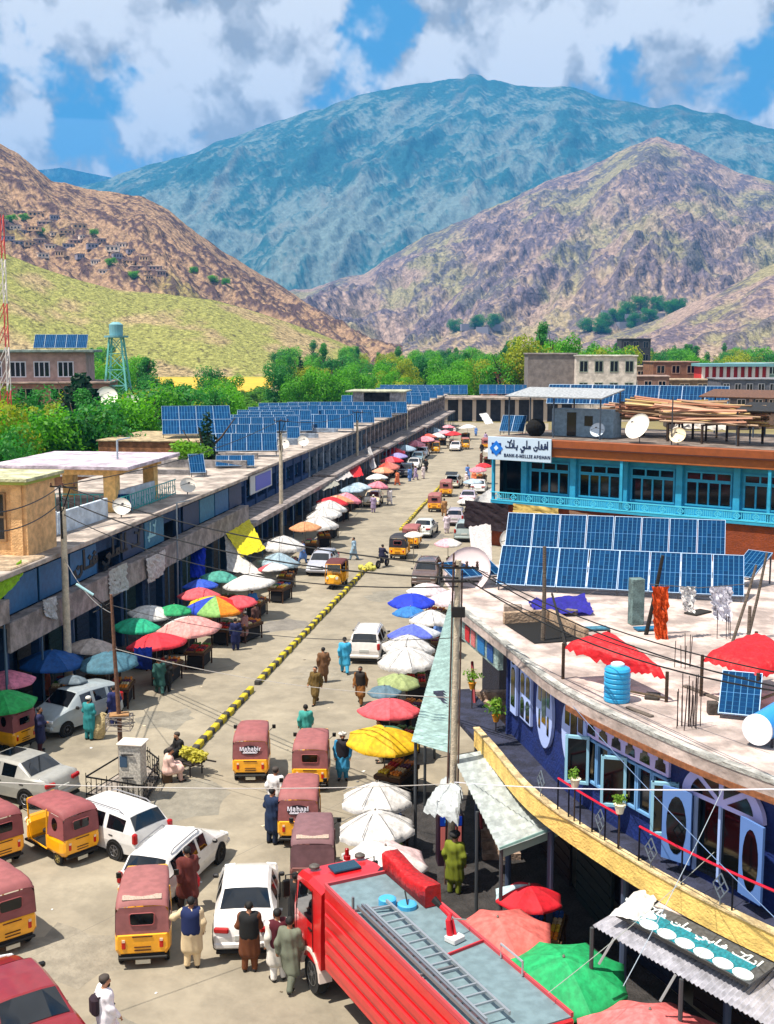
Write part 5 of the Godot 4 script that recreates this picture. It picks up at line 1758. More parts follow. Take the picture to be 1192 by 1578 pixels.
	block("red_roofed_hall", "long low hall with a red roof left of the white block", Vector3(37, 0, -285), 0.0, 24, 6.6, 8, Color(0.6, 0.25, 0.22), 1, 6, Color(0.72, 0.12, 0.12), Color(0.5, 0.2, 0.2), "building")
	block("white_block", "white two-storey block with six dark windows standing above the roofs on the right", Vector3(47.2, 0, -260), -0.05, 13.0, 14.0, 12, Color(0.86, 0.82, 0.78), 3, 4, Color(0.85, 0.84, 0.8), Color(0.5, 0.55, 0.5), "building", 1)
	block("grey_block", "grey windowless block joined to the left of the white block", Vector3(36.0, 0, -264), -0.05, 10.5, 14.4, 12, Color(0.5, 0.47, 0.46), 1, 0, Color(0.6, 0.56, 0.55))
	for q in [[60, -285, 13, 9.0, Color(0.55, 0.42, 0.36), 2, 4, "brown two-storey block right of the white block, its roof set lower"], [72, -292, 13, 8.0, Color(0.62, 0.5, 0.36), 2, 3, "tan block with a yellowish roof between the white block and the red colonnade"], [84, -275, 16, 8.6, Color(0.4, 0.4, 0.44), 2, 6, "grey block in front of the red and white colonnade"], [76, -318, 12, 12.0, Color(0.56, 0.38, 0.28), 3, 3, "brown mud block standing taller behind the grey block"], [98, -268, 15, 9.0, Color(0.35, 0.62, 0.64), 2, 5, "turquoise block at the right edge of the town"], [66, -330, 10, 10.6, Color(0.7, 0.6, 0.5), 2, 3, "cream house deep among the blocks on the right"], [101, -322, 14, 11.6, Color(0.45, 0.58, 0.56), 3, 4, "pale teal block far behind the turquoise one"], [63, -235, 15, 6.6, Color(0.3, 0.26, 0.26), 2, 5, "dark low block between the bank roof and the white block"], [79, -238, 14, 6.4, Color(0.5, 0.4, 0.34), 2, 5, "brown low block beyond the right end of the bank roof"]]:
		block("town_block", q[7], Vector3(q[0], 0, q[1]), rng.randf_range(-0.15, 0.1), q[2], q[3], 11, q[4], q[5], q[6], q[4].lightened(0.25), q[4].lightened(0.3), "building", 1)
	var col := thing("colonnade_building", "building with a red front behind white columns, on the right beyond the town roofs", "building", Vector3(86.5, 0, -300), -0.05)
	s = Shape.new()
	s.box(Vector3(0, 5.6, -5), Vector3(16.5, 11.2, 9))
	part("wall", s, paint(Color(0.8, 0.18, 0.16), 0.8), col)
	s = Shape.new()
	s.box(Vector3(0, 11.6, -4.2), Vector3(18, 0.7, 11))
	s.box(Vector3(0, 7.6, 0.1), Vector3(17.5, 0.5, 1.2))
	part("roof", s, paint(Color(0.4, 0.6, 0.64), 0.8), col)
	for i in 10:
		s = Shape.new()
		s.box(Vector3(-7.9 + i * 1.75, 9.5, 0.2), Vector3(0.75, 3.6, 0.5))
		part("column", s, paint(Color(0.88, 0.85, 0.83), 0.8), col)
	block("grey_tower_house", "dark grey unfinished tower house above the trees on the right", Vector3(93.5, 0, -455), 0.0, 11, 19, 9, Color(0.22, 0.22, 0.25), 4, 3, Color(0.4, 0.4, 0.42), Color(0.35, 0.35, 0.38), "house", 1)
	for q in [[-10, -420, 12.0], [6, -520, 15], [22, -600, 17], [-30, -640, 16], [40, -560, 17], [-2, -700, 18], [60, -640, 18]]:
		block("farm_house", "small pale farm house among the trees of the valley floor", Vector3(q[0], 0, q[1]), rng.randf_range(-0.4, 0.4), 12, q[2] * 0.55, 9, Color(0.72, 0.58, 0.45), 2, 3, Color(0.75, 0.66, 0.55), Color(0.5, 0.4, 0.3), "house", 1).set_meta("group", "farm houses among the far trees")
	var made := 0
	for q in [[8, 352], [14, 362], [30, 366], [44, 372], [58, 366], [76, 360], [90, 372], [40, 388], [54, 392], [68, 388], [84, 394], [20, 384], [108, 372], [120, 384], [134, 378], [148, 390], [98, 404], [160, 386], [176, 396], [186, 406], [200, 414], [216, 420], [150, 414], [128, 406], [226, 408], [240, 424], [72, 404], [110, 392], [60, 346], [36, 344], [190, 388], [206, 398], [232, 438], [252, 430], [164, 430], [90, 352], [128, 362]]:
		var p := on_ridge("hill", rad_to_deg(atan((q[0] - 596) / 1867.0)), rad_to_deg(atan((535 - q[1]) / 1867.0)))
		var w := rng.randf_range(7, 15)
		var tones := [Color(0.74, 0.62, 0.5), Color(0.6, 0.5, 0.48), Color(0.85, 0.78, 0.72), Color(0.56, 0.54, 0.6)]
		var o := thing("hillside_house", "flat roofed mud house in the hamlet on the left-hand hillside", "house", p - Vector3(0, 1, 0), rng.randf_range(-0.2, 0.6), "houses of the hillside hamlet")
		var h := rng.randf_range(3.5, 6.0)
		s = Shape.new()
		s.box(Vector3(0, h / 2, -3), Vector3(w, h, 7))
		part("wall", s, paint(tones[made % 4], 0.9), o)
		s = Shape.new()
		s.box(Vector3(0, h + 0.1, -3), Vector3(w + 0.8, 0.4, 7.8))
		part("roof", s, paint(tones[(made + 1) % 4].lightened(0.2), 0.9), o)
		for k in 3:
			s = Shape.new()
			s.box(Vector3((k - 1) * w * 0.3, h * 0.55, 0.52), Vector3(w * 0.14, h * 0.4, 0.1))
			part("window", s, window_pane(), o)
		made += 1
	for q in [[935, 488], [950, 496], [970, 494], [985, 500], [1012, 492], [720, 508], [744, 512], [762, 510], [1040, 476], [960, 506], [1068, 486]]:
		var p := on_ridge("mountain_spur", rad_to_deg(atan((q[0] - 596) / 1867.0)), rad_to_deg(atan((535 - q[1]) / 1867.0)))
		if p == Vector3.ZERO:
			continue
		var o := thing("hillside_house", "flat roofed house at the foot of the right-hand spur", "house", p - Vector3(0, 3, 0), rng.randf_range(-0.3, 0.3), "houses at the foot of the spur")
		s = Shape.new()
		s.box(Vector3(0, 5, 0), Vector3(20, 11, 12))
		part("wall", s, paint(Color(0.5, 0.5, 0.56), 0.9), o)

# ---------------------------------------------------------------- road, kerb of painted blocks, traffic island

func make_roadway() -> void:
	var s := Shape.new()
	var a := street(-60, -30)
	var b := street(-60, 40)
	var c := street(-6, 40)
	var d := street(-2, 13.5)
	var e := street(215, 11)
	var f := street(215, -11)
	var g := street(-20, -11)
	var h := street(-20, -30)
	var flat := []
	for p in [a, b, c, d, e, f, g, h]:
		flat.append(Vector2(p.x, p.z))
	s.slab(flat, -0.026, 0.004)
	setting("road", s, paint(Color(0.605, 0.57, 0.50), 0.92, 0.0, "road", 0.07))
	for q in [[street(-22, -3), street(3, 9.5), 0.05], [street(-8, -11), street(3, -6), 0.05], [street(-27, -1), street(-8, -13), 0.04], [street(9, -7), street(26, 7), 0.05], [street(2, -10), street(15, -7), 0.05]]:
		s = Shape.new()
		s.smooth = 1
		var pts := []
		for i in 7:
			pts.append(q[0].lerp(q[1], i / 6.0) + Vector3(rng.randf_range(-0.12, 0.12), -0.012, rng.randf_range(-0.12, 0.12)))
		s.tube(pts, 0.022, 4)
		setting("road_crack", s, paint(Color(0.40, 0.38, 0.36), 0.95))
	for q in [[-3.0, 1.2, 2.4], [6.0, -2.5, 1.8], [14.0, 3.0, 2.2], [-9.0, -5.5, 2.8], [-14.0, 1.5, 2.2], [24.0, -1.5, 2.0], [-12.5, -8.0, 1.4], [33.0, 3.5, 2.4], [3.5, 6.5, 1.6], [-18.0, 4.0, 1.5], [46.0, -2.0, 2.2], [58.0, 3.0, 2.6]]:
		var blot := []
		for i in 16:
			var c0: Vector3 = street(q[0], q[1]) + Vector3(cos(TAU * i / 16.0), 0, sin(TAU * i / 16.0)) * q[2] * rng.randf_range(0.45, 1.0)
			blot.append(Vector2(c0.x, c0.z))
		s = Shape.new()
		s.slab(blot, 0.0, 0.0065)
		setting("road_patch", s, paint([Color(0.55, 0.53, 0.48), Color(0.58, 0.55, 0.49), Color(0.52, 0.50, 0.47)][int(q[2] * 10) % 3], 0.9, 0.0, "road", 0.2))
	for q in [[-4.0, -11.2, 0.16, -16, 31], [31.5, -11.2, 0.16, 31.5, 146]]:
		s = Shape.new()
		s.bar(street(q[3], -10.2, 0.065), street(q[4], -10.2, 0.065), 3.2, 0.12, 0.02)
		setting("pavement", s, paint(Color(0.36, 0.34, 0.33), 0.92, 0.0, "concrete", 0.3))  # dark tone paints the shade under the canopies into the paving
	var o := thing("median_kerb", "long kerb of concrete blocks painted yellow and black down the middle of the street", "kerb")
	var yellow := Shape.new()
	yellow.box(Vector3(0, 0.10, 0), Vector3(0.27, 0.32, 0.60), Basis(), 0.035)
	var black := Shape.new()
	black.box(Vector3(0, 0.095, 0), Vector3(0.265, 0.31, 0.48), Basis(), 0.035)
	var ym := yellow.mesh()
	var bm := black.mesh()
	var u := 0.4
	var k := 0
	while u < 102.0:
		if u > 10.6 and u < 11.5 or (u > 17.4 and u < 17.9) or (u > 43 and u < 61):
			u += 0.5
			continue
		var turn := Basis(Vector3.UP, TURN + rng.randf_range(-0.03, 0.03))
		part("block", ym if k % 2 == 0 else bm, paint(Color(0.82, 0.74, 0.14), 0.85, 0.0, "rust", 1.2) if k % 2 == 0 else paint(Color(0.28, 0.27, 0.25), 0.9, 0.0, "rust", 1.2), o, street(u, rng.randf_range(-0.03, 0.03) + 0.3 * smoothstep(0, 40, u), rng.randf_range(-0.03, 0.01)), turn)
		u += 0.55
		k += 1
	var heap := Shape.new()
	for i in 14:
		heap.box(street(42.0 + rng.randf_range(-0.5, 0.9), 0.4 + rng.randf_range(-0.5, 0.5), rng.randf_range(0.05, 0.3)), Vector3(0.35, 0.25, 0.3), Basis(Vector3(0.3, 0.8, 0.2).normalized(), rng.randf() * 3.0), 0.04)
	whole("rubble_heap", heap, paint(Color(0.80, 0.78, 0.35), 0.9, 0.0, "rust", 1.0), "small heap of broken yellow kerb stones at the end of the painted kerb", "rubble").set_meta("kind", "stuff")
	var cab := thing("switch_cabinet", "tall white electrical cabinet on the traffic island", "cabinet", Vector3(-9.04, 0.00, -41.07), -0.15)
	s = Shape.new()
	s.box(Vector3(0, 1.05, 0), Vector3(0.82, 2.1, 0.6), Basis(), 0.02)
	part("body", s, paint(Color(0.82, 0.80, 0.76), 0.6, 0.0, "rust", 0.8), cab)
	s = Shape.new()
	s.box(Vector3(0.02, 2.13, 0), Vector3(0.96, 0.07, 0.74), Basis(), 0.02)
	part("lid", s, paint(Color(0.86, 0.82, 0.78), 0.6), cab)
	s = Shape.new()
	s.box(Vector3(-0.22, 1.5, 0.31), Vector3(0.26, 0.4, 0.06))
	part("meter_box", s, paint(Color(0.2, 0.3, 0.4), 0.5), cab)
	for y in [0.9, 1.75]:
		s = Shape.new()
		s.bar(Vector3(-0.3, y, 0.33), Vector3(0.15, y + 0.03, 0.36), 0.05, 0.04)
		part("bracket", s, paint(Color(0.12, 0.12, 0.14), 0.6), cab)
	var rail := thing("island_railing", "low black wrought iron railing round the traffic island", "railing")
	var ring := [Vector3(-10.79, 0.00, -41.32), Vector3(-8.53, 0.00, -40.40), Vector3(-8.52, 0.00, -43.15), Vector3(-9.13, 0.00, -44.13), Vector3(-9.98, 0.00, -43.71)]
	var iron := paint(Color(0.03, 0.03, 0.035), 0.5, 0.4)
	for i in 4:
		var p: Vector3 = ring[i]
		var q: Vector3 = ring[i + 1]
		if i == 0:
			s = Shape.new()
			s.bar(ring[4] + Vector3(0, 0.75, 0), p + Vector3(0, 0.75, 0), 0.04, 0.05)
			s.bar(ring[4] + Vector3(0, 0.1, 0), p + Vector3(0, 0.1, 0), 0.03, 0.04)
			part("rail", s, iron, rail)
		s = Shape.new()
		for y in [0.12, 0.75]:
			s.bar(p + Vector3(0, y, 0), q + Vector3(0, y, 0), 0.04, 0.05)
		part("rail", s, iron, rail)
		var n := int(p.distance_to(q) / 0.22)
		for j in n + 1:
			s = Shape.new()
			var r := p.lerp(q, j / float(n))
			s.bar(r, r + Vector3(0, 0.78 if j % 4 else 0.9, 0), 0.025, 0.025)
			if j % 2 == 0 and j < n:
				var lp := []
				for w in 8:
					lp.append(p.lerp(q, (j + 0.5 + 0.45 * cos(TAU * w / 7.0)) / n) + Vector3(0, 0.45 + 0.14 * sin(TAU * w / 7.0), 0))
				s.tube(lp, 0.012, 4)
			part("bar", s, iron, rail)
	s = Shape.new()
	var isl := []
	for p in ring:
		isl.append(Vector2(p.x, p.z))
	s.slab(isl, 0.0, 0.1)
	setting("traffic_island", s, paint(Color(0.66, 0.62, 0.58), 0.9, 0.0, "concrete", 0.4))

# ---------------------------------------------------------------- vehicles

func wheel(parent: Node3D, at: Vector3, r: float, w: float, side: float, rim: Color) -> void:
	var key := "wheel %s %s" % [r, w]
	if not shared.has(key):
		var t := Shape.new()
		t.smooth = 1
		t.lathe([Vector2(r * 0.62, -w * 0.5), Vector2(r * 0.92, -w * 0.5), Vector2(r, -w * 0.3), Vector2(r, w * 0.3), Vector2(r * 0.92, w * 0.5), Vector2(r * 0.62, w * 0.5)], 22)
		var m := Shape.new()
		m.lathe([Vector2(r * 0.63, w * 0.30), Vector2(r * 0.63, w * 0.46), Vector2(r * 0.56, w * 0.52), Vector2(r * 0.5, w * 0.40), Vector2(r * 0.2, w * 0.46), Vector2(r * 0.12, w * 0.54)], 18)
		for k in 6:
			m.box(Vector3(cos(TAU * k / 6.0) * r * 0.36, w * 0.44, sin(TAU * k / 6.0) * r * 0.36), Vector3(r * 0.4, w * 0.12, r * 0.14), Basis(Vector3.UP, -TAU * k / 6.0))
		shared[key] = [t.mesh(), m.mesh()]
	var b := Basis(Vector3.BACK, -PI / 2 * side)
	var o := part("wheel", shared[key][0], paint(Color(0.035, 0.035, 0.035), 0.9), parent, at, b)
	part("rim", shared[key][1], paint(rim, 0.35, 0.7), o)

func car_forms(kind: String) -> Dictionary:
	if shared.has(kind):
		return shared[kind]
	var L := 4.4
	var W := 1.70
	var st := []
	match kind:
		"saloon":
			st = [[0.0, 0.36, 0.56, 0.60, 0.80, 0], [0.02, 0.26, 0.66, 0.71, 0.91, 0], [0.10, 0.2, 0.76, 0.82, 0.97, 0], [0.25, 0.2, 0.88, 0.95, 1.0, 0], [0.405, 0.2, 0.91, 1.41, 1.0, 1], [0.53, 0.2, 0.92, 1.44, 1.0, 1], [0.555, 0.2, 0.92, 1.44, 1.0, 1], [0.70, 0.2, 0.93, 1.41, 1.0, 1], [0.835, 0.2, 0.95, 1.02, 0.99, 0], [0.965, 0.24, 0.95, 1.01, 0.96, 0], [0.985, 0.28, 0.8, 0.86, 0.94, 0], [1.0, 0.36, 0.6, 0.64, 0.88, 0]]
		"wagon":
			L = 4.35
			st = [[0.0, 0.36, 0.56, 0.60, 0.80, 0], [0.02, 0.26, 0.66, 0.71, 0.91, 0], [0.10, 0.2, 0.76, 0.82, 0.97, 0], [0.24, 0.2, 0.88, 0.95, 1.0, 0], [0.385, 0.2, 0.91, 1.43, 1.0, 1], [0.51, 0.2, 0.92, 1.47, 1.0, 1], [0.53, 0.2, 0.92, 1.47, 1.0, 1], [0.68, 0.2, 0.93, 1.47, 1.0, 1], [0.705, 0.2, 0.93, 1.47, 1.0, 1], [0.895, 0.22, 0.95, 1.42, 0.98, 1], [0.972, 0.24, 0.95, 1.0, 0.95, 0], [0.99, 0.28, 0.74, 0.8, 0.94, 0], [1.0, 0.36, 0.6, 0.64, 0.9, 0]]
		"hatch":
			L = 3.55
			W = 1.55
			st = [[0.0, 0.36, 0.58, 0.62, 0.82, 0], [0.02, 0.26, 0.70, 0.75, 0.92, 0], [0.10, 0.2, 0.84, 0.90, 0.98, 0], [0.23, 0.2, 0.95, 1.02, 1.0, 0], [0.40, 0.2, 0.97, 1.49, 1.0, 1], [0.56, 0.2, 0.98, 1.52, 1.0, 1], [0.585, 0.2, 0.98, 1.52, 1.0, 1], [0.77, 0.2, 0.99, 1.50, 1.0, 1], [0.80, 0.2, 0.99, 1.49, 1.0, 1], [0.93, 0.22, 1.0, 1.44, 0.98, 1], [0.98, 0.24, 0.98, 1.03, 0.95, 0], [0.992, 0.28, 0.74, 0.8, 0.94, 0], [1.0, 0.36, 0.6, 0.64, 0.9, 0]]
		_:
			L = 4.3
			W = 1.76
			st = [[0.0, 0.42, 0.66, 0.70, 0.84, 0], [0.02, 0.32, 0.80, 0.85, 0.93, 0], [0.10, 0.26, 0.92, 0.98, 0.98, 0], [0.24, 0.26, 1.0, 1.07, 1.0, 0], [0.38, 0.26, 1.02, 1.60, 1.0, 1], [0.51, 0.26, 1.03, 1.65, 1.0, 1], [0.53, 0.26, 1.03, 1.65, 1.0, 1], [0.69, 0.26, 1.04, 1.65, 1.0, 1], [0.715, 0.26, 1.04, 1.64, 1.0, 1], [0.915, 0.28, 1.06, 1.58, 0.98, 1], [0.975, 0.3, 1.06, 1.11, 0.95, 0], [0.99, 0.34, 0.84, 0.9, 0.94, 0], [1.0, 0.42, 0.66, 0.7, 0.9, 0]]
	var rings := []
	for q in st:
		var z: float = -L / 2 + L * q[0]
		var w: float = W / 2 * q[4]
		var half := [Vector3(w * 0.72, q[1], z), Vector3(w * 0.96, q[1] + 0.06, z), Vector3(w, lerpf(q[1], q[2], 0.55), z), Vector3(w * 0.965, q[2], z)]
		if q[5]:
			half.append_array([Vector3(W / 2 * 0.77, q[3] - 0.10, z), Vector3(W / 2 * 0.67, q[3] - 0.025, z), Vector3(W / 2 * 0.35, q[3], z)])
		else:
			half.append_array([Vector3(w * 0.88, q[3] - 0.015, z), Vector3(w * 0.7, q[3], z), Vector3(w * 0.35, q[3] + 0.012, z)])
		rings.append(half)
	var body := Shape.new()
	var forms := {"L": L, "W": W, "side": [], "front": null, "rear": null}
	var mid := Vector3(0, 0.6, 0)
	for side in [1, -1]:
		var f := Vector3(side, 1, 1)
		for i in rings.size() - 1:
			var roofs: int = st[i][5] + st[i + 1][5]
			for j in 6:
				var a: Vector3 = rings[i][j] * f
				var b: Vector3 = rings[i][j + 1] * f
				var c: Vector3 = rings[i + 1][j + 1] * f
				var d: Vector3 = rings[i + 1][j] * f
				var from := Vector3(0, 0.6 if j < 5 else -3.0, (a.z + c.z) / 2)
				if (j >= 4 and roofs == 1):
					continue
				body.smooth = 1 + j
				if j == 3 and roofs == 2 and c.z - a.z > 0.15:
					var g := Shape.new()
					var e := Vector3(side * 0.004, 0, 0)
					var m := (a + b + c + d) / 4.0
					g.quad(a.lerp(m, 0.10) + e, b.lerp(m, 0.08) + e, c.lerp(m, 0.08) + e, d.lerp(m, 0.10) + e, from)
					forms.side.append(g.mesh())
				body.quad(a, b, c, d, from)
	body.smooth = -1
	for i in rings.size() - 1:
		if st[i][5] + st[i + 1][5] == 1:  # windscreen and rear window
			var lo: Array = rings[i] if st[i][5] == 0 else rings[i + 1]
			var hi: Array = rings[i + 1] if st[i][5] == 0 else rings[i]
			var a: Vector3 = lo[4]
			var b: Vector3 = hi[4].lerp(hi[5], 0.6)
			var mirror := Vector3(-1, 1, 1)
			var front: bool = st[i][5] == 0
			body.quad(lo[4], hi[4], hi[5], lo[5], mid)
			body.quad(lo[4] * mirror, hi[4] * mirror, hi[5] * mirror, lo[5] * mirror, mid)
			for k in [[hi[5], lo[5], lo[6], hi[6]]]:
				body.quad(k[0], k[1], k[2], k[3], mid)
				body.quad(k[0] * mirror, k[1] * mirror, k[2] * mirror, k[3] * mirror, mid)
			body.quad(hi[6], lo[6], lo[6] * mirror, hi[6] * mirror, mid)
			var g := Shape.new()
			var out := Vector3(0, 0.01, -0.01 if front else 0.01)
			a = lo[4].lerp(lo[5], 0.45).lerp(hi[5], 0.07) + out
			b = hi[5].lerp(lo[5], 0.07) + out
			var a6: Vector3 = lo[6].lerp(hi[6], 0.07) + out
			var b6: Vector3 = hi[6].lerp(lo[6], 0.07) + out
			g.quad(a, b, b6, a6, mid)
			g.quad(a * mirror, b * mirror, b6 * mirror, a6 * mirror, mid)
			g.quad(a6, b6, b6 * mirror, a6 * mirror, mid)
			forms["front" if front else "rear"] = g.mesh()
	for i in rings.size() - 1:  # the strip along the middle
		if st[i][5] + st[i + 1][5] != 1:
			var far_ := Vector3(-1, 1, 1)
			body.smooth = 6
			body.quad(rings[i][6], rings[i + 1][6], rings[i + 1][6] * far_, rings[i][6] * far_, Vector3(0, -3, (rings[i][6].z + rings[i + 1][6].z) / 2))
	body.smooth = -1
	for e in [0, rings.size() - 1]:  # end faces
		var whole_: Array = rings[e].duplicate()
		for k in range(6, -1, -1):
			whole_.append(rings[e][k] * Vector3(-1, 1, 1))
		for k in whole_.size():
			body.out(Vector3(0, 0.5, whole_[0].z), whole_[k], whole_[(k + 1) % whole_.size()], mid)
	for i in rings.size() - 1:  # floor
		body.quad(rings[i][0], rings[i + 1][0], rings[i + 1][0] * Vector3(-1, 1, 1), rings[i][0] * Vector3(-1, 1, 1), mid)
	forms.body = body.mesh()
	forms.belt = st[1][2]
	forms.rear_belt = st[st.size() - 3][2]
	shared[kind] = forms
	return forms

func car(kind: String, label: String, at: Vector3, turn: float, coat: Color, group := "", rims := Color(0.6, 0.6, 0.62), scale_ := 1.0) -> Node3D:
	var f := car_forms(kind)
	var o := thing("parked_car" if group.begins_with("parked") else "car", label, "car", at, turn, group)
	var L: float = f.L
	var W: float = f.W
	part("body", f.body, car_paint(coat), o)
	part("windscreen", f.front, glass(), o)
	part("rear_window", f.rear, glass(), o)
	for g in f.side:
		part("side_window", g, glass(), o)
	var wr := 0.31 if kind != "suv" else 0.36
	if kind == "hatch":
		wr = 0.28
	for z in [-L * 0.31, L * 0.30]:
		for s in [-1, 1]:
			var arch_ := Shape.new()
			arch_.tube([Vector3(s * (W / 2 - 0.10), wr, z), Vector3(s * (W / 2 + 0.004), wr, z)], wr * 1.18, 18)
			part("wheel_arch", arch_, paint(Color(0.02, 0.02, 0.02), 0.9), o)
			wheel(o, Vector3(s * (W / 2 - 0.075), wr, z), wr, 0.19, s, rims)
	var b: float = f.belt
	var rb: float = f.rear_belt
	for s in [-1, 1]:
		var l := Shape.new()
		l.box(Vector3(s * W * 0.35, b - 0.03, -L / 2 + 0.06), Vector3(W * 0.2, 0.13, 0.12), Basis(Vector3.UP, s * -0.25), 0.03)
		part("headlight", l, paint(Color(0.85, 0.88, 0.9), 0.1), o)
		l = Shape.new()
		if kind == "saloon":
			l.box(Vector3(s * W * 0.345, rb - 0.13, L / 2 - 0.035), Vector3(W * 0.23, 0.14, 0.12), Basis(Vector3.UP, s * 0.18), 0.03)
		else:
			l.box(Vector3(s * W * 0.43, rb - 0.12, L / 2 - 0.06), Vector3(0.16, 0.34, 0.16), Basis(), 0.04)
		part("tail_light", l, paint(Color(0.62, 0.03, 0.04), 0.15), o)
		l = Shape.new()
		l.box(Vector3(s * (W / 2 + 0.07), b + 0.3, -L * 0.18), Vector3(0.16, 0.12, 0.1), Basis(), 0.03)
		part("mirror", l, paint(Color(0.08, 0.08, 0.09), 0.4), o)
		for z in [0.04, 0.26]:
			l = Shape.new()
			l.box(Vector3(s * (W / 2 * 0.985), b + 0.11, L * z), Vector3(0.03, 0.035, 0.18), Basis(), 0.01)
			part("handle", l, paint(Color(0.15, 0.15, 0.16), 0.4), o)
	var p := Shape.new()
	p.box(Vector3(0, 0.62 if kind == "saloon" else 0.72, L / 2 + 0.004), Vector3(0.5, 0.13, 0.03), Basis(), 0.005)
	part("number_plate", p, paint(Color(0.75, 0.76, 0.74), 0.5), o)
	p = Shape.new()
	p.box(Vector3(0, 0.5, -L / 2 - 0.0), Vector3(W * 0.55, 0.16, 0.05), Basis(), 0.02)
	part("grille", p, paint(Color(0.05, 0.05, 0.055), 0.5), o)
	for z in [-1, 1]:
		p = Shape.new()
		p.box(Vector3(0, 0.42, z * (L / 2 - 0.05)), Vector3(W * 0.93, 0.2, 0.2), Basis(), 0.06)
		part("bumper", p, car_paint(coat), o)
	p = Shape.new()
	p.box(Vector3(0, 0.24, L / 2 - 0.05), Vector3(W * 0.86, 0.1, 0.14), Basis(), 0.02)
	part("valance", p, paint(Color(0.03, 0.03, 0.03), 0.8), o)
	if kind == "wagon" or kind == "suv":
		for s in [-1, 1]:
			p = Shape.new()
			var y := 1.5 if kind == "wagon" else 1.68
			p.tube([Vector3(s * W * 0.335, y - 0.06, -0.35), Vector3(s * W * 0.335, y + 0.02, -0.2), Vector3(s * W * 0.335, y + 0.02, 1.25), Vector3(s * W * 0.335, y - 0.06, 1.45)], 0.02, 5)
			part("roof_rail", p, paint(Color(0.6, 0.6, 0.62), 0.4, 0.4), o)
	if scale_ != 1.0:
		o.scale = Vector3.ONE * scale_
	return o

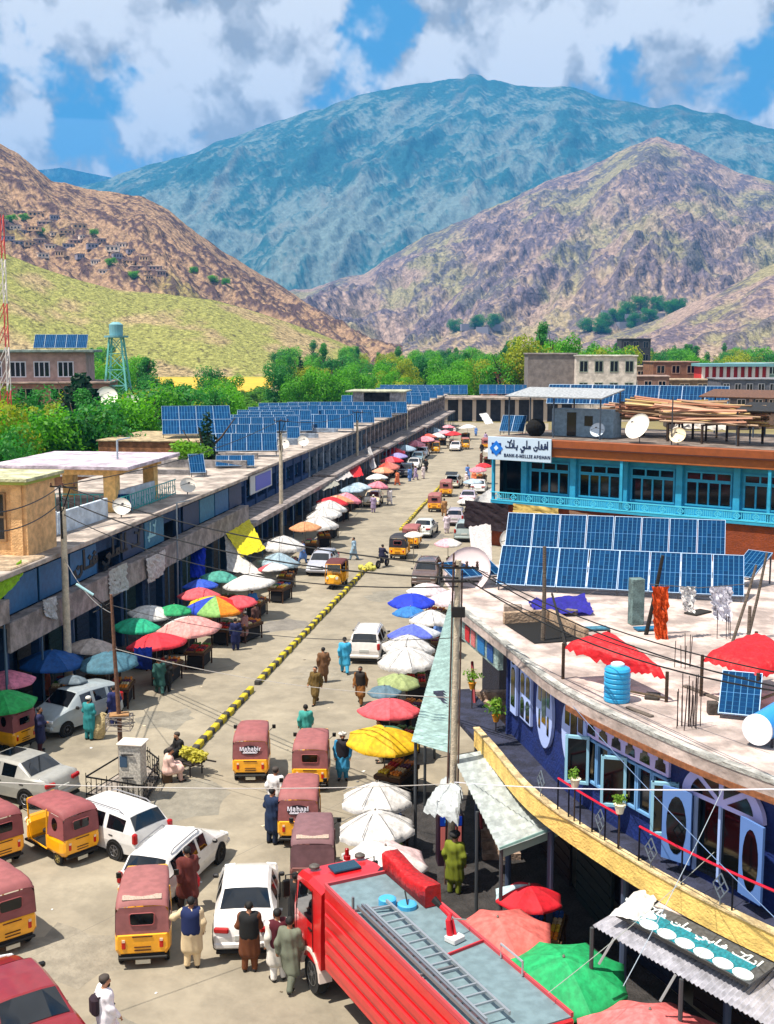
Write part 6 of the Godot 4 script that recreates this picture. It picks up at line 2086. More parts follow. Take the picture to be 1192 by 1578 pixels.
func rickshaw(label: String, at: Vector3, turn: float, extra := {}) -> Node3D:
	var o := thing("auto_rickshaw", label, "rickshaw", at, turn, extra.get("group", ""))
	var worn := rng.randf_range(0.0, 0.16)
	var cab := car_paint(extra.get("body", Color(1.0, 0.69, 0.01).lerp(Color(0.88, 0.66, 0.2), worn)))
	var hood := paint(extra.get("hood", Color(0.58, 0.31, 0.32).lerp(Color(0.62, 0.44, 0.42), worn * 3.0)), 0.7, 0.0, "dust", 0.5)
	if not shared.has("rick body"):
		var b := Shape.new()
		var rings := []
		for q in [[0.28, 0.30, 0.90, 0.60], [0.62, 0.30, 0.88, 0.64], [1.02, 0.30, 0.88, 0.645], [1.2, 0.34, 0.87, 0.62], [1.27, 0.42, 0.84, 0.57]]:
			var r := []
			for k in [[-0.86, 0.0], [-1.0, 0.25], [-1.0, 0.8], [-0.95, 1.0], [0.95, 1.0], [1.0, 0.8], [1.0, 0.25], [0.86, 0.0]]:
				r.append(Vector3(k[0] * q[3], lerpf(q[1], q[2], k[1]), q[0]))
			rings.append(r)
		b.loft(rings)
		shared["rick body"] = b.mesh()
		b = Shape.new()
		rings = []
		for q in [[-1.24, 0.44, 0.80, 0.12], [-1.12, 0.36, 0.95, 0.34], [-1.0, 0.30, 0.93, 0.44], [-0.88, 0.28, 0.80, 0.51], [-0.76, 0.28, 0.42, 0.55]]:
			var r := []
			for k in [[-0.8, 0.0], [-1.0, 0.3], [-0.95, 0.85], [-0.7, 1.0], [0.7, 1.0], [0.95, 0.85], [1.0, 0.3], [0.8, 0.0]]:
				r.append(Vector3(k[0] * q[3], lerpf(q[1], q[2], k[1]), q[0]))
			rings.append(r)
		b.loft(rings)
		shared["rick nose"] = b.mesh()
		b = Shape.new()
		b.smooth = 1
		rings = []
		for q in [[-0.86, 1.58, 0.48], [-0.7, 1.645, 0.53], [-0.1, 1.69, 0.575], [0.2, 1.675, 0.58], [0.5, 1.70, 0.59], [0.95, 1.68, 0.60], [1.13, 1.62, 0.60], [1.2, 1.5, 0.60]]:
			var r := []
			for k in [[-1.0, -0.14], [-0.98, -0.05], [-0.86, 0.0], [-0.45, 0.025], [0, 0.03], [0.45, 0.025], [0.86, 0.0], [0.98, -0.05], [1.0, -0.14]]:
				r.append(Vector3(k[0] * q[2], q[1] + k[1], q[0]))
			rings.append(r)
		for i in rings.size() - 1:
			for k in 8:
				b.quad(rings[i][k], rings[i][k + 1], rings[i + 1][k + 1], rings[i + 1][k], Vector3(0, 1.0, 0.2))
		b.smooth = -1
		var back: Array = rings[-1]
		b.quad(back[0], back[8], Vector3(0.61, 0.86, 1.235), Vector3(-0.61, 0.86, 1.235), Vector3(0, 1, 0))
		b.quad(back[0], back[2], back[6], back[8], Vector3(0, 1, 0))
		for s in [-1, 1]:
			b.quad(Vector3(s * 0.595, 1.56, 0.5), Vector3(s * 0.60, 1.5, 1.2), Vector3(s * 0.62, 0.86, 1.24), Vector3(s * 0.645, 0.87, 0.42), Vector3(0, 1, 0.8))
		shared["rick hood"] = b.mesh()
		b = Shape.new()
		b.box(Vector3(0, 0.3, -0.2), Vector3(1.1, 0.06, 1.5))
		b.box(Vector3(0, 0.36, 0.9), Vector3(1.0, 0.1, 0.7))
		shared["rick floor"] = b.mesh()
		b = Shape.new()
		for s in [-1, 1]:
			b.tube([Vector3(s * 0.5, 0.98, -0.76), Vector3(s * 0.47, 1.58, -0.84)], 0.028, 6)
			b.tube([Vector3(s * 0.60, 0.5, 0.32), Vector3(s * 0.59, 1.6, 0.36)], 0.024, 6)
			b.tube([Vector3(s * 0.54, 0.95, -0.7), Vector3(s * 0.56, 0.42, -0.55), Vector3(s * 0.58, 0.36, 0.3)], 0.024, 6)
		b.tube([Vector3(-0.47, 1.58, -0.84), Vector3(0.47, 1.58, -0.84)], 0.028, 6)
		shared["rick frame"] = b.mesh()
	part("body", shared["rick body"], cab, o)
	part("nose", shared["rick nose"], cab, o)
	part("hood", shared["rick hood"], hood, o)
	part("floor", shared["rick floor"], paint(Color(0.03, 0.03, 0.03), 0.8), o)
	part("frame", shared["rick frame"], cab, o)
	var s := Shape.new()
	s.box(Vector3(0, 0.58, 0.55), Vector3(1.1, 0.16, 0.5), Basis(), 0.04)
	s.box(Vector3(0, 0.95, 0.86), Vector3(1.1, 0.6, 0.14), Basis(), 0.04)
	part("seat", s, paint(Color(0.12, 0.05, 0.05), 0.7), o)
	s = Shape.new()
	s.box(Vector3(0, 0.62, -0.28), Vector3(0.5, 0.14, 0.36), Basis(), 0.04)
	part("driver_seat", s, paint(Color(0.06, 0.06, 0.07), 0.7), o)
	s = Shape.new()
	s.quad(Vector3(-0.48, 1.0, -0.785), Vector3(0.48, 1.0, -0.785), Vector3(0.45, 1.56, -0.86), Vector3(-0.45, 1.56, -0.86), Vector3(0, 1, 0))
	var pane := paint(Color(0.5, 0.6, 0.65, 0.25), 0.05)
	pane.transparency = BaseMaterial3D.TRANSPARENCY_ALPHA
	part("windscreen", s, pane, o)
	for w in [-1, 1]:
		wheel(o, Vector3(w * 0.53, 0.2, 0.82), 0.21, 0.11, w, Color(0.8, 0.72, 0.4))
		s = Shape.new()
		s.box(Vector3(w * 0.43, 0.62, 1.262), Vector3(0.09, 0.2, 0.05), Basis(), 0.015)
		part("tail_light", s, paint(Color(0.75, 0.1, 0.04), 0.2), o)
		s = Shape.new()
		s.box(Vector3(w * 0.43, 0.72, 1.284), Vector3(0.07, 0.06, 0.02))
		part("indicator", s, paint(Color(0.9, 0.8, 0.7), 0.2), o)
		s = Shape.new()
		s.tube([Vector3(w * 0.5, 1.2, -0.8), Vector3(w * 0.68, 1.36, -0.84)], 0.012, 4)
		s.box(Vector3(w * 0.70, 1.38, -0.84), Vector3(0.13, 0.16, 0.04), Basis(), 0.02)
		part("mirror", s, paint(Color(0.03, 0.03, 0.03), 0.4), o)
		s = Shape.new()
		s.tube([Vector3(w * 0.30, 0.78, -1.12), Vector3(w * 0.30, 0.78, -1.2)], 0.09, 12)
		part("headlight", s, paint(Color(0.85, 0.85, 0.8), 0.1), o)
		part("quarter_window", plate(oval(0.13, 0.2, 14), -0.004, 0.004), window_pane(), o, Vector3(w * 0.62, 1.25, 0.78), Basis(Vector3.UP, PI / 2) * Basis(Vector3.RIGHT, 0.0))
	wheel(o, Vector3(0, 0.2, -0.98), 0.21, 0.11, 1, Color(0.8, 0.72, 0.4))
	var lean := Basis(Vector3.RIGHT, -0.055)
	if extra.has("text"):
		s = plate(oval(0.34, 0.16, 20), 0, 0.012)
		part("badge", s, paint(Color(0.10, 0.04, 0.10), 0.5), o, Vector3(0, 1.2, 1.226), lean)
		var ink := paint(Color(0.95, 0.93, 0.98), 0.5)
		part("lettering", latin(extra.text, 0.14), ink, o, Vector3(0, 1.245, 1.245), lean)
		part("lettering", strokes([[Vector2(-0.24, 0), Vector2(-0.2, 0.07), Vector2(-0.15, 0), Vector2(-0.1, 0.07), Vector2(-0.05, 0), Vector2(0, 0.06), Vector2(0.05, 0), Vector2(0.1, 0.07), Vector2(0.14, 0), Vector2(0.19, 0.07), Vector2(0.25, 0.02)], [Vector2(-0.25, 0.0), Vector2(0.22, 0.0)]], 0.028, 0.012), ink, o, Vector3(0, 1.1, 1.236), lean)
	elif not extra.get("plain", false):
		var rect := [Vector2(-0.26, -0.10), Vector2(-0.22, -0.14), Vector2(0.22, -0.14), Vector2(0.26, -0.10), Vector2(0.27, 0.10), Vector2(0.23, 0.13), Vector2(-0.23, 0.13), Vector2(-0.27, 0.10)]
		part("rear_window", plate(rect, 0, 0.01), window_pane(), o, Vector3(0, 1.22, 1.226), lean)
		s = Shape.new()
		for k in rect.size():
			var p0: Vector2 = rect[k] * 1.06
			var p1: Vector2 = rect[(k + 1) % rect.size()] * 1.06
			s.tube([Vector3(p0.x, p0.y, 0.006), Vector3(p1.x, p1.y, 0.006)], 0.013, 5)
		part("window_trim", s, paint(Color(0.62, 0.32, 0.32), 0.6), o, Vector3(0, 1.22, 1.226), lean)
	if extra.get("band", false):
		s = Shape.new()
		s.box(Vector3(0, 1.672, 1.05), Vector3(0.9, 0.012, 0.18), Basis(Vector3.RIGHT, 0.22))
		part("band", s, paint(Color(0.75, 0.66, 0.6), 0.7, 0.0, "rust", 2.0), o)
	s = Shape.new()
	s.box(Vector3(0, 0.81, 1.262), Vector3(0.46, 0.025, 0.05))
	s.box(Vector3(0, 0.56, 1.276), Vector3(0.38, 0.02, 0.03))
	s.box(Vector3(0, 0.48, 1.272), Vector3(0.38, 0.02, 0.03))
	part("rear_grille", s, paint(Color(0.30, 0.14, 0.01), 0.7), o)
	s = Shape.new()
	s.box(Vector3(0, 0.29, 1.25), Vector3(1.12, 0.07, 0.08), Basis(), 0.02)
	part("bumper", s, paint(Color(0.04, 0.04, 0.04), 0.6), o)
	s = Shape.new()
	s.box(Vector3(0, 0.19, 1.26), Vector3(0.34, 0.1, 0.02))
	part("number_plate", s, paint(Color(0.8, 0.78, 0.7), 0.6), o)
	o.scale = Vector3.ONE * extra.get("scale", 1.06)
	return o

func motorcycle(label: String, at: Vector3, turn: float, coat := Color(0.5, 0.03, 0.03)) -> void:
	var o := thing("motorcycle", label, "motorcycle", at, turn)
	wheel(o, Vector3(0, 0.3, -0.62), 0.3, 0.09, 1, Color(0.6, 0.6, 0.6))
	wheel(o, Vector3(0, 0.3, 0.62), 0.3, 0.11, 1, Color(0.6, 0.6, 0.6))
	var s := Shape.new()
	s.tube([Vector3(0, 0.3, -0.62), Vector3(0, 0.98, -0.38)], 0.03, 6)
	s.tube([Vector3(-0.33, 1.02, -0.26), Vector3(0, 0.98, -0.36), Vector3(0.33, 1.02, -0.26)], 0.018, 5)
	s.tube([Vector3(0, 0.8, -0.32), Vector3(0, 0.35, -0.1), Vector3(0, 0.35, 0.3), Vector3(0, 0.3, 0.62)], 0.03, 6)
	part("frame", s, paint(Color(0.1, 0.1, 0.1), 0.4, 0.6), o)
	s = Shape.new()
	s.ball(Vector3(0, 0.78, -0.12), Vector3(0.14, 0.13, 0.26), 8)
	part("tank", s, car_paint(coat), o)
	s = Shape.new()
	s.box(Vector3(0, 0.78, 0.4), Vector3(0.24, 0.1, 0.62), Basis(), 0.04)
	part("seat", s, paint(Color(0.03, 0.03, 0.03), 0.7), o)
	s = Shape.new()
	s.box(Vector3(0, 0.45, 0.05), Vector3(0.22, 0.28, 0.3), Basis(), 0.05)
	part("engine", s, paint(Color(0.25, 0.25, 0.26), 0.4, 0.7), o)
	s = Shape.new()
	s.tube([Vector3(0, 0.86, -0.52), Vector3(0, 0.86, -0.6)], 0.09, 12)
	part("headlight", s, paint(Color(0.85, 0.85, 0.8), 0.1), o)

func make_vehicles() -> void:
	rickshaw("yellow rickshaw with an open dark side, beside the white estate car by the island", Vector3(-10.52, 0.00, -36.62), 0.854)
	rickshaw("yellow rickshaw alone in the street beside the painted kerb, dark badge on its maroon hood", Vector3(-5.09, 0.00, -43.99), 0.03, {"text": "Mahabir"})
	rickshaw("yellow rickshaw with a black rear window at the head of the queue", Vector3(-2.76, 0.00, -43.02), -0.02)
	rickshaw("yellow rickshaw in the middle of the queue, badge with white letters on its hood", Vector3(-2.85, 0.00, -38.18), -0.01, {"text": "Mahaal"})
	rickshaw("dusty grey hooded rickshaw half hidden by the fire engine's cab", Vector3(-2.21, 0.00, -34.72), 0.02, {"hood": Color(0.48, 0.34, 0.36), "body": Color(0.5, 0.32, 0.3), "plain": true, "band": true})
	rickshaw("yellow rickshaw with a pale band across its maroon hood, behind the white hatch backed car", Vector3(-6.51, 0.00, -30.66), 0.13, {"band": true, "scale": 1.12})
	rickshaw("yellow rickshaw cut by the left edge, nearest the red car", Vector3(-10.85, 0.00, -31.13), 0.701, {"scale": 1.12})
	rickshaw("yellow rickshaw of which only the tail shows at the left edge, above the other one", Vector3(-12.75, 0.00, -36.32), 0.785)
	rickshaw("yellow rickshaw under the green umbrella at the left edge", Vector3(-15.60, 0.00, -46.84), 1.098)
	rickshaw("yellow rickshaw coming towards us in front of the silver estate car", Vector3(-3.46, 0.00, -79.53), PI - 0.15, {"hood": Color(0.36, 0.14, 0.14)})
	rickshaw("yellow rickshaw with a dark grey hood driving away in mid street", Vector3(1.05, 0.00, -91.17), -0.2, {"hood": Color(0.14, 0.14, 0.18), "plain": false})
	rickshaw("yellow rickshaw under a white sunshade just beyond the grey hooded one", Vector3(2.10, 0.00, -96.04), -0.2, {"group": ""})
	rickshaw("yellow rickshaw at the far end of the thin kerb, the nearer of two in line", Vector3(4.81, 0.00, -117.48), -0.15)
	rickshaw("yellow rickshaw at the far end of the thin kerb, the farther of two in line", Vector3(6.49, 0.00, -129.50), -0.15)
	rickshaw("small far rickshaw at the end of the row of pink umbrellas", Vector3(7.43, 0.00, -182.82), PI)
	rickshaw("small far rickshaw beside the far white car", Vector3(12.45, 0.00, -189.89), PI)
	rickshaw("small far rickshaw at the corner of the bank", Vector3(15.64, 0.00, -189.89), -0.1)
	car("saloon", "silver grey saloon at the left edge with a roof hatch, facing left", Vector3(-13.49, 0.00, -41.70), 1.088, Color(0.62, 0.62, 0.60), "", Color(0.75, 0.75, 0.77), 1.08)
	var h := Shape.new()
	h.box(Vector3(0, 1.46, 0.0), Vector3(0.75, 0.02, 0.5))
	part("roof_hatch", h, glass(), get_node("car"))
	car("wagon", "white estate car with roof rails and tinted windows, parked beside the island railing", Vector3(-9.15, 0.00, -37.43), 0.947, Color(0.86, 0.86, 0.86), "", Color(0.55, 0.55, 0.57), 1.02)
	car("wagon", "white hatch backed car turning away to the right, rear window blue with reflections", Vector3(-6.40, 0.00, -34.72), -0.296, Color(0.88, 0.87, 0.86), "", Color(0.2, 0.2, 0.22), 1.0)
	car("saloon", "white saloon seen from behind with men standing at its boot", Vector3(-3.91, 0.00, -31.96), 0.073, Color(0.88, 0.87, 0.86), "", Color(0.5, 0.5, 0.5), 1.02)
	car("saloon", "dark crimson saloon cut by the bottom left corner", Vector3(-8.73, 0.00, -26.12), 0.634, Color(0.50, 0.0, 0.07), "", Color(0.5, 0.5, 0.5), 1.15)
	car("hatch", "silver hatchback parked by the umbrellas with a man at its door", Vector3(-13.27, 0.00, -49.53), 2.551, Color(0.62, 0.66, 0.68), "", Color(0.4, 0.4, 0.42), 1.12)
	car("wagon", "silver estate car coming towards us beside the white stalls", Vector3(-4.63, 0.00, -85.22), PI - 0.15, Color(0.66, 0.67, 0.72))
	car("suv", "white off-roader parked beside the big white umbrellas", Vector3(-0.92, 0.00, -61.56), -0.12, Color(0.88, 0.86, 0.84), "", Color(0.5, 0.5, 0.5), 0.98)
	car("wagon", "cream car parked at the far umbrellas, facing us", Vector3(-1.40, 0.00, -121.91), PI - 0.1, Color(0.85, 0.78, 0.66))
	car("saloon", "white saloon driving away past the thin kerb", Vector3(3.30, 0.00, -102.16), -0.2, Color(0.84, 0.86, 0.84))
	car("wagon", "white car with its black tailgate raised at the far end of the thin kerb", Vector3(7.74, 0.00, -138.07), -0.2, Color(0.8, 0.78, 0.72))
	var tg := Shape.new()
	tg.box(Vector3(0, 1.75, 1.9), Vector3(1.35, 0.08, 1.0), Basis(Vector3.RIGHT, 0.25), 0.03)
	part("tailgate", tg, paint(Color(0.03, 0.03, 0.04), 0.3), get_node("car_010"))
	for q in [["brown pick-up truck parked behind the blue umbrella", 658, 898, Color(0.34, 0.26, 0.24), "suv"], ["pale car with a pinkish roof parked at the right kerb near the tarpaulins", 703, 806, Color(0.7, 0.66, 0.7), "wagon"], ["lilac white car parked at the right kerb, second before the bank", 722, 776, Color(0.75, 0.7, 0.76), "saloon"], ["white car parked at the right kerb close to the bank", 738, 758, Color(0.85, 0.85, 0.85), "saloon"], ["dark blue van among the far umbrellas", 626, 734, Color(0.05, 0.09, 0.16), "suv"], ["white car in the far line on the left, the middle of three", 638, 722, Color(0.86, 0.85, 0.84), "saloon"], ["blue grey car in the far line on the left, second from its end", 644, 712, Color(0.4, 0.5, 0.55), "wagon"], ["pale car at the far end of the line on the left", 651, 704, Color(0.75, 0.76, 0.78), "wagon"], ["white car driving towards us at the far end of the street", 702, 694, Color(0.86, 0.85, 0.84), "saloon"], ["grey car parked behind the pink and white umbrella on the right", 718, 830, Color(0.6, 0.66, 0.66), "suv"]]:
		car(q[4], q[0], ground_at(q[1], q[2]), PI - 0.15 if q[1] < 703 else -0.15, q[3])
	motorcycle("motorcycle with a rider dressed in dark blue, crossing the street", Vector3(-0.33, 0.00, -86.76), -0.541)
	motorcycle("motorcycle parked under the far umbrellas beside the cream car", Vector3(-0.61, 0.00, -139.39), 0.6)
	fire_engine()

func ground_at(px: float, py: float) -> Vector3:  # used for rows of far things: the point of the road in that direction
	var d := Vector3((px - 596.0) / 1850.0, -(py - 789.0) / 1850.0, -1.0).rotated(Vector3.RIGHT, -0.13644)
	return Vector3(0, 16, 0) + d * (-16.0 / d.y)

func fire_engine() -> void:
	var fwd := Vector3(-0.447, 0, -0.894)
	var o := thing("fire_engine", "red fire engine with a grey deck, ladder and water cannon, parked among the umbrellas", "fire engine", Vector3(-1.85, 0.00, -28.11) + Vector3(0.86, 0, -0.43), atan2(-fwd.x, -fwd.z))
	o.scale = Vector3(1.04, 1.14, 1.04)
	var red := car_paint(Color(0.80, 0.02, 0.05))
	var s := Shape.new()
	var w := 1.96
	var rings := []
	for q in [[-1.02, 0.55, 1.7, 0.93], [-1.08, 0.6, 1.75, 0.97], [-0.98, 1.72, 2.55, 0.96]]:
		rings.append(q)
	var cab := []
	for q in [[-1.10, 0.45, 1.62, 2.50, 0.95, -0.94], [-0.2, 0.8, 1.62, 2.62, 1.0, -0.2], [0.62, 0.8, 1.62, 2.62, 1.0, 0.62]]:
		var r := []
		for k in [[-1.0, q[1], q[0]], [-1.0, q[2], q[0]], [-0.97, q[3] - 0.12, q[5]], [-0.86, q[3], q[5] + 0.06], [0.86, q[3], q[5] + 0.06], [0.97, q[3] - 0.12, q[5]], [1.0, q[2], q[0]], [1.0, q[1], q[0]]]:
			r.append(Vector3(k[0] * w / 2 * q[4], k[1], k[2]))
		cab.append(r)
	s.loft(cab)
	part("cab", s, red, o)
	s = Shape.new()
	s.quad(Vector3(-0.85, 1.66, -1.1), Vector3(0.85, 1.66, -1.1), Vector3(0.82, 2.36, -0.975), Vector3(-0.82, 2.36, -0.975), Vector3(0, 2, 0))
	part("windscreen", s, glass(), o)
	for k in [-1, 1]:
		s = Shape.new()
		s.quad(Vector3(k * 0.985, 1.66, -0.85), Vector3(k * 0.985, 1.66, 0.1), Vector3(k * 0.975, 2.38, 0.1), Vector3(k * 0.955, 2.34, -0.72), Vector3(0, 2, 0))
		part("side_window", s, glass(), o)
		s = Shape.new()
		for e in [[Vector3(k * 0.99, 0.95, -0.9), Vector3(k * 0.99, 2.42, -0.8)], [Vector3(k * 0.99, 0.95, 0.16), Vector3(k * 0.99, 2.44, 0.16)]]:
			s.bar(e[0], e[1], 0.015, 0.02)
		part("door_gap", s, paint(Color(0.25, 0.0, 0.01), 0.6), o)
		s = Shape.new()
		s.box(Vector3(k * 1.0, 1.5, 0.02), Vector3(0.04, 0.05, 0.2), Basis(), 0.01)
		part("door_handle", s, paint(Color(0.05, 0.05, 0.05), 0.4), o)
		s = Shape.new()
		s.tube([Vector3(k * 0.95, 2.4, -0.95), Vector3(k * 1.2, 2.4, -1.0), Vector3(k * 1.2, 1.85, -1.0)], 0.02, 5)
		s.box(Vector3(k * 1.2, 2.1, -0.98), Vector3(0.2, 0.42, 0.07), Basis(), 0.03)
		part("mirror", s, paint(Color(0.03, 0.03, 0.03), 0.4), o)
	s = Shape.new()
	s.box(Vector3(0.02, 2.66, -0.2), Vector3(0.72, 0.07, 0.42), Basis(Vector3.RIGHT, 0.03), 0.02)
	part("roof_hatch", s, paint(Color(0.07, 0.22, 0.30), 0.15), o)
	s = Shape.new()
	s.lathe([Vector2(0.09, 2.6), Vector2(0.09, 2.68), Vector2(0.055, 2.7), Vector2(0.05, 2.84), Vector2(0.02, 2.86)], 12, Vector3(0.32, 0, -0.72))
	part("beacon", s, paint(Color(0.55, 0.02, 0.05), 0.2), o)
	for q in [[-0.6, -0.62], [0.66, -0.7]]:
		s = Shape.new()
		s.lathe([Vector2(0.13, 2.6), Vector2(0.13, 2.65), Vector2(0.08, 2.68)], 14, Vector3(q[0], 0, q[1]))
		part("roof_vent", s, paint(Color(0.3, 0.28, 0.26), 0.6), o)
	s = Shape.new()
	s.box(Vector3(0.72, 2.45, 0.62), Vector3(0.42, 0.75, 0.34), Basis(), 0.1)
	part("air_intake", s, paint(Color(0.03, 0.05, 0.12), 0.5), o)
	s = Shape.new()
	s.box(Vector3(0, 1.85, 4.4), Vector3(w, 1.86, 7.1), Basis(), 0.03)
	part("tank_body", s, red, o)
	for i in 5:
		for k in [-1, 1]:
			s = Shape.new()
			s.box(Vector3(k * (w / 2 + 0.02), 1.22 + i * 0.31, 4.4), Vector3(0.05, 0.2, 6.9), Basis(), 0.02)
			part("side_rib", s, red, o)
	s = Shape.new()
	s.box(Vector3(0, 2.795, 4.4), Vector3(w - 0.06, 0.03, 7.0))
	part("deck", s, paint(Color(0.44, 0.53, 0.56), 0.5, 0.0, "dust", 0.5), o)
	s = Shape.new()
	for k in [-1, 1]:
		s.bar(Vector3(k * (w / 2 - 0.02), 2.83, 0.9), Vector3(k * (w / 2 - 0.02), 2.83, 7.9), 0.06, 0.09)
	s.bar(Vector3(-w / 2, 2.832, 0.88), Vector3(w / 2, 2.832, 0.88), 0.06, 0.09)
	part("deck_edge", s, paint(Color(0.72, 0.25, 0.28), 0.5), o)
	s = Shape.new()
	var hr := []
	for i in 8:
		var z := 0.8 + i * 0.30
		var y := 2.84 + 0.36 + 0.05 * cos(i * 0.9)
		hr.append([Vector3(0.56, 2.83, z), Vector3(0.52 + 0.05 * sin(i), y - 0.02, z), Vector3(0.62, y + 0.03, z), Vector3(0.94, y + 0.02, z), Vector3(0.97, 2.83, z)])
	s.smooth = 1
	s.loft(hr)
	part("hose_box", s, paint(Color(0.80, 0.07, 0.10), 0.55, 0.0, "cloth", 0.8), o)
	for q in [[-0.1, 2.35, 0.2, 0.14], [0.24, 2.65, 0.22, 0.08]]:
		s = Shape.new()
		s.lathe([Vector2(q[2], 2.81), Vector2(q[2], 2.81 + q[3]), Vector2(q[2] * 0.8, 2.83 + q[3])], 18, Vector3(q[0], 0, q[1]))
		part("tank_lid", s, paint(Color(0.25, 0.62, 0.80), 0.4), o)
	s = Shape.new()
	s.bar(Vector3(0.2, 2.9, 2.75), Vector3(0.26, 3.1, 2.5), 0.03, 0.03)
	part("lid_lever", s, paint(Color(0.1, 0.1, 0.1)), o)
	var lad := part("ladder", rails([[-0.72, -0.22]], 2.55, 7.6), paint(Color(0.70, 0.72, 0.74), 0.35, 0.7), o)
	for i in 15:
		s = Shape.new()
		s.bar(Vector3(-0.72, 3.0, 2.8 + i * 0.33), Vector3(-0.22, 3.0, 2.8 + i * 0.33), 0.04, 0.035)
		part("rung", s, paint(Color(0.72, 0.74, 0.76), 0.35, 0.7), lad)
	var lad2 := part("ladder", rails([[-0.90, -0.79]], 2.5, 7.8), paint(Color(0.55, 0.57, 0.6), 0.35, 0.7), o)
	for i in 18:
		s = Shape.new()
		s.bar(Vector3(-0.90, 2.99, 2.7 + i * 0.28), Vector3(-0.79, 2.99, 2.7 + i * 0.28), 0.03, 0.03)
		part("rung", s, paint(Color(0.3, 0.3, 0.32), 0.35, 0.7), lad2)
	s = Shape.new()
	s.bar(Vector3(-0.95, 2.9, 2.45), Vector3(-0.15, 2.9, 2.65), 0.06, 0.06)
	s.tube([Vector3(-0.92, 2.85, 2.3), Vector3(-0.92, 3.12, 2.3)], 0.035, 6)
	s.bar(Vector3(-0.95, 2.9, 5.5), Vector3(-0.15, 2.9, 5.5), 0.05, 0.05)
	part("ladder_rack", s, paint(Color(0.5, 0.5, 0.52), 0.4, 0.5), o)
	s = Shape.new()
	s.box(Vector3(0.42, 2.87, 4.45), Vector3(0.34, 0.12, 0.3), Basis(Vector3.UP, 0.3), 0.02)
	part("cannon_base", s, paint(Color(0.82, 0.82, 0.82), 0.5), o)
	s = Shape.new()
	s.tube([Vector3(0.34, 2.9, 4.4), Vector3(0.32, 3.2, 4.35), Vector3(0.42, 3.25, 4.25), Vector3(0.3, 3.38, 4.05)], [0.07, 0.06, 0.06, 0.05], 9)
	s.tube([Vector3(0.45, 2.92, 4.42), Vector3(0.44, 3.18, 4.3)], 0.04, 6)
	part("cannon", s, paint(Color(0.78, 0.10, 0.16), 0.4), o)
	s = Shape.new()
	s.tube([Vector3(0.3, 3.38, 4.05), Vector3(0.22, 3.48, 3.9)], [0.055, 0.075], 9)
	part("nozzle", s, paint(Color(0.05, 0.05, 0.06), 0.5), o)
	s = Shape.new()
	s.tube([Vector3(0.44, 3.2, 4.3), Vector3(0.85, 3.05, 4.2)], 0.015, 5)
	part("handle", s, paint(Color(0.8, 0.8, 0.8), 0.4, 0.5), o)
	s = Shape.new()
	s.bar(Vector3(-0.1, 2.84, 4.95), Vector3(0.95, 2.84, 4.75), 0.04, 0.05)
	part("deck_bar", s, paint(Color(0.7, 0.15, 0.2), 0.5), o)
	s = Shape.new()
	s.tube([Vector3(0.9, 2.84, 5.5), Vector3(0.9, 3.1, 5.5), Vector3(0.9, 3.1, 6.3), Vector3(0.9, 2.84, 6.3)], 0.025, 6)
	part("deck_rail", s, paint(Color(0.75, 0.75, 0.76), 0.35, 0.6), o)
	s = Shape.new()
	s.box(Vector3(0, 0.72, 3.4), Vector3(1.0, 0.36, 8.8))
	part("chassis", s, paint(Color(0.03, 0.03, 0.035), 0.8), o)
	for z in [0.0, 4.35]:
		for k in [-1, 1]:
			wheel(o, Vector3(k * (w / 2 - 0.16), 0.46, z), 0.46, 0.28, k, Color(0.5, 0.5, 0.5))
			s = Shape.new()
			var arc := []
			for i in 9:
				var a := PI * (0.02 + 0.96 * i / 8.0)
				arc.append(Vector2(cos(a) * 0.62, 0.46 + sin(a) * 0.60))
			for i in 9:
				var a := PI * (0.98 - 0.96 * i / 8.0)
				arc.append(Vector2(cos(a) * 0.53, 0.46 + sin(a) * 0.52))
			part("mudguard", plate(arc, -0.16, 0.16), paint(Color(0.82, 0.76, 0.72), 0.6), o, Vector3(k * (w / 2 - 0.13), 0, z), Basis(Vector3.UP, PI / 2))
	s = Shape.new()
	s.box(Vector3(0, 0.55, -1.06), Vector3(w, 0.36, 0.22), Basis(), 0.05)
	part("bumper", s, paint(Color(0.82, 0.80, 0.78), 0.5), o)

func rails(pairs: Array, z0: float, z1: float) -> Shape:
	var s := Shape.new()
	for p in pairs:
		for x in p:
			s.bar(Vector3(x, 3.0, z0), Vector3(x, 3.0, z1), 0.05, 0.07)
	return s

# ---------------------------------------------------------------- umbrellas and stalls

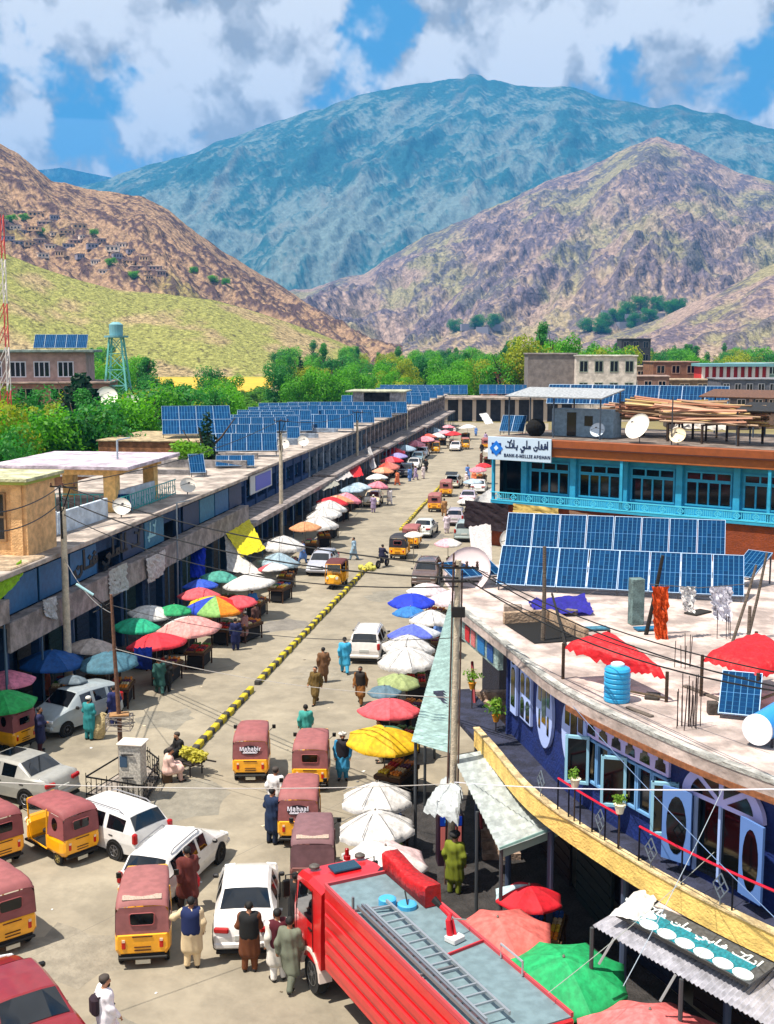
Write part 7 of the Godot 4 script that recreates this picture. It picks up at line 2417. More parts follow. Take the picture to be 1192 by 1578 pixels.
func canopy_panel(kind: String, n: int, k: int) -> ArrayMesh:  # one gore of an umbrella of unit radius, its top at y = 0
	var key := "gore %s %d %d" % [kind, n, k]
	if shared.has(key):
		return shared[key]
	var s := Shape.new()
	s.smooth = 1
	var f := FastNoiseLite.new()
	f.seed = 5
	f.frequency = 1.6
	var soft := kind == "plastic"
	var a0 := TAU * k / n
	var a1 := TAU * (k + 1) / n
	var grid := []
	var rows := 9
	var cols := 6
	for i in rows + 2:
		var row := []
		for j in cols + 1:
			var v := j / float(cols)
			var r := minf(i / float(rows), 1.0)
			var y := -0.36 * pow(r, 1.55) if not soft else -0.46 * pow(r, 1.35)
			var flat := Vector2(cos(a0), sin(a0)).lerp(Vector2(cos(a1), sin(a1)), v) * r
			var between := 4.0 * v * (1.0 - v)
			y -= between * 0.035 * r
			flat *= 1.0 - 0.02 * between * r
			if soft:
				y += 0.03 * r * f.get_noise_2d(flat.x * 4.0, flat.y * 4.0)
				flat *= 1.0 + 0.05 * r * f.get_noise_2d(flat.x * 3.0 + 9.0, flat.y * 3.0)
			if i > rows:
				y -= 0.07 if not soft else 0.13 + 0.07 * f.get_noise_2d(flat.x * 5.0, flat.y * 5.0)
				flat *= 0.99
			row.append(Vector3(flat.x, y, flat.y))
		grid.append(row)
	for i in rows + 1:
		for j in cols:
			s.quad(grid[i][j], grid[i][j + 1], grid[i + 1][j + 1], grid[i + 1][j], grid[i][j] * 0.7 - Vector3(0, 0.9, 0))
	shared[key] = s.mesh()
	return shared[key]

func umbrella(label: String, x: float, z: float, r: float, h: float, colors: Array, kind := "cloth", lean := Vector2.ZERO, group := "") -> Node3D:
	var o := thing("market_umbrella", label, "umbrella", Vector3(x, 0, z), rng.randf() * TAU if colors.size() < 3 else 0.3, group)
	r *= 1.1
	var n := 8
	var top := h + r * 0.2
	var tilt := Basis(Vector3(1, 0, 0), lean.y) * Basis(Vector3(0, 0, 1), lean.x)
	for k in n:
		var c: Color = colors[k % colors.size()] if colors.size() != 2 else colors[0 if k < 5 else 1]
		var m := paint(c, 0.75 if kind == "cloth" else 0.4, 0.0, "canvas", 0.5)
		m.backlight_enabled = true
		m.backlight = Color(0.35, 0.35, 0.35)
		part("canopy_panel", canopy_panel(kind, n, k), m, o, Vector3(0, top, 0), tilt.scaled_local(Vector3.ONE * r))
	var s := Shape.new()
	s.tube([Vector3(0, 0, 0), Vector3(0, top - 0.03, 0)], 0.025, 6)
	s.lathe([Vector2(0.03, top - 0.02), Vector2(0.035, top + 0.02), Vector2(0.01, top + 0.06)], 8)
	part("pole", s, paint(Color(0.5, 0.48, 0.45), 0.5, 0.4), o)
	if r > 0.9:
		for k in n:
			s = Shape.new()
			var a := TAU * k / n
			var pts := []
			for i in 4:
				var q := i / 3.0
				pts.append(Vector3(0, top, 0) + tilt * (Vector3(cos(a) * q, -0.36 * pow(q, 1.55) - 0.015, sin(a) * q) * r))
			s.tube(pts, 0.01, 4)
			part("rib", s, paint(Color(0.4, 0.4, 0.4), 0.5, 0.5), o)
	return o

func stall(label: String, at: Vector3, turn: float, which: int) -> void:
	var key := "stall%d" % which
	if not shared.has(key):
		var o := Node3D.new()
		var wood := paint(Color(0.34, 0.22, 0.13), 0.9, 0.0, "wood", 0.8)
		var s := Shape.new()
		s.box(Vector3(0, 0.8, 0), Vector3(1.7, 0.06, 1.05), Basis(), 0.01)
		for k in [-1, 1]:
			s.box(Vector3(0, 0.87, k * 0.51), Vector3(1.7, 0.1, 0.04))
			s.box(Vector3(k * 0.84, 0.87, 0), Vector3(0.04, 0.1, 0.98))
		part("cart_top", s, wood, o)
		for x in [-0.75, 0.75]:
			for z in [-0.45, 0.45]:
				s = Shape.new()
				s.bar(Vector3(x, 0, z), Vector3(x, 0.78, z), 0.07, 0.07)
				part("leg", s, wood, o)
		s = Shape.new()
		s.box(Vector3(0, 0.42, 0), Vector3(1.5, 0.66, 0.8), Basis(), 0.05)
		part("cart_shade_box", s, paint(Color(0.06, 0.055, 0.07), 0.9), o)  # dark box added below the cart top to stand for deep shade
		for k in [-1, 1]:
			wheel(o, Vector3(k * 0.6, 0.28, 0.0), 0.28, 0.06, k, Color(0.4, 0.35, 0.3))
		var r := RandomNumberGenerator.new()
		r.seed = which + 2
		var tones := [Color(0.75, 0.12, 0.05), Color(0.85, 0.5, 0.05), Color(0.3, 0.5, 0.08), Color(0.85, 0.75, 0.2), Color(0.35, 0.1, 0.25), Color(0.8, 0.75, 0.6), Color(0.1, 0.3, 0.6)]
		for i in 4:
			for j in 2:
				s = Shape.new()
				s.box(Vector3(-0.6 + i * 0.4, 0.9, -0.24 + j * 0.48), Vector3(0.36, 0.16, 0.42), Basis(Vector3.UP, r.randf_range(-0.1, 0.1)), 0.01)
				part("crate", s, paint(Color(0.5, 0.38, 0.22), 0.9), o)
				s = Shape.new()
				s.smooth = 1
				for k in 9:
					s.ball(Vector3(-0.6 + i * 0.4 + (k % 3 - 1) * 0.1, 1.0 + r.randf_range(0, 0.05), -0.24 + j * 0.48 + (k / 3 - 1) * 0.12), Vector3.ONE * 0.065, 4)
				part("produce", s, paint(tones[r.randi() % 7], 0.6), o).set_meta("kind", "stuff")
		shared[key] = o
	var o: Node3D = shared[key].duplicate()
	o.name = numbered("market_cart")
	add_child(o)
	o.position = at
	o.rotation.y = turn
	tag(o, label, "market cart", "carts in the shade of the umbrellas")

func cart_label(above: String) -> String:
	return " ".join(("produce cart under the " + above.replace(",", "")).split(" ").slice(0, 15))

func make_market() -> void:
	var white := Color(0.88, 0.87, 0.86)
	var pink := Color(0.93, 0.36, 0.40)
	var red := Color(0.85, 0.08, 0.16)
	var near := [
		[-16.15, -49.41, 1.15, 2.2, [Color(0.95, 0.55, 0.66)], "cloth", "pink umbrella cut by the left edge, above the green one"],
		[-15.43, -46.61, 1.27, 2.1, [Color(0.18, 0.72, 0.36)], "cloth", "green umbrella cut by the left edge, over the rickshaw's tail"],
		[-15.07, -52.64, 1.40, 2.2, [Color(0.05, 0.33, 0.62)], "cloth", "dark blue umbrella at the foot of the first utility pole"],
		[-13.74, -54.62, 1.12, 2.3, [Color(0.76, 0.70, 0.66)], "cloth", "beige umbrella behind the grey blue one"],
		[-12.48, -52.41, 1.25, 2.2, [Color(0.25, 0.44, 0.52)], "cloth", "grey blue umbrella behind the island's lamp pole"],
		[-13.51, -50.18, 0.59, 1.9, [Color(0.42, 0.48, 0.52)], "cloth", "small grey umbrella above the silver hatchback"],
		[-12.34, -61.43, 1.08, 2.4, [white], "cloth", "white umbrella between the two green ones"],
		[-11.20, -61.90, 0.89, 2.4, [Color(0.10, 0.62, 0.38)], "cloth", "deep green umbrella farther back, right of the white one"],
		[-12.56, -58.88, 1.11, 2.3, [Color(0.10, 0.70, 0.52)], "cloth", "sea green umbrella overlapping the red one"],
		[-9.96, -58.88, 1.50, 2.3, [Color(0.90, 0.62, 0.60), white], "cloth", "half pink half white umbrella below the rainbow one"],
		[-11.04, -56.04, 1.33, 2.2, [red.lerp(pink, 0.3)], "cloth", "bright red umbrella jutting into the street"],
		[-10.56, -66.13, 1.13, 2.4, [pink], "cloth", "pink umbrella behind the rainbow one, on its left"],
		[-9.29, -63.83, 1.51, 2.3, [Color(0.86, 0.10, 0.06), Color(0.95, 0.55, 0.05), Color(0.55, 0.75, 0.40), Color(0.08, 0.25, 0.75), Color(0.9, 0.75, 0.05), Color(0.10, 0.55, 0.25), Color(0.86, 0.10, 0.06), Color(0.95, 0.45, 0.05)], "cloth", "rainbow umbrella with a panel of each colour"],
		[-8.18, -64.50, 1.00, 2.3, [pink.lerp(red, 0.2)], "cloth", "pink umbrella behind the rainbow one, on its right"],
		[-10.89, -68.75, 0.98, 2.4, [Color(0.16, 0.34, 0.80)], "cloth", "blue umbrella at the back, below the hanging blue sheet"],
		[-10.01, -71.16, 1.13, 2.4, [Color(0.28, 0.62, 0.56)], "cloth", "dull teal umbrella behind the round white one"],
		[-8.27, -70.25, 1.43, 2.3, [white], "cloth", "round white umbrella in front of the teal one"],
		[-7.22, -74.74, 0.90, 2.3, [pink, white], "cloth", "small pink and white umbrella below the yellow sheet"],
		[-7.35, -84.44, 1.43, 2.4, [white], "plastic", "crumpled white sheet umbrella right of the yellow sheet"],
		[-7.16, -78.64, 1.29, 2.2, [Color(0.62, 0.72, 0.78)], "plastic", "bluish white umbrella under the crumpled white one"],
		[-6.36, -92.36, 1.16, 2.3, [Color(0.86, 0.60, 0.42)], "cloth", "tan umbrella alone before the white pair"],
		[-5.34, -99.86, 1.36, 2.4, [white], "plastic", "rear one of a pair of crumpled white umbrellas"],
		[-5.55, -95.89, 1.52, 2.2, [white], "plastic", "front one of a pair of crumpled white umbrellas"],
		[1.35, -64.37, 1.21, 2.4, [Color(0.03, 0.20, 0.80)], "cloth", "bright blue umbrella on the right-hand side of the street"],
		[1.25, -62.78, 0.90, 2.1, [Color(0.16, 0.48, 0.78)], "cloth", "lower sky blue umbrella under the bright blue one"],
		[2.26, -67.41, 1.08, 2.4, [white, Color(0.85, 0.78, 0.8)], "cloth", "printed white umbrella behind the bright blue one"],
		[3.92, -65.24, 1.55, 2.4, [Color(0.86, 0.78, 0.80)], "cloth", "pinkish white umbrella behind the utility pole"],
		[2.29, -60.95, 1.04, 2.3, [white], "plastic", "white sheet umbrella right of the sky blue one"],
		[1.30, -57.48, 1.21, 2.3, [Color(0.80, 0.82, 0.86), Color(0.35, 0.42, 0.85)], "cloth", "white umbrella with blue side panels behind the off-roader"],
		[1.05, -55.78, 1.17, 2.2, [white], "plastic", "big white umbrella beside the off-roader, the farther of two"],
		[0.89, -53.33, 1.24, 2.2, [white], "plastic", "big white umbrella beside the off-roader, the nearer of two"],
		[0.49, -49.01, 0.87, 2.2, [Color(0.62, 0.68, 0.45)], "cloth", "olive green umbrella between the white and the pink ones"],
		[-0.11, -48.15, 0.67, 2.0, [Color(0.36, 0.48, 0.55)], "cloth", "grey blue umbrella peeping out behind the pink one"],
		[0.10, -45.31, 1.16, 2.2, [pink], "cloth", "wide pink umbrella above the yellow one"],
		[-0.09, -41.37, 1.27, 2.3, [Color(0.92, 0.72, 0.02), Color(0.92, 0.72, 0.02), Color(0.92, 0.72, 0.02), Color(0.92, 0.72, 0.02), Color(0.92, 0.72, 0.02), Color(0.92, 0.72, 0.02), Color(0.25, 0.5, 0.38), Color(0.25, 0.5, 0.38)], "cloth", "yellow umbrella with a green side over a blue counter"],
		[-0.33, -36.30, 1.06, 2.2, [white], "plastic", "crumpled white plastic umbrella, farthest of three near the queue of rickshaws"],
		[-0.35, -33.98, 1.08, 2.2, [white], "plastic", "crumpled white plastic umbrella, middle one of three near the queue"],
		[-0.04, -31.41, 1.12, 2.2, [white, Color(0.92, 0.80, 0.80)], "cloth", "smooth white umbrella with a pink edge behind the fire engine's cab"],
		[3.69, -29.53, 0.84, 2.0, [red, red, red, red, Color(0.75, 0.85, 0.88), red, red, red], "cloth", "red umbrella with one pale panel in the shade of the awning"],
		[2.65, -27.17, 1.23, 2.2, [Color(0.90, 0.45, 0.42)], "cloth", "huge salmon umbrella beside the fire engine's deck"],
		[3.95, -25.23, 1.35, 2.2, [Color(0.08, 0.68, 0.40)], "cloth", "huge green umbrella beside the fire engine's tail"],
		[5.40, -23.04, 1.47, 2.2, [Color(0.92, 0.48, 0.48)], "cloth", "huge pink umbrella at the bottom edge"],
		[4.35, -84.48, 0.92, 2.3, [Color(0.93, 0.70, 0.75), white], "cloth", "small pink and white umbrella before the pole on the right"],
		[1.98, -88.09, 0.67, 2.3, [Color(0.92, 0.9, 0.86)], "cloth", "round white sunshade over the far rickshaw"],
	]
	var i := 0
	for q in near:
		umbrella(q[6], q[0], q[1], q[2], q[3], q[4], q[5], Vector2(rng.randf_range(-0.08, 0.08), rng.randf_range(-0.03, 0.1)))
		if q[6].find("sunshade") < 0 and q[6].find("edge,") < 0 and q[6].find("bottom edge") < 0:
			stall(cart_label(q[6]), Vector3(q[0] + 0.45, 0, q[1] - 0.2), rng.randf_range(-0.4, 0.4) + 1.4, i % 3)
		i += 1
	var far_names := ["white", "pink", "red", "peach", "rainbow", "pale blue", "brick"]
	var far_tones := [white, Color(0.95, 0.55, 0.62), Color(0.86, 0.12, 0.18), Color(0.90, 0.58, 0.42), Color(0.5, 0.45, 0.75), Color(0.62, 0.72, 0.80), Color(0.82, 0.30, 0.22)]
	i = 0
	for q in [[-5.05, -105.27, 1.43, 0], [-4.93, -107.71, 1.35, 2], [-4.45, -108.95, 1.37, 3], [-3.75, -111.06, 1.33, 1], [-2.86, -119.62, 1.24, 5], [-3.50, -116.88, 1.14, 5], [-0.86, -121.38, 0.99, 1], [-1.11, -128.26, 1.18, 0], [-0.44, -135.21, 1.17, 3], [0.08, -141.34, 1.30, 6], [0.56, -148.04, 1.45, 2], [1.25, -153.49, 1.33, 4], [0.96, -161.41, 1.40, 2], [2.51, -165.68, 1.44, 5], [0.95, -176.09, 1.33, 1], [4.17, -174.92, 1.33, 1], [5.83, -182.55, 1.38, 1], [6.51, -188.02, 1.32, 6], [8.05, -190.87, 1.24, 0], [9.58, -196.85, 1.17, 1], [10.68, -193.68, 1.26, 2], [7.91, -203.21, 1.21, 5], [10.66, -209.99, 1.13, 1], [14.09, -210.41, 1.48, 0], [14.17, -163.52, 0.97, 0], [10.35, -136.21, 0.96, 1], [8.88, -123.76, 0.94, 5], [7.35, -108.79, 0.89, 0], [11.38, -140.79, 0.92, 2]]:
		umbrella("small far %s umbrella, %s" % [far_names[q[3]], ["where the line starts beyond the tan one", "tucked under its white neighbour", "beside the cream car's line", "overlapping the peach one", "behind the cream car", "low and half hidden at the shopfront", "with a fringe beside the parked motorcycle", "just before the blue van", "touching the brick one", "between the peach and the red ones", "widest of the far line", "with violet panels in the far line", "behind the violet one at the shops", "over the far parked cars", "against the third utility pole", "beyond the far parked cars", "next past the first far pair", "at the far shopfronts", "among the last of the left line", "next to last of the left line", "last of the left line, low over the road", "under the far corrugated awning", "at the very end of the shops", "standing as a tent across the far road", "at the bank's far corner", "at the right kerb, first past the bank corner", "at the right kerb over parked cars", "at the right kerb nearest the pole", "close under the bank sign"][i]], q[0], q[1], q[2], 2.3, [far_tones[q[3]], far_tones[q[3]].lightened(0.25)], "cloth" if i % 3 else "plastic", Vector2(rng.randf_range(-0.1, 0.1), rng.randf_range(-0.05, 0.1)))
		stall(cart_label(get_child(get_child_count() - 1).get_meta("label")), Vector3(q[0] - 0.3, 0, q[1] - 0.5), rng.randf_range(-0.4, 0.4) + 1.4, i % 3)
		i += 1
	var bits := [
		["yellow_sheet", "bright yellow sheet stretched as an awning beside the canopy's end", Vector3(-10.82, 3.60, -79.73), Vector3(-9.77, 3.90, -84.40), Vector3(-8.07, 2.70, -78.78), Vector3(-9.38, 2.60, -76.36), 0.05, Color(0.93, 0.86, 0.0), "awning"],
		["white_sheet", "white sheet hanging below the yellow one at the end of the canopy", Vector3(-11.03, 3.50, -80.38), Vector3(-9.37, 2.70, -76.27), Vector3(-7.64, 1.90, -74.00), Vector3(-10.15, 1.90, -75.10), 0.1, Color(0.86, 0.85, 0.84), "awning"],
		["green_cloth", "lime green cloth blowing from the canopy at the left edge", Vector3(-15.56, 7.06, -50.31), Vector3(-15.54, 6.41, -50.49), Vector3(-15.88, 5.71, -48.17), Vector3(-15.90, 6.45, -48.02), 0.1, Color(0.62, 0.85, 0.04), "cloth"],
		["blue_sheet", "glossy blue plastic sheet bundled against the shopfront below the canopy", Vector3(-12.51, 3.40, -76.14), Vector3(-11.37, 3.40, -74.63), Vector3(-11.16, 1.90, -72.51), Vector3(-12.19, 1.90, -72.93), -0.15, Color(0.05, 0.22, 0.85), "plastic sheet"],
		["white_cloth", "ragged white cloth hanging over the canopy front, left of its neighbour", Vector3(-13.86, 4.93, -58.96), Vector3(-13.49, 4.94, -61.46), Vector3(-13.48, 3.48, -61.53), Vector3(-13.85, 3.66, -59.02), 0.08, Color(0.78, 0.80, 0.80), "cloth"],
		["white_cloth", "ragged white cloth hanging over the canopy front, right of its neighbour", Vector3(-13.09, 4.60, -64.16), Vector3(-12.62, 4.63, -67.35), Vector3(-12.67, 3.27, -67.02), Vector3(-13.05, 3.18, -64.45), 0.08, Color(0.84, 0.84, 0.84), "cloth"],
		["white_cloth", "white cloth draped by the first utility pole", Vector3(-14.99, 5.07, -51.32), Vector3(-14.77, 4.97, -52.79), Vector3(-14.79, 3.89, -52.69), Vector3(-14.96, 4.31, -51.51), 0.06, Color(0.8, 0.82, 0.84), "cloth"],
		["blue_cloth", "deep blue cloth screen hanging at the red umbrella's stall", Vector3(-11.65, 2.30, -53.89), Vector3(-10.86, 2.30, -54.13), Vector3(-11.15, 0.90, -55.42), Vector3(-11.95, 0.90, -55.42), 0.05, Color(0.08, 0.22, 0.66), "cloth"],
		["red_sheet", "red cloth awning among the far umbrellas", Vector3(-4.50, 3.40, -129.48), Vector3(-3.16, 3.40, -132.45), Vector3(-2.47, 2.60, -126.37), Vector3(-3.43, 2.60, -123.82), 0.1, Color(0.88, 0.05, 0.10), "awning"],
		["white_sheet", "upright white board sheet by the far red awning", Vector3(-2.79, 3.80, -142.95), Vector3(-1.99, 4.40, -141.31), Vector3(-1.20, 2.20, -138.71), Vector3(-1.79, 2.00, -137.70), 0.0, Color(0.8, 0.8, 0.82), "awning"],
		["grey_awning", "flat white stall roof before the far shops", Vector3(-6.03, 3.20, -121.97), Vector3(-4.42, 3.20, -127.26), Vector3(-3.34, 3.10, -120.41), Vector3(-4.94, 3.00, -116.59), 0.0, Color(0.82, 0.8, 0.8), "awning"],
		["grey_awning", "flat grey stall roof before the far shops, nearer of two", Vector3(-6.98, 3.20, -112.59), Vector3(-5.74, 3.30, -117.35), Vector3(-4.44, 3.10, -113.47), Vector3(-5.82, 3.00, -109.09), 0.0, Color(0.66, 0.66, 0.62), "awning"],
		["white_sheet", "white sheet slung across stalls at the far end of the street", Vector3(16.14, 4.40, -210.68), Vector3(17.85, 4.40, -214.89), Vector3(17.83, 3.40, -201.26), Vector3(16.25, 3.40, -197.84), 0.0, Color(0.9, 0.9, 0.9), "awning"],
		["white_sheet", "big white sheet roof over stalls in the lane beside the bank", Vector3(5.79, 3.40, -84.01), Vector3(7.45, 3.40, -85.26), Vector3(6.60, 2.80, -74.27), Vector3(5.18, 2.60, -71.37), -0.1, Color(0.85, 0.82, 0.82), "awning"],
		["white_sheet", "sagging pale awning at the kerb before the bank corner", Vector3(7.37, 3.20, -100.91), Vector3(9.78, 3.30, -109.60), Vector3(9.22, 2.80, -103.17), Vector3(6.73, 2.50, -97.93), 0.1, Color(0.84, 0.84, 0.84), "awning"],
		["red_sheet", "narrow red and white strip of cloth beside the lane's white roof", Vector3(6.00, 3.40, -83.09), Vector3(6.43, 3.40, -84.01), Vector3(5.93, 2.40, -79.51), Vector3(5.67, 2.40, -79.51), 0.05, Color(0.8, 0.08, 0.14), "cloth"],
		["pink_sheet", "pink cloth awning behind the utility pole", Vector3(3.63, 3.00, -71.80), Vector3(4.41, 3.00, -73.15), Vector3(4.33, 2.40, -71.58), Vector3(3.68, 2.40, -71.16), 0.05, Color(0.92, 0.35, 0.42), "awning"],
		["green_sheet", "small green cloth behind the utility pole", Vector3(3.60, 2.60, -69.71), Vector3(4.08, 2.60, -70.12), Vector3(4.12, 1.80, -70.58), Vector3(3.65, 1.80, -70.58), 0.05, Color(0.1, 0.68, 0.4), "cloth"],
		["white_sheet", "white roof sheet in the lane left of the solar rows", Vector3(4.85, 3.00, -73.61), Vector3(6.17, 3.20, -70.26), Vector3(5.61, 3.00, -65.35), Vector3(4.42, 2.60, -69.31), -0.1, Color(0.84, 0.85, 0.86), "awning"],
		["blue_counter_cloth", "bright blue counter cloth under the yellow umbrella", Vector3(-0.61, 1.60, -42.16), Vector3(0.77, 1.60, -42.89), Vector3(0.82, 1.30, -42.89), Vector3(-0.52, 1.30, -42.17), 0.02, Color(0.03, 0.30, 0.85), "cloth"],
	]
	i = 0
	for q in bits:
		whole(q[0], tarp(q[2], q[3], q[4], q[5], q[6], i + 2, 12, 0.16), paint(q[7], 0.7, 0.0, "cloth", 0.5), q[1], q[8])
		i += 1
	var cart := thing("wheelbarrow", "wheelbarrow heaped with yellow fodder beside the two seated men", "wheelbarrow", Vector3(-7.47, 0.00, -43.71), 0.9)
	var s := Shape.new()
	s.box(Vector3(0, 0.5, 0), Vector3(0.75, 0.1, 1.0), Basis(), 0.03)
	for k in [-1, 1]:
		s.bar(Vector3(k * 0.3, 0.5, -0.4), Vector3(k * 0.32, 0.62, 1.1), 0.05, 0.05)
		s.bar(Vector3(k * 0.3, 0.0, 0.35), Vector3(k * 0.3, 0.5, 0.35), 0.04, 0.04)
	part("tray", s, paint(Color(0.12, 0.09, 0.08), 0.8), cart)
	wheel(cart, Vector3(0, 0.2, -0.6), 0.2, 0.06, 1, Color(0.3, 0.3, 0.3))
	part("fodder", leaves_mesh("bush", 44, 500, 0.12, Color(0.45, 0.42, 0.03), Color(0.72, 0.66, 0.10)), leaf_paint(), cart, Vector3(0, 0.5, 0), Basis().scaled(Vector3(0.8, 0.5, 1.0)))
	s = Shape.new()
	s.smooth = 1
	s.tube([Vector3(0, 0.05, 0), Vector3(0.06, 0.4, 0), Vector3(0.2, 0.85, 0), Vector3(0.3, 1.05, 0)], [0.26, 0.34, 0.28, 0.12], 12)
	whole("sack", s, paint(Color(0.82, 0.74, 0.55), 0.9, 0.0, "cloth", 1.0), "bulging cream sack leaning at the door of the silver hatchback", "sack", "", Vector3(-11.95, 0.00, -47.82), 0.3)
	var scraps := [[140, 1153], [20, 1580], [430, 1265], [330, 1440], [520, 1150]]
	for k in 34:
		scraps.append([rng.randi_range(60, 560), rng.randi_range(1010, 1540)])
	for q in scraps:
		s = Shape.new()
		var big := rng.randf_range(0.05, 0.2)
		s.box(Vector3(0, 0.014, 0), Vector3(big, 0.012, big * 0.7), Basis(Vector3.UP, q[0]), 0.0)
		whole("litter", s, paint([Color(0.85, 0.85, 0.85), Color(0.4, 0.36, 0.3), Color(0.75, 0.7, 0.6), Color(0.3, 0.32, 0.36)][int(q[0]) % 4], 0.8), "small scrap of litter lying on the road", "litter", "scraps of litter on the road", ground_at(q[0], q[1]))

# ---------------------------------------------------------------- people

func field_mesh(bones: Array, cell: float, blend: float, fold := 0.0, into: ArrayMesh = null) -> ArrayMesh:
	var lo := Vector3(9, 9, 9)
	var hi := -lo
	for b in bones:
		var r := Vector3.ONE * (maxf(b[2], b[3]) + cell * 2.5)
		lo = lo.min(b[0] - r).min(b[1] - r)
		hi = hi.max(b[0] + r).max(b[1] + r)
	var nx := int((hi.x - lo.x) / cell) + 2
	var ny := int((hi.y - lo.y) / cell) + 2
	var nz := int((hi.z - lo.z) / cell) + 2
	var f := PackedFloat32Array()
	f.resize(nx * ny * nz)
	f.fill(1.0)
	for b in bones:
		var a: Vector3 = b[0]
		var d: Vector3 = b[1] - a
		var inv := 1.0 / maxf(d.length_squared(), 0.000001)
		var ra: float = b[2]
		var rb: float = b[3]
		var pad := maxf(ra, rb) + maxf(cell * 2.0, blend)
		var p0 := (a.min(b[1]) - Vector3.ONE * pad - lo) / cell
		var p1 := (a.max(b[1]) + Vector3.ONE * pad - lo) / cell
		for z in range(maxi(0, int(p0.z)), mini(nz, int(p1.z) + 2)):
			for y in range(maxi(0, int(p0.y)), mini(ny, int(p1.y) + 2)):
				var o := (z * ny + y) * nx
				for x in range(maxi(0, int(p0.x)), mini(nx, int(p1.x) + 2)):
					var p := lo + Vector3(x, y, z) * cell - a
					var k := clampf(p.dot(d) * inv, 0.0, 1.0)
					var v := (p - d * k).length() - lerpf(ra, rb, k)
					if fold > 0.0:
						v += fold * sin((p.x + a.x) * 38.0 + (p.y + a.y) * 9.0) * sin((p.z + a.z) * 31.0 + (p.y + a.y) * 5.0)
					var w := f[o + x]
					var h := maxf(blend - absf(v - w), 0.0) / blend
					f[o + x] = minf(v, w) - h * h * blend * 0.25
	var at := {}
	var verts := PackedVector3Array()
	var norms := PackedVector3Array()
	var index := PackedInt32Array()
	var sx := 1
	var sy := nx
	var sz := nx * ny
	var corner := [0, sx, sy, sx + sy, sz, sz + sx, sz + sy, sz + sx + sy]
	for z in nz - 1:
		for y in ny - 1:
			for x in nx - 1:
				var i := (z * ny + y) * nx + x
				var mask := 0
				for k in 8:
					if f[i + corner[k]] < 0.0:
						mask |= 1 << k
				if mask == 0 or mask == 255:
					continue
				var sum := Vector3.ZERO
				var n := 0
				for e in [[0, 1], [2, 3], [4, 5], [6, 7], [0, 2], [1, 3], [4, 6], [5, 7], [0, 4], [1, 5], [2, 6], [3, 7]]:
					var u := f[i + corner[e[0]]]
					var v := f[i + corner[e[1]]]
					if (u < 0.0) != (v < 0.0):
						var k := u / (u - v)
						var c0 := Vector3(e[0] & 1, (e[0] >> 1) & 1, e[0] >> 2)
						var c1 := Vector3(e[1] & 1, (e[1] >> 1) & 1, e[1] >> 2)
						sum += c0.lerp(c1, k)
						n += 1
				at[i] = verts.size()
				verts.append(lo + (Vector3(x, y, z) + sum / n) * cell)
				norms.append(Vector3(f[i + sx] + f[i + sx + sy] + f[i + sx + sz] + f[i + sx + sy + sz] - f[i] - f[i + sy] - f[i + sz] - f[i + sy + sz], f[i + sy] + f[i + sx + sy] + f[i + sy + sz] + f[i + sx + sy + sz] - f[i] - f[i + sx] - f[i + sz] - f[i + sx + sz], f[i + sz] + f[i + sx + sz] + f[i + sy + sz] + f[i + sx + sy + sz] - f[i] - f[i + sx] - f[i + sy] - f[i + sx + sy]).normalized())
	for i in at:
		for e in [[sx, sy, sz], [sy, sz, sx], [sz, sx, sy]]:
			var u := f[i]
			var v: float = f[i + e[0]]
			if (u < 0.0) == (v < 0.0):
				continue
			var a = at.get(i)
			var b = at.get(i - e[1])
			var c = at.get(i - e[1] - e[2])
			var d = at.get(i - e[2])
			if b == null or c == null or d == null:
				continue
			if u < 0.0:
				index.append_array(PackedInt32Array([a, b, c, a, c, d]))
			else:
				index.append_array(PackedInt32Array([a, c, b, a, d, c]))
	for k in range(0, index.size(), 3):  # front faces run clockwise
		var p := verts[index[k]]
		var q := verts[index[k + 1]]
		var r := verts[index[k + 2]]
		if (p - r).cross(p - q).dot(norms[index[k]]) < 0.0:
			var t := index[k + 1]
			index[k + 1] = index[k + 2]
			index[k + 2] = t
	var arrays := []
	arrays.resize(Mesh.ARRAY_MAX)
	arrays[Mesh.ARRAY_VERTEX] = verts
	arrays[Mesh.ARRAY_NORMAL] = norms
	arrays[Mesh.ARRAY_INDEX] = index
	var me := into if into else ArrayMesh.new()
	me.add_surface_from_arrays(Mesh.PRIMITIVE_TRIANGLES, arrays)
	return me

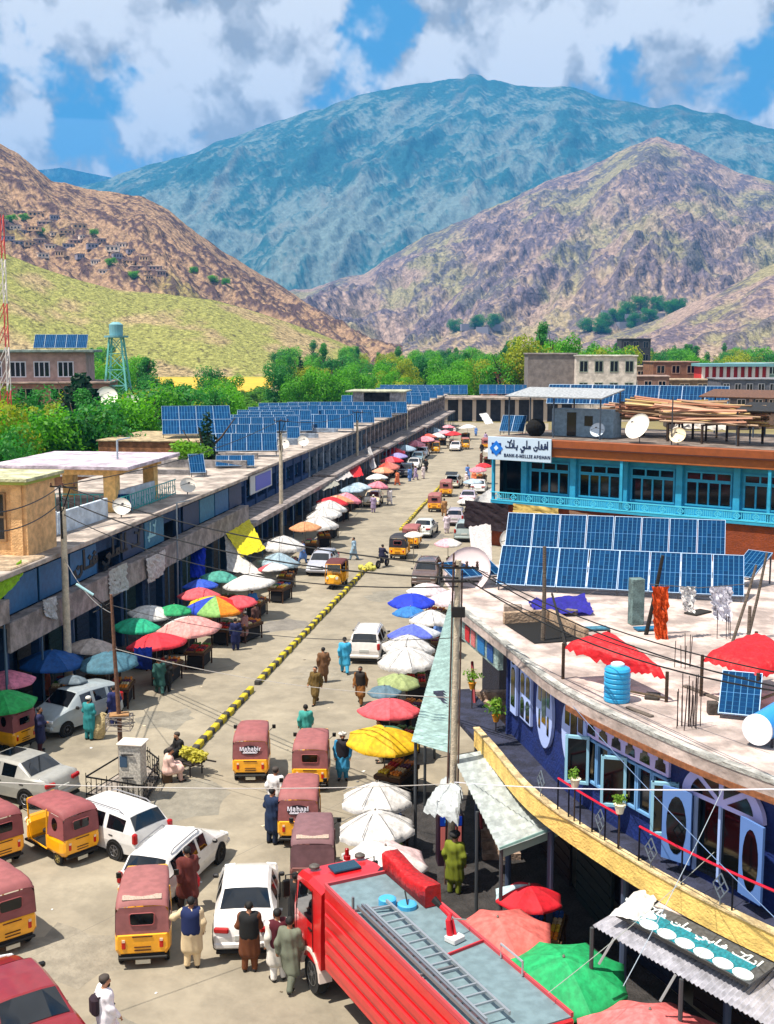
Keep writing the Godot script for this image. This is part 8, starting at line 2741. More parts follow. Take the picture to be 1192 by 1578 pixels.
func pose_forms(pose: String) -> Dictionary:
	if shared.has("pose " + pose):
		return shared["pose " + pose]
	var hip := Vector3(0, 0.93, 0)
	var chest := Vector3(0, 1.30, 0)
	var neck := Vector3(0, 1.46, 0.01)
	var head := Vector3(0, 1.615, -0.02)
	var knee := [Vector3(-0.10, 0.50, -0.02), Vector3(0.10, 0.50, -0.02)]
	var foot := [Vector3(-0.12, 0.07, 0.03), Vector3(0.12, 0.07, 0.03)]
	var elbow := [Vector3(-0.27, 1.13, 0.05), Vector3(0.27, 1.13, 0.05)]
	var hand := [Vector3(-0.26, 0.88, -0.06), Vector3(0.26, 0.88, -0.06)]
	match pose:
		"walk":
			knee = [Vector3(-0.10, 0.50, -0.16), Vector3(0.10, 0.50, 0.06)]
			foot = [Vector3(-0.10, 0.07, -0.26), Vector3(0.10, 0.11, 0.30)]
			elbow = [Vector3(-0.26, 1.13, 0.12), Vector3(0.26, 1.13, -0.04)]
			hand = [Vector3(-0.27, 0.90, 0.10), Vector3(0.25, 0.92, -0.2)]
		"reach":
			elbow[0] = Vector3(-0.42, 1.22, -0.10)
			hand[0] = Vector3(-0.66, 1.18, -0.20)
		"fold":
			elbow = [Vector3(-0.27, 1.14, -0.02), Vector3(0.27, 1.14, -0.02)]
			hand = [Vector3(-0.07, 1.10, -0.24), Vector3(0.07, 1.14, -0.24)]
		"lean":
			chest = Vector3(0, 1.26, -0.14)
			neck = Vector3(0, 1.40, -0.22)
			head = Vector3(0, 1.54, -0.29)
			elbow = [Vector3(-0.27, 1.12, -0.25), Vector3(0.27, 1.12, -0.25)]
			hand = [Vector3(-0.16, 1.05, -0.48), Vector3(0.16, 1.05, -0.48)]
			foot[1] = Vector3(0.12, 0.08, 0.2)
		"sit":
			hip = Vector3(0, 0.44, 0)
			chest = Vector3(0, 0.80, -0.06)
			neck = Vector3(0, 0.96, -0.09)
			head = Vector3(0, 1.11, -0.13)
			knee = [Vector3(-0.16, 0.50, -0.40), Vector3(0.16, 0.50, -0.40)]
			foot = [Vector3(-0.15, 0.07, -0.44), Vector3(0.15, 0.07, -0.44)]
			elbow = [Vector3(-0.26, 0.66, -0.16), Vector3(0.26, 0.66, -0.16)]
			hand = [Vector3(-0.13, 0.56, -0.36), Vector3(0.13, 0.56, -0.36)]
		"ride":
			hip = Vector3(0, 0.90, 0.12)
			chest = Vector3(0, 1.26, 0.04)
			neck = Vector3(0, 1.42, 0.0)
			head = Vector3(0, 1.56, -0.04)
			knee = [Vector3(-0.22, 0.76, -0.28), Vector3(0.22, 0.76, -0.28)]
			foot = [Vector3(-0.2, 0.34, -0.05), Vector3(0.2, 0.34, -0.05)]
			elbow = [Vector3(-0.32, 1.08, -0.12), Vector3(0.32, 1.08, -0.12)]
			hand = [Vector3(-0.30, 1.05, -0.28), Vector3(0.30, 1.05, -0.28)]
	var skin := [[hip, chest, 0.13, 0.14], [chest, neck, 0.12, 0.06], [neck, head, 0.052, 0.06]]
	var tunic := [[hip + Vector3(-0.05, 0, 0), chest + Vector3(-0.05, 0, 0), 0.155, 0.155], [hip + Vector3(0.05, 0, 0), chest + Vector3(0.05, 0, 0), 0.155, 0.155], [chest, neck - Vector3(0, 0.05, 0), 0.15, 0.075]]
	var legs := [[hip + Vector3(-0.06, -0.02, 0), hip + Vector3(0.06, -0.02, 0), 0.13, 0.13]]
	for i in 2:
		var s := -1.0 if i == 0 else 1.0
		var sh := chest + Vector3(s * 0.185, 0.09, 0.0)
		var hj := hip + Vector3(s * 0.09, -0.03, 0)
		skin.append_array([[chest, sh, 0.10, 0.07], [sh, elbow[i], 0.055, 0.042], [elbow[i], hand[i], 0.042, 0.028], [hj, knee[i], 0.085, 0.058], [knee[i], foot[i], 0.056, 0.038], [foot[i], foot[i] + Vector3(s * 0.02, -0.02, -0.15), 0.04, 0.032]])
		var fd: Vector3 = (hand[i] - elbow[i]).normalized()
		skin.append([hand[i], hand[i] + fd * 0.07, 0.032, 0.034])
		tunic.append_array([[chest, sh, 0.12, 0.085], [sh, elbow[i], 0.08, 0.068], [elbow[i], elbow[i].lerp(hand[i], 0.92), 0.068, 0.058], [hj, hj.lerp(knee[i], 1.02), 0.15, 0.165 if pose != "ride" else 0.11]])
		legs.append_array([[hj, knee[i], 0.12, 0.105], [knee[i], foot[i] + Vector3(0, 0.03, 0), 0.105, 0.075]])
	if pose in ["stand", "walk", "reach", "fold", "lean"]:
		tunic.append([hip - Vector3(0, 0.1, 0), (knee[0] + knee[1]) * 0.5 + Vector3(0, 0.02, 0), 0.16, 0.17])
	var body := field_mesh(skin, 0.026, 0.05)
	var face := [[head + Vector3(0, 0.035, 0.015), head + Vector3(0, 0.02, -0.01), 0.093, 0.09], [head + Vector3(0, -0.03, -0.03), head + Vector3(0, -0.075, -0.055), 0.068, 0.042], [head + Vector3(0, 0.0, -0.095), head + Vector3(0, -0.03, -0.112), 0.012, 0.017], [head + Vector3(-0.088, 0.01, 0.0), head + Vector3(-0.09, -0.035, -0.002), 0.016, 0.012], [head + Vector3(0.088, 0.01, 0.0), head + Vector3(0.09, -0.035, -0.002), 0.016, 0.012], [neck, head - Vector3(0, 0.05, 0), 0.05, 0.05]]
	field_mesh(face, 0.011, 0.022, 0.0, body)
	var fingers := Shape.new()
	fingers.smooth = 1
	for i in 2:
		var fd: Vector3 = (hand[i] - elbow[i]).normalized()
		var side := fd.cross(Vector3.UP if absf(fd.y) < 0.9 else Vector3.FORWARD).normalized()
		var curl := side.cross(fd).normalized() * (1.0 if i == 0 else -1.0) * 0.5
		var w: Vector3 = hand[i] + fd * 0.07
		for k in 4:
			var b := w + side * (k - 1.5) * 0.018
			var len: float = [0.07, 0.082, 0.078, 0.06][k]
			fingers.tube([b, b + fd * len * 0.5, b + (fd + curl).normalized() * len * 0.95], [0.0095, 0.009, 0.007], 5)
		var tb: Vector3 = hand[i] + fd * 0.03 + side * 0.03
		fingers.tube([tb, tb + (fd * 0.6 + side).normalized() * 0.035, tb + (fd + side * 0.4).normalized() * 0.075], [0.012, 0.011, 0.008], 5)
	fingers.st.generate_normals()
	fingers.st.commit(body)
	var eyes := Shape.new()
	for s in [-1, 1]:
		eyes.ball(head + Vector3(s * 0.034, 0.012, -0.09), Vector3(0.014, 0.009, 0.012), 4)
		eyes.box(head + Vector3(s * 0.034, 0.036, -0.096), Vector3(0.036, 0.009, 0.014))
	var mouth := Shape.new()
	mouth.box(head + Vector3(0, -0.062, -0.094), Vector3(0.045, 0.011, 0.012), Basis(), 0.004)
	var vest := [[hip + Vector3(-0.05, 0.02, 0), chest + Vector3(-0.05, 0, 0), 0.196, 0.188], [hip + Vector3(0.05, 0.02, 0), chest + Vector3(0.05, 0, 0), 0.196, 0.188], [chest, chest + Vector3(-0.15, 0.08, 0), 0.165, 0.13], [chest, chest + Vector3(0.15, 0.08, 0), 0.165, 0.13]]
	var shoes := []
	for i in 2:
		shoes.append([foot[i] + Vector3(0, -0.02, 0.03), foot[i] + Vector3((i - 0.5) * 0.04, -0.028, -0.17), 0.05, 0.04])
	var forms := {"body": body, "tunic": field_mesh(tunic, 0.026, 0.09, 0.012), "trousers": field_mesh(legs, 0.028, 0.05, 0.008), "vest": field_mesh(vest, 0.028, 0.05), "shoes": field_mesh(shoes, 0.022, 0.01), "eyes": eyes.mesh(), "mouth": mouth.mesh(), "head": head, "hand": hand, "chest": chest}
	var hair := Shape.new()
	hair.smooth = 1
	hair.ball(Vector3(0, 0.045, 0.025), Vector3(0.102, 0.098, 0.104), 8, Basis(Vector3.RIGHT, 0.35))
	forms.hair = hair.mesh()
	var cap := Shape.new()
	cap.smooth = 1
	cap.lathe([Vector2(0.104, 0.05), Vector2(0.112, 0.07), Vector2(0.106, 0.12), Vector2(0.07, 0.145), Vector2(0.01, 0.15)], 14, Vector3(0, 0.0, 0.012), Basis(Vector3.RIGHT, 0.1))
	forms.cap = cap.mesh()
	var turban := Shape.new()
	turban.smooth = 1
	turban.lathe([Vector2(0.10, 0.03), Vector2(0.15, 0.06), Vector2(0.155, 0.10), Vector2(0.12, 0.145), Vector2(0.05, 0.165), Vector2(0.01, 0.16)], 14, Vector3(0, 0.0, 0.015), Basis(Vector3.RIGHT, 0.12))
	forms.turban = turban.mesh()
	var beard := Shape.new()
	beard.smooth = 1
	beard.ball(Vector3(0, -0.085, -0.062), Vector3(0.058, 0.055, 0.042), 7)
	forms.beard = beard.mesh()
	shared["pose " + pose] = forms
	return forms

func person(label: String, at: Vector3, turn: float, pose: String, robe: Color, top := "hair", vest = null, trousers = null, scale_ := 1.0) -> Node3D:
	var f := pose_forms(pose)
	var o := thing("person", label, "person", at, turn)
	var tone: Color = [Color(0.62, 0.42, 0.30), Color(0.50, 0.33, 0.23), Color(0.70, 0.50, 0.38)][rng.randi() % 3]
	part("body", f.body, paint(tone, 0.6), o)
	part("eyes", f.eyes, paint(Color(0.03, 0.02, 0.02), 0.3), o)
	part("mouth", f.mouth, paint(Color(0.40, 0.18, 0.15), 0.6), o)
	part("tunic", f.tunic, paint(robe, 0.85), o)
	part("trousers", f.trousers, paint(trousers if trousers != null else robe.darkened(0.08), 0.85), o)
	part("shoes", f.shoes, paint(Color(0.06, 0.04, 0.03), 0.6), o)
	if vest != null:
		part("vest", f.vest, paint(vest, 0.85), o)
	part("hair", f.hair, paint(Color(0.02, 0.015, 0.012), 0.7), o, f.head)
	if top == "cap" or top == "white cap":
		part("cap", f.cap, paint(Color(0.85, 0.85, 0.82) if top == "white cap" else Color(0.25, 0.22, 0.2), 0.85), o, f.head)
	elif top == "turban" or top == "white turban":
		part("turban", f.turban, paint(Color(0.88, 0.86, 0.82) if top == "white turban" else Color(0.12, 0.12, 0.13), 0.85), o, f.head)
	if rng.randf() < 0.6:
		part("beard", f.beard, paint(Color(0.03, 0.02, 0.02), 0.9), o, f.head)
	o.scale = Vector3.ONE * scale_
	return o

func make_people() -> void:
	var s: Shape
	var p := person("man in dark maroon shawl and tunic walking away with a red bag", Vector3(-5.68, 0.00, -32.47), 0.5, "walk", Color(0.36, 0.13, 0.11), "hair", null, Color(0.15, 0.06, 0.06), 1.12)
	s = Shape.new()
	s.box(Vector3(0, -0.2, 0), Vector3(0.14, 0.34, 0.40), Basis(Vector3.RIGHT, 0.2), 0.04)
	s.tube([Vector3(0, -0.06, -0.12), Vector3(0, 0.06, 0), Vector3(0, -0.06, 0.12)], 0.012, 4)
	whole("hand_bag", s, paint(Color(0.78, 0.04, 0.14), 0.6), "red bag carried in the right hand of the man in maroon", "bag", "", p.position + Basis(Vector3.UP, 0.5) * Vector3(0.29, 0.9, -0.22) * 1.12, 0.5)
	person("man in a navy waistcoat over a cream tunic reaching towards the rickshaw", Vector3(-5.07, 0.00, -29.38), 0.1, "reach", Color(0.80, 0.72, 0.58), "hair", Color(0.03, 0.11, 0.30), Color(0.85, 0.76, 0.60), 1.1)
	person("man in a black waistcoat and brown clothes standing behind the white saloon", Vector3(-3.55, 0.00, -29.19), 0.05, "fold", Color(0.38, 0.20, 0.09), "hair", Color(0.04, 0.045, 0.05), Color(0.40, 0.21, 0.08), 1.08)
	person("man in a dark red waistcoat and white trousers beside the white saloon", Vector3(-2.78, 0.00, -28.73), 0.5, "stand", Color(0.80, 0.78, 0.75), "hair", Color(0.30, 0.03, 0.10), Color(0.90, 0.88, 0.86), 1.1)
	person("man in a loose grey green robe by the fire engine's front wheel", Vector3(-2.43, 0.00, -28.30), -0.3, "walk", Color(0.40, 0.42, 0.36), "hair", null, null, 1.1)
	person("man in black climbing at the door of the fire engine", Vector3(-2.43, 0.45, -30.25), -0.9, "reach", Color(0.04, 0.04, 0.05), "hair", null, null, 1.0)
	p = person("man in white with a grey cap and a rucksack, at the bottom edge", Vector3(-6.40, 0.00, -25.47), -1.0, "walk", Color(0.90, 0.89, 0.92), "cap", null, null, 1.1)
	s = Shape.new()
	s.box(Vector3(0, 1.28, 0.24), Vector3(0.32, 0.46, 0.2), Basis(), 0.07)
	s.tube([Vector3(-0.12, 1.48, 0.2), Vector3(-0.12, 1.52, -0.02), Vector3(-0.13, 1.25, -0.18), Vector3(-0.14, 1.1, 0.1)], 0.025, 5)
	s.tube([Vector3(0.12, 1.48, 0.2), Vector3(0.12, 1.52, -0.02), Vector3(0.13, 1.25, -0.18), Vector3(0.14, 1.1, 0.1)], 0.025, 5)
	whole("rucksack", s, paint(Color(0.12, 0.03, 0.10), 0.8), "dark rucksack on the back of the man in white", "rucksack", "", p.position, -1.0)
	person("person in an olive green robe standing in the shade beyond the hose box", Vector3(1.99, 0.00, -33.58), -0.4, "stand", Color(0.42, 0.46, 0.08), "turban", null, null, 1.1)
	person("man in a white shirt behind the man in blue, beside the queue of rickshaws", Vector3(-3.80, 0.00, -39.29), -0.2, "stand", Color(0.85, 0.84, 0.84), "cap", null, Color(0.5, 0.5, 0.5), 1.05)
	person("man in deep blue standing at the rickshaw with the white lettered badge", Vector3(-3.72, 0.00, -37.23), -0.6, "fold", Color(0.03, 0.13, 0.26), "hair", null, Color(0.03, 0.10, 0.2), 1.08)
	person("man in a light blue robe, dark waistcoat and white turban below the yellow umbrella", Vector3(-1.65, 0.00, -43.02), PI, "stand", Color(0.22, 0.58, 0.78), "white turban", Color(0.10, 0.08, 0.12), null, 1.05)
	person("man in a teal tunic with a bag on his shoulder, ahead of the rickshaws", Vector3(-3.28, 0.00, -46.84), 0.0, "walk", Color(0.22, 0.58, 0.55), "hair", null, null, 1.0)
	person("man in an olive robe beside the painted kerb, the nearer of two", Vector3(-3.23, 0.00, -52.64), 2.6, "walk", Color(0.36, 0.28, 0.10), "hair")
	person("man in a brown robe beside the painted kerb, the farther of two", Vector3(-3.06, 0.00, -56.14), 0.3, "stand", Color(0.42, 0.29, 0.18), "hair")
	person("man in a sky blue robe walking away, left of the white off-roader", Vector3(-2.09, 0.00, -57.76), 0.1, "walk", Color(0.22, 0.62, 0.78), "hair", null, null, 1.06)
	person("man in an ochre brown robe walking towards us, above the pink umbrella", Vector3(-1.20, 0.00, -52.64), 2.9, "walk", Color(0.46, 0.28, 0.07), "hair", Color(0.10, 0.06, 0.03))
	s = Shape.new()
	s.box(Vector3(0, 0.18, 0.02), Vector3(0.36, 0.36, 0.36), Basis(), 0.03)
	var stool := s.mesh()
	for q in [["man in a pale pink robe with a grey cap seated beside the island railing", Vector3(-8.15, 0.00, -42.82), -1.2, Color(0.84, 0.70, 0.66), "cap"], ["man in black seated behind the wheelbarrow of fodder", Vector3(-7.99, 0.00, -44.71), 2.2, Color(0.03, 0.035, 0.035), "cap"]]:
		person(q[0], q[1], q[2], "sit", q[3], q[4], null, null, 1.05)
		whole("crate_seat", stool, paint(Color(0.3, 0.22, 0.14), 0.9), "low crate used as a seat by the %s" % ("man in black" if q[4] == "cap" and q[3].r < 0.1 else "man in pale pink"), "crate", "", q[1], q[2])
	person("person in a teal robe with a white cap standing at the silver hatchback's door", Vector3(-12.23, 0.00, -47.65), -0.5, "fold", Color(0.14, 0.50, 0.52), "white cap", null, null, 1.05)
	person("man in navy standing before the bonnet of the silver hatchback", Vector3(-13.84, 0.00, -46.21), -1.3, "fold", Color(0.08, 0.10, 0.26), "hair", null, Color(0.25, 0.08, 0.12), 1.05)
	person("man in a blue tunic behind the lamp pole, by the silver hatchback", Vector3(-11.63, 0.00, -49.53), 0.8, "stand", Color(0.10, 0.14, 0.36), "hair", null, null, 1.0)
	person("man in green seen beside the red umbrella's stall, left of his companion", Vector3(-10.57, 0.00, -54.17), 0.3, "walk", Color(0.12, 0.30, 0.28), "hair", null, null, 1.0)
	person("man in black beside the red umbrella's stall, right of his companion", Vector3(-10.31, 0.00, -54.60), -0.2, "stand", Color(0.05, 0.05, 0.06), "hair", null, null, 1.0)
	person("man in dark blue at the rainbow umbrella's stall", Vector3(-8.06, 0.00, -62.38), 0.2, "stand", Color(0.03, 0.08, 0.28), "hair")
	person("man in a pinkish robe carrying a bundle beside the rainbow umbrella", Vector3(-7.77, 0.00, -64.08), 1.2, "fold", Color(0.58, 0.42, 0.42), "white cap")
	person("man in a brown shawl with a white cap right of the rainbow umbrella", Vector3(-7.43, 0.00, -66.19), 1.0, "stand", Color(0.30, 0.18, 0.16), "white cap", null, Color(0.6, 0.5, 0.5))
	person("man in light blue with a white cap behind the two at the rainbow umbrella", Vector3(-8.02, 0.00, -70.12), 0.6, "stand", Color(0.20, 0.45, 0.75), "white cap")
	person("man in a pale blue robe crossing the road ahead of the silver estate car", Vector3(-2.51, 0.00, -89.75), 1.3, "walk", Color(0.55, 0.66, 0.74), "hair")
	person("rider in dark blue sitting on the crossing motorcycle", Vector3(-0.33, 0.00, -86.76), -0.541, "ride", Color(0.04, 0.06, 0.20), "hair")
	person("man in a long white robe beside the cream car", Vector3(0.27, 0.00, -121.91), 0.4, "walk", Color(0.85, 0.82, 0.82), "hair")
	person("man in an ochre robe behind the nearer far rickshaw", Vector3(5.45, 0.00, -113.35), 0.2, "walk", Color(0.60, 0.44, 0.28), "hair")
	person("man in a white shirt at the tan cart by the right kerb", Vector3(5.18, 0.00, -102.88), 0.2, "fold", Color(0.84, 0.78, 0.82), "hair")
	var more := [[631, 742, 0], [640, 740, 1], [652, 738, 2], [656, 728, 3], [660, 700, 4], [690, 690, 5], [733, 672, 0], [742, 700, 3], [741, 716, 4], [738, 734, 5], [720, 738, 0], [718, 750, 2], [730, 748, 6], [748, 682, 1], [680, 684, 3], [700, 672, 2], [612, 748, 6], [575, 790, 1], [512, 830, 3], [466, 868, 0], [604, 1120, 3], [585, 1175, 5], [676, 1000, 0], [60, 1080, 7], [72, 1075, 6], [20, 1100, 3]]
	var robes := [Color(0.35, 0.5, 0.75), Color(0.62, 0.55, 0.68), Color(0.86, 0.8, 0.8), Color(0.04, 0.04, 0.06), Color(0.32, 0.2, 0.14), Color(0.75, 0.72, 0.66), Color(0.85, 0.45, 0.3), Color(0.8, 0.5, 0.1)]
	var robe_names := ["blue", "lilac grey", "white", "black", "brown", "cream", "orange", "amber"]
	var wheres := ["by the far blue van, first of three", "by the far blue van, second of three", "by the far blue van, third of three", "with a red sash beyond the blue van", "at the far rickshaw under the pink umbrellas", "crossing near the far white car", "by the far white tent", "at the bank corner, uppermost", "at the bank corner, second from the top", "at the bank corner, third from the top", "left of the group below the bank sign", "pushing a cart below the bank sign", "in the middle of the group below the bank sign", "just under the bank sign's edge", "at the last pink umbrellas", "beneath the last red umbrella", "beside the parked motorcycle", "at the cream car's bumper", "at the white pair of umbrellas", "by the bluish white umbrella", "in the shade under the pink umbrella", "at the blue counter under the yellow umbrella", "under the narrow tin awning", "stooping by the green umbrella, the left one", "stooping by the green umbrella, the right one", "behind the tail of the rickshaw at the left edge"]
	var i := 0
	for q in more:
		person("figure in %s %s" % [robe_names[q[2]], wheres[i]], ground_at(q[0], q[1]), rng.randf() * TAU, ["stand", "walk", "fold"][i % 3], robes[q[2]], ["hair", "cap", "white cap"][i % 3])
		i += 1

# ---------------------------------------------------------------- poles and wires

func wire(label: String, a: Vector3, b: Vector3, sag: float, r := 0.022, c := Color(0.03, 0.03, 0.035)) -> void:
	var s := Shape.new()
	var pts := []
	for i in 17:
		var k := i / 16.0
		pts.append(a.lerp(b, k) - Vector3(0, sag * 4.0 * k * (1.0 - k), 0))
	s.tube(pts, r, 5, false)
	whole("cable", s, paint(c, 0.6), label, "cable")

func make_poles_and_wires() -> void:
	var s: Shape
	var concrete := paint(Color(0.82, 0.77, 0.68), 0.9, 0.0, "plaster", 0.5)
	var tops := []
	for q in [["concrete utility pole at the near end of the left-hand row", 8.0, -7.8, 9.5], ["concrete utility pole rising through the second canopy", 51.5, -8.2, 9.8], ["concrete utility pole at the third shop building", 94.5, -9.4, 8.2], ["concrete utility pole near the far end of the row", 139.0, -9.4, 7.2]]:
		var o := thing("utility_pole", q[0], "pole", street(q[1], q[2]), TURN)
		s = Shape.new()
		s.smooth = 1
		s.tube([Vector3.ZERO, Vector3(0, q[3] * 0.5, 0), Vector3(0.02, q[3] - 0.6, 0)], [0.2, 0.16, 0.13], 10)
		part("shaft", s, concrete, o)
		s = Shape.new()
		s.tube([Vector3(0, q[3] - 2.0, 0.14), Vector3(-0.05, q[3] + 0.4, 0.12)], 0.05, 6)
		s.tube([Vector3(-0.05, q[3] - 1.0, 0.1), Vector3(0.45, q[3] + 0.3, 0.12)], 0.03, 5)
		s.bar(Vector3(-0.5, q[3] + 0.35, 0.12), Vector3(0.75, q[3] + 0.3, 0.12), 0.06, 0.06)
		part("bracket", s, paint(Color(0.05, 0.05, 0.06), 0.6, 0.3), o)
		for x in [-0.45, 0.1, 0.65]:
			s = Shape.new()
			s.lathe([Vector2(0.03, 0), Vector2(0.05, 0.05), Vector2(0.03, 0.08), Vector2(0.045, 0.13), Vector2(0.01, 0.15)], 8, Vector3(x, q[3] + 0.37, 0.12))
			part("insulator", s, paint(Color(0.35, 0.2, 0.14), 0.3), o)
		tops.append(street(q[1], q[2], q[3] + 0.4))
	for q in [["thin steel pole with a bent arm before the blue boards", Vector3(-12.12, 0.72, -68.17), Vector3(-12.08, 7.13, -68.41), 0.05, Color(0.45, 0.5, 0.55)], ["thin steel pole at the third canopy", Vector3(-0.88, -1.03, -146.93), Vector3(-0.88, 3.78, -146.95), 0.06, Color(0.6, 0.55, 0.52)], ["thin mast in front of the pavilion", Vector3(-15.80, 7.89, -70.00), Vector3(-15.76, 10.63, -70.00), 0.06, Color(0.6, 0.66, 0.7)]]:
		s = Shape.new()
		var foot: Vector3 = q[1] * Vector3(1, 0, 1)
		s.tube([foot, q[2]], q[3], 7)
		s.tube([q[2], q[2] + Vector3(0.7, 0.12, -0.3)], q[3] * 0.7, 5)
		whole("steel_pole", s, paint(q[4], 0.5, 0.4), q[0], "pole")
	var o := thing("lamp_pole", "rusty lamp pole with a tube lamp arm rising from the traffic island", "lamp pole", Vector3(-9.76, 0.00, -42.35))
	s = Shape.new()
	s.smooth = 1
	s.tube([Vector3.ZERO, Vector3(0.0, 2.4, 0), Vector3(-0.1, 5.0, 0.0), Vector3(-0.16, 7.2, 0)], [0.09, 0.085, 0.07, 0.05], 9)
	part("shaft", s, paint(Color(0.50, 0.36, 0.28), 0.8, 0.2, "rust", 0.8), o)
	s = Shape.new()
	s.tube([Vector3(-0.16, 6.6, 0), Vector3(-0.55, 6.95, 0.1), Vector3(-0.85, 7.25, 0.15)], 0.025, 6)
	s.tube([Vector3(-0.16, 6.9, 0), Vector3(-0.8, 6.55, 0.1)], 0.02, 5)
	part("arm", s, paint(Color(0.08, 0.08, 0.09), 0.6, 0.3), o)
	s = Shape.new()
	s.bar(Vector3(-0.75, 7.2, 0.14), Vector3(-1.35, 7.62, 0.2), 0.16, 0.07, 0.02)
	part("lamp_head", s, paint(Color(0.62, 0.78, 0.8), 0.4), o)
	s = Shape.new()
	s.box(Vector3(0.05, 2.45, 0.05), Vector3(0.95, 0.5, 0.5), Basis(Vector3.UP, 0.3))
	var cage := Shape.new()
	for y in [2.2, 2.45, 2.7]:
		for k in 4:
			var c0 := Vector3(cos(PI / 4 + PI / 2 * k) * 0.62, y, sin(PI / 4 + PI / 2 * k) * 0.4)
			var c1 := Vector3(cos(PI / 4 + PI / 2 * (k + 1)) * 0.62, y, sin(PI / 4 + PI / 2 * (k + 1)) * 0.4)
			cage.bar(c0, c1, 0.025, 0.025)
			if y < 2.6:
				cage.bar(c0, c1 + Vector3(0, 0.25, 0), 0.018, 0.018)
				cage.bar(c0, c0 + Vector3(0, 0.25, 0), 0.025, 0.025)
	part("cage", cage, paint(Color(0.55, 0.52, 0.5), 0.6, 0.2), o)
	s = Shape.new()
	s.box(Vector3(0.0, 2.74, 0.0), Vector3(0.7, 0.06, 0.46), Basis(Vector3.UP, 0.2), 0.01)
	part("board", s, paint(Color(0.75, 0.56, 0.36), 0.8, 0.0, "wood", 1.0), o)
	var foot := Vector3(1.9, 0, -34.2)
	o = thing("utility_pole", "pair of tall utility poles lashed together in front of the curved blue building", "pole", foot)
	s = Shape.new()
	s.smooth = 1
	s.tube([Vector3.ZERO, Vector3(0.08, 5, 0), Vector3(0.16, 9.9, 0)], [0.12, 0.105, 0.09], 10)
	part("shaft", s, concrete, o)
	s = Shape.new()
	s.smooth = 1
	s.tube([Vector3(-0.16, 0, 0.06), Vector3(-0.07, 5, 0.05), Vector3(0.03, 10.1, 0.0)], [0.035, 0.03, 0.028], 8)
	s.tube([Vector3(0.17, 0, 0.06), Vector3(0.22, 5, 0.05), Vector3(0.28, 9.6, 0.0)], [0.03, 0.028, 0.025], 7)
	part("steel_shaft", s, paint(Color(0.42, 0.32, 0.28), 0.8, 0.2, "rust", 0.8), o)
	s = Shape.new()
	for y in [9.3, 9.7]:
		s.bar(Vector3(-0.35, y, 0.14), Vector3(0.75, y, 0.14), 0.06, 0.06)
	s.box(Vector3(0.16, 8.4, 0.16), Vector3(0.4, 0.3, 0.1))
	part("crossarm", s, paint(Color(0.08, 0.07, 0.07), 0.7), o)
	for x in [-0.3, 0.05, 0.4, 0.7]:
		s = Shape.new()
		s.lathe([Vector2(0.03, 9.73), Vector2(0.05, 9.78), Vector2(0.03, 9.82), Vector2(0.045, 9.87), Vector2(0.01, 9.9)], 8, Vector3(x, 0, 0.14))
		part("insulator", s, paint(Color(0.25, 0.14, 0.1), 0.3), o)
	var top := foot + Vector3(0.15, 9.75, 0.15)
	wire("black cable from the twin pole to the first pole on the left, the upper one", top, tops[0], 0.5, 0.025)
	wire("black cable from the twin pole to the first pole on the left, the lower one", top - Vector3(0, 0.35, 0), tops[0] - Vector3(0, 0.6, 0), 0.75, 0.028)
	wire("black cable from the twin pole to the first pole on the left, slackest of three", top - Vector3(0, 0.6, 0), tops[0] - Vector3(0, 1.3, 0), 1.0, 0.02)
	wire("black cable from the twin pole across the blue building's roof, topmost of four", top + Vector3(0.4, 0, 0), Vector3(7.57, 9.88, -22.00), 0.35, 0.016)
	wire("black cable from the twin pole across the blue building's roof, second of four", top + Vector3(0.5, -0.1, 0), Vector3(7.58, 9.60, -22.00), 0.4, 0.018)
	wire("black cable from the twin pole across the blue building's roof, third of four", top + Vector3(0.3, -0.4, 0), Vector3(7.59, 9.53, -22.00), 0.5, 0.02)
	wire("black cable from the twin pole across the blue building's roof, lowest of four", top + Vector3(0.2, -0.4, 0), Vector3(7.65, 9.00, -24.91), 0.3, 0.014)
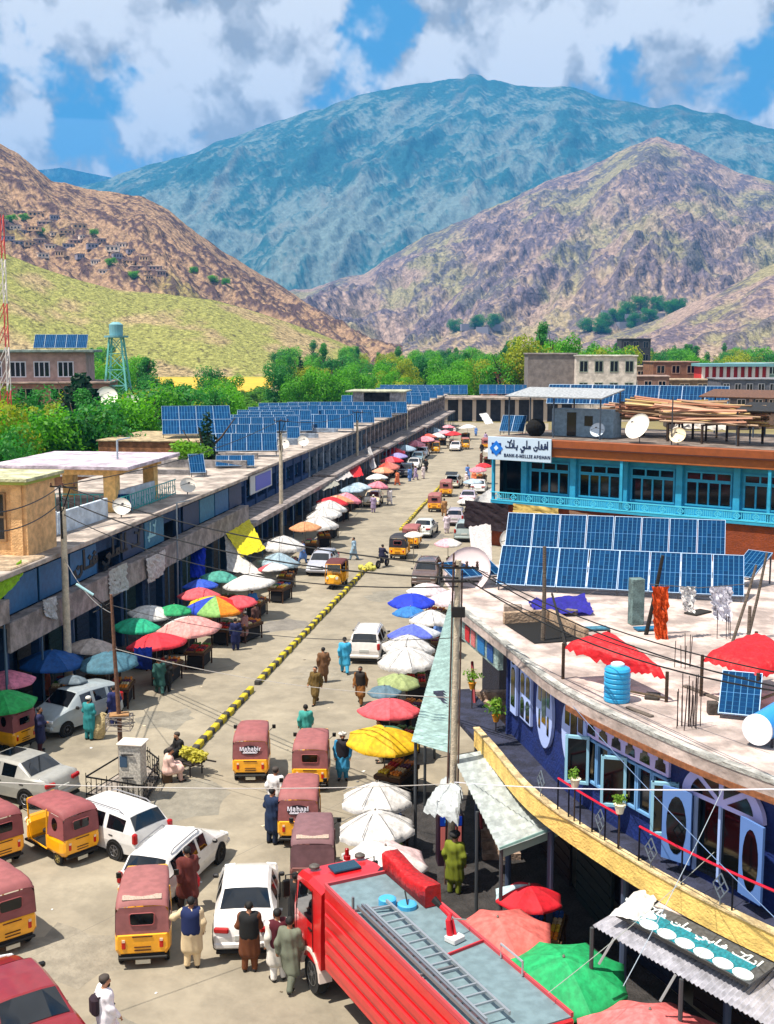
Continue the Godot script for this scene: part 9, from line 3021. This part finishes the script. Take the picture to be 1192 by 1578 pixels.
	for i in 3:
		wire("black cable running along the left-hand row, %s span" % ["nearest", "second", "farthest"][i], tops[i], tops[i + 1], 0.6, 0.025)
	wire("black cable leaving the first pole at the left edge", tops[0], Vector3(-13.67, 10.44, -40.00), 0.3, 0.025)
	wire("second black cable leaving the first pole at the left edge, lower down", tops[0] - Vector3(0, 0.7, 0), Vector3(-13.69, 9.82, -40.00), 0.4, 0.025)
	wire("pale cable across the street from the lamp pole to the twin pole", Vector3(-9.76, 0.00, -42.35) + Vector3(-0.1, 5.2, 0), foot + Vector3(0.05, 5.8, 0), 0.35, 0.012, Color(0.6, 0.58, 0.56))
	wire("dark thin cable from the lamp pole to the twin pole, higher up", Vector3(-9.76, 0.00, -42.35) + Vector3(-0.15, 6.8, 0), foot + Vector3(0.1, 7.6, 0), 0.5, 0.012, Color(0.2, 0.2, 0.2))
	wire("thin cable from the lamp pole to the first utility pole", Vector3(-9.76, 0.00, -42.35) + Vector3(-0.15, 6.5, 0), street(8.0, -7.8, 6.6), 0.4, 0.013, Color(0.5, 0.5, 0.5))
	wire("white cable slung low across the square from the left edge to the twin pole", Vector3(-9.02, 6.28, -26.00), foot + Vector3(0, 3.2, 0.1), 0.15, 0.013, Color(0.85, 0.83, 0.8))
	wire("white cable along the balcony of the blue building", foot + Vector3(0.1, 3.25, 0.1), Vector3(6.92, 8.40, -20.00), 0.1, 0.014, Color(0.85, 0.85, 0.9))
	wire("thin cable hanging in front of the arched door", Vector3(7.52, 7.00, -25.06), Vector3(4.41, 4.18, -21.00), 0.1, 0.008, Color(0.6, 0.65, 0.7))
	wire("thin cable hanging from the roof edge to the awning", Vector3(4.69, 7.00, -29.61), Vector3(6.91, 5.96, -20.00), 0.1, 0.008, Color(0.4, 0.5, 0.65))
	wire("thin cable falling from the awning to the huge green umbrella", Vector3(7.89, 5.20, -25.84), Vector3(3.16, 3.48, -22.00), 0.1, 0.008, Color(0.6, 0.62, 0.6))
	wire("thin cable from the first pole down to the far shops", tops[0] - Vector3(0, 2.2, 0), street(45, -10.0, 5.8), 0.4, 0.014, Color(0.35, 0.38, 0.42))
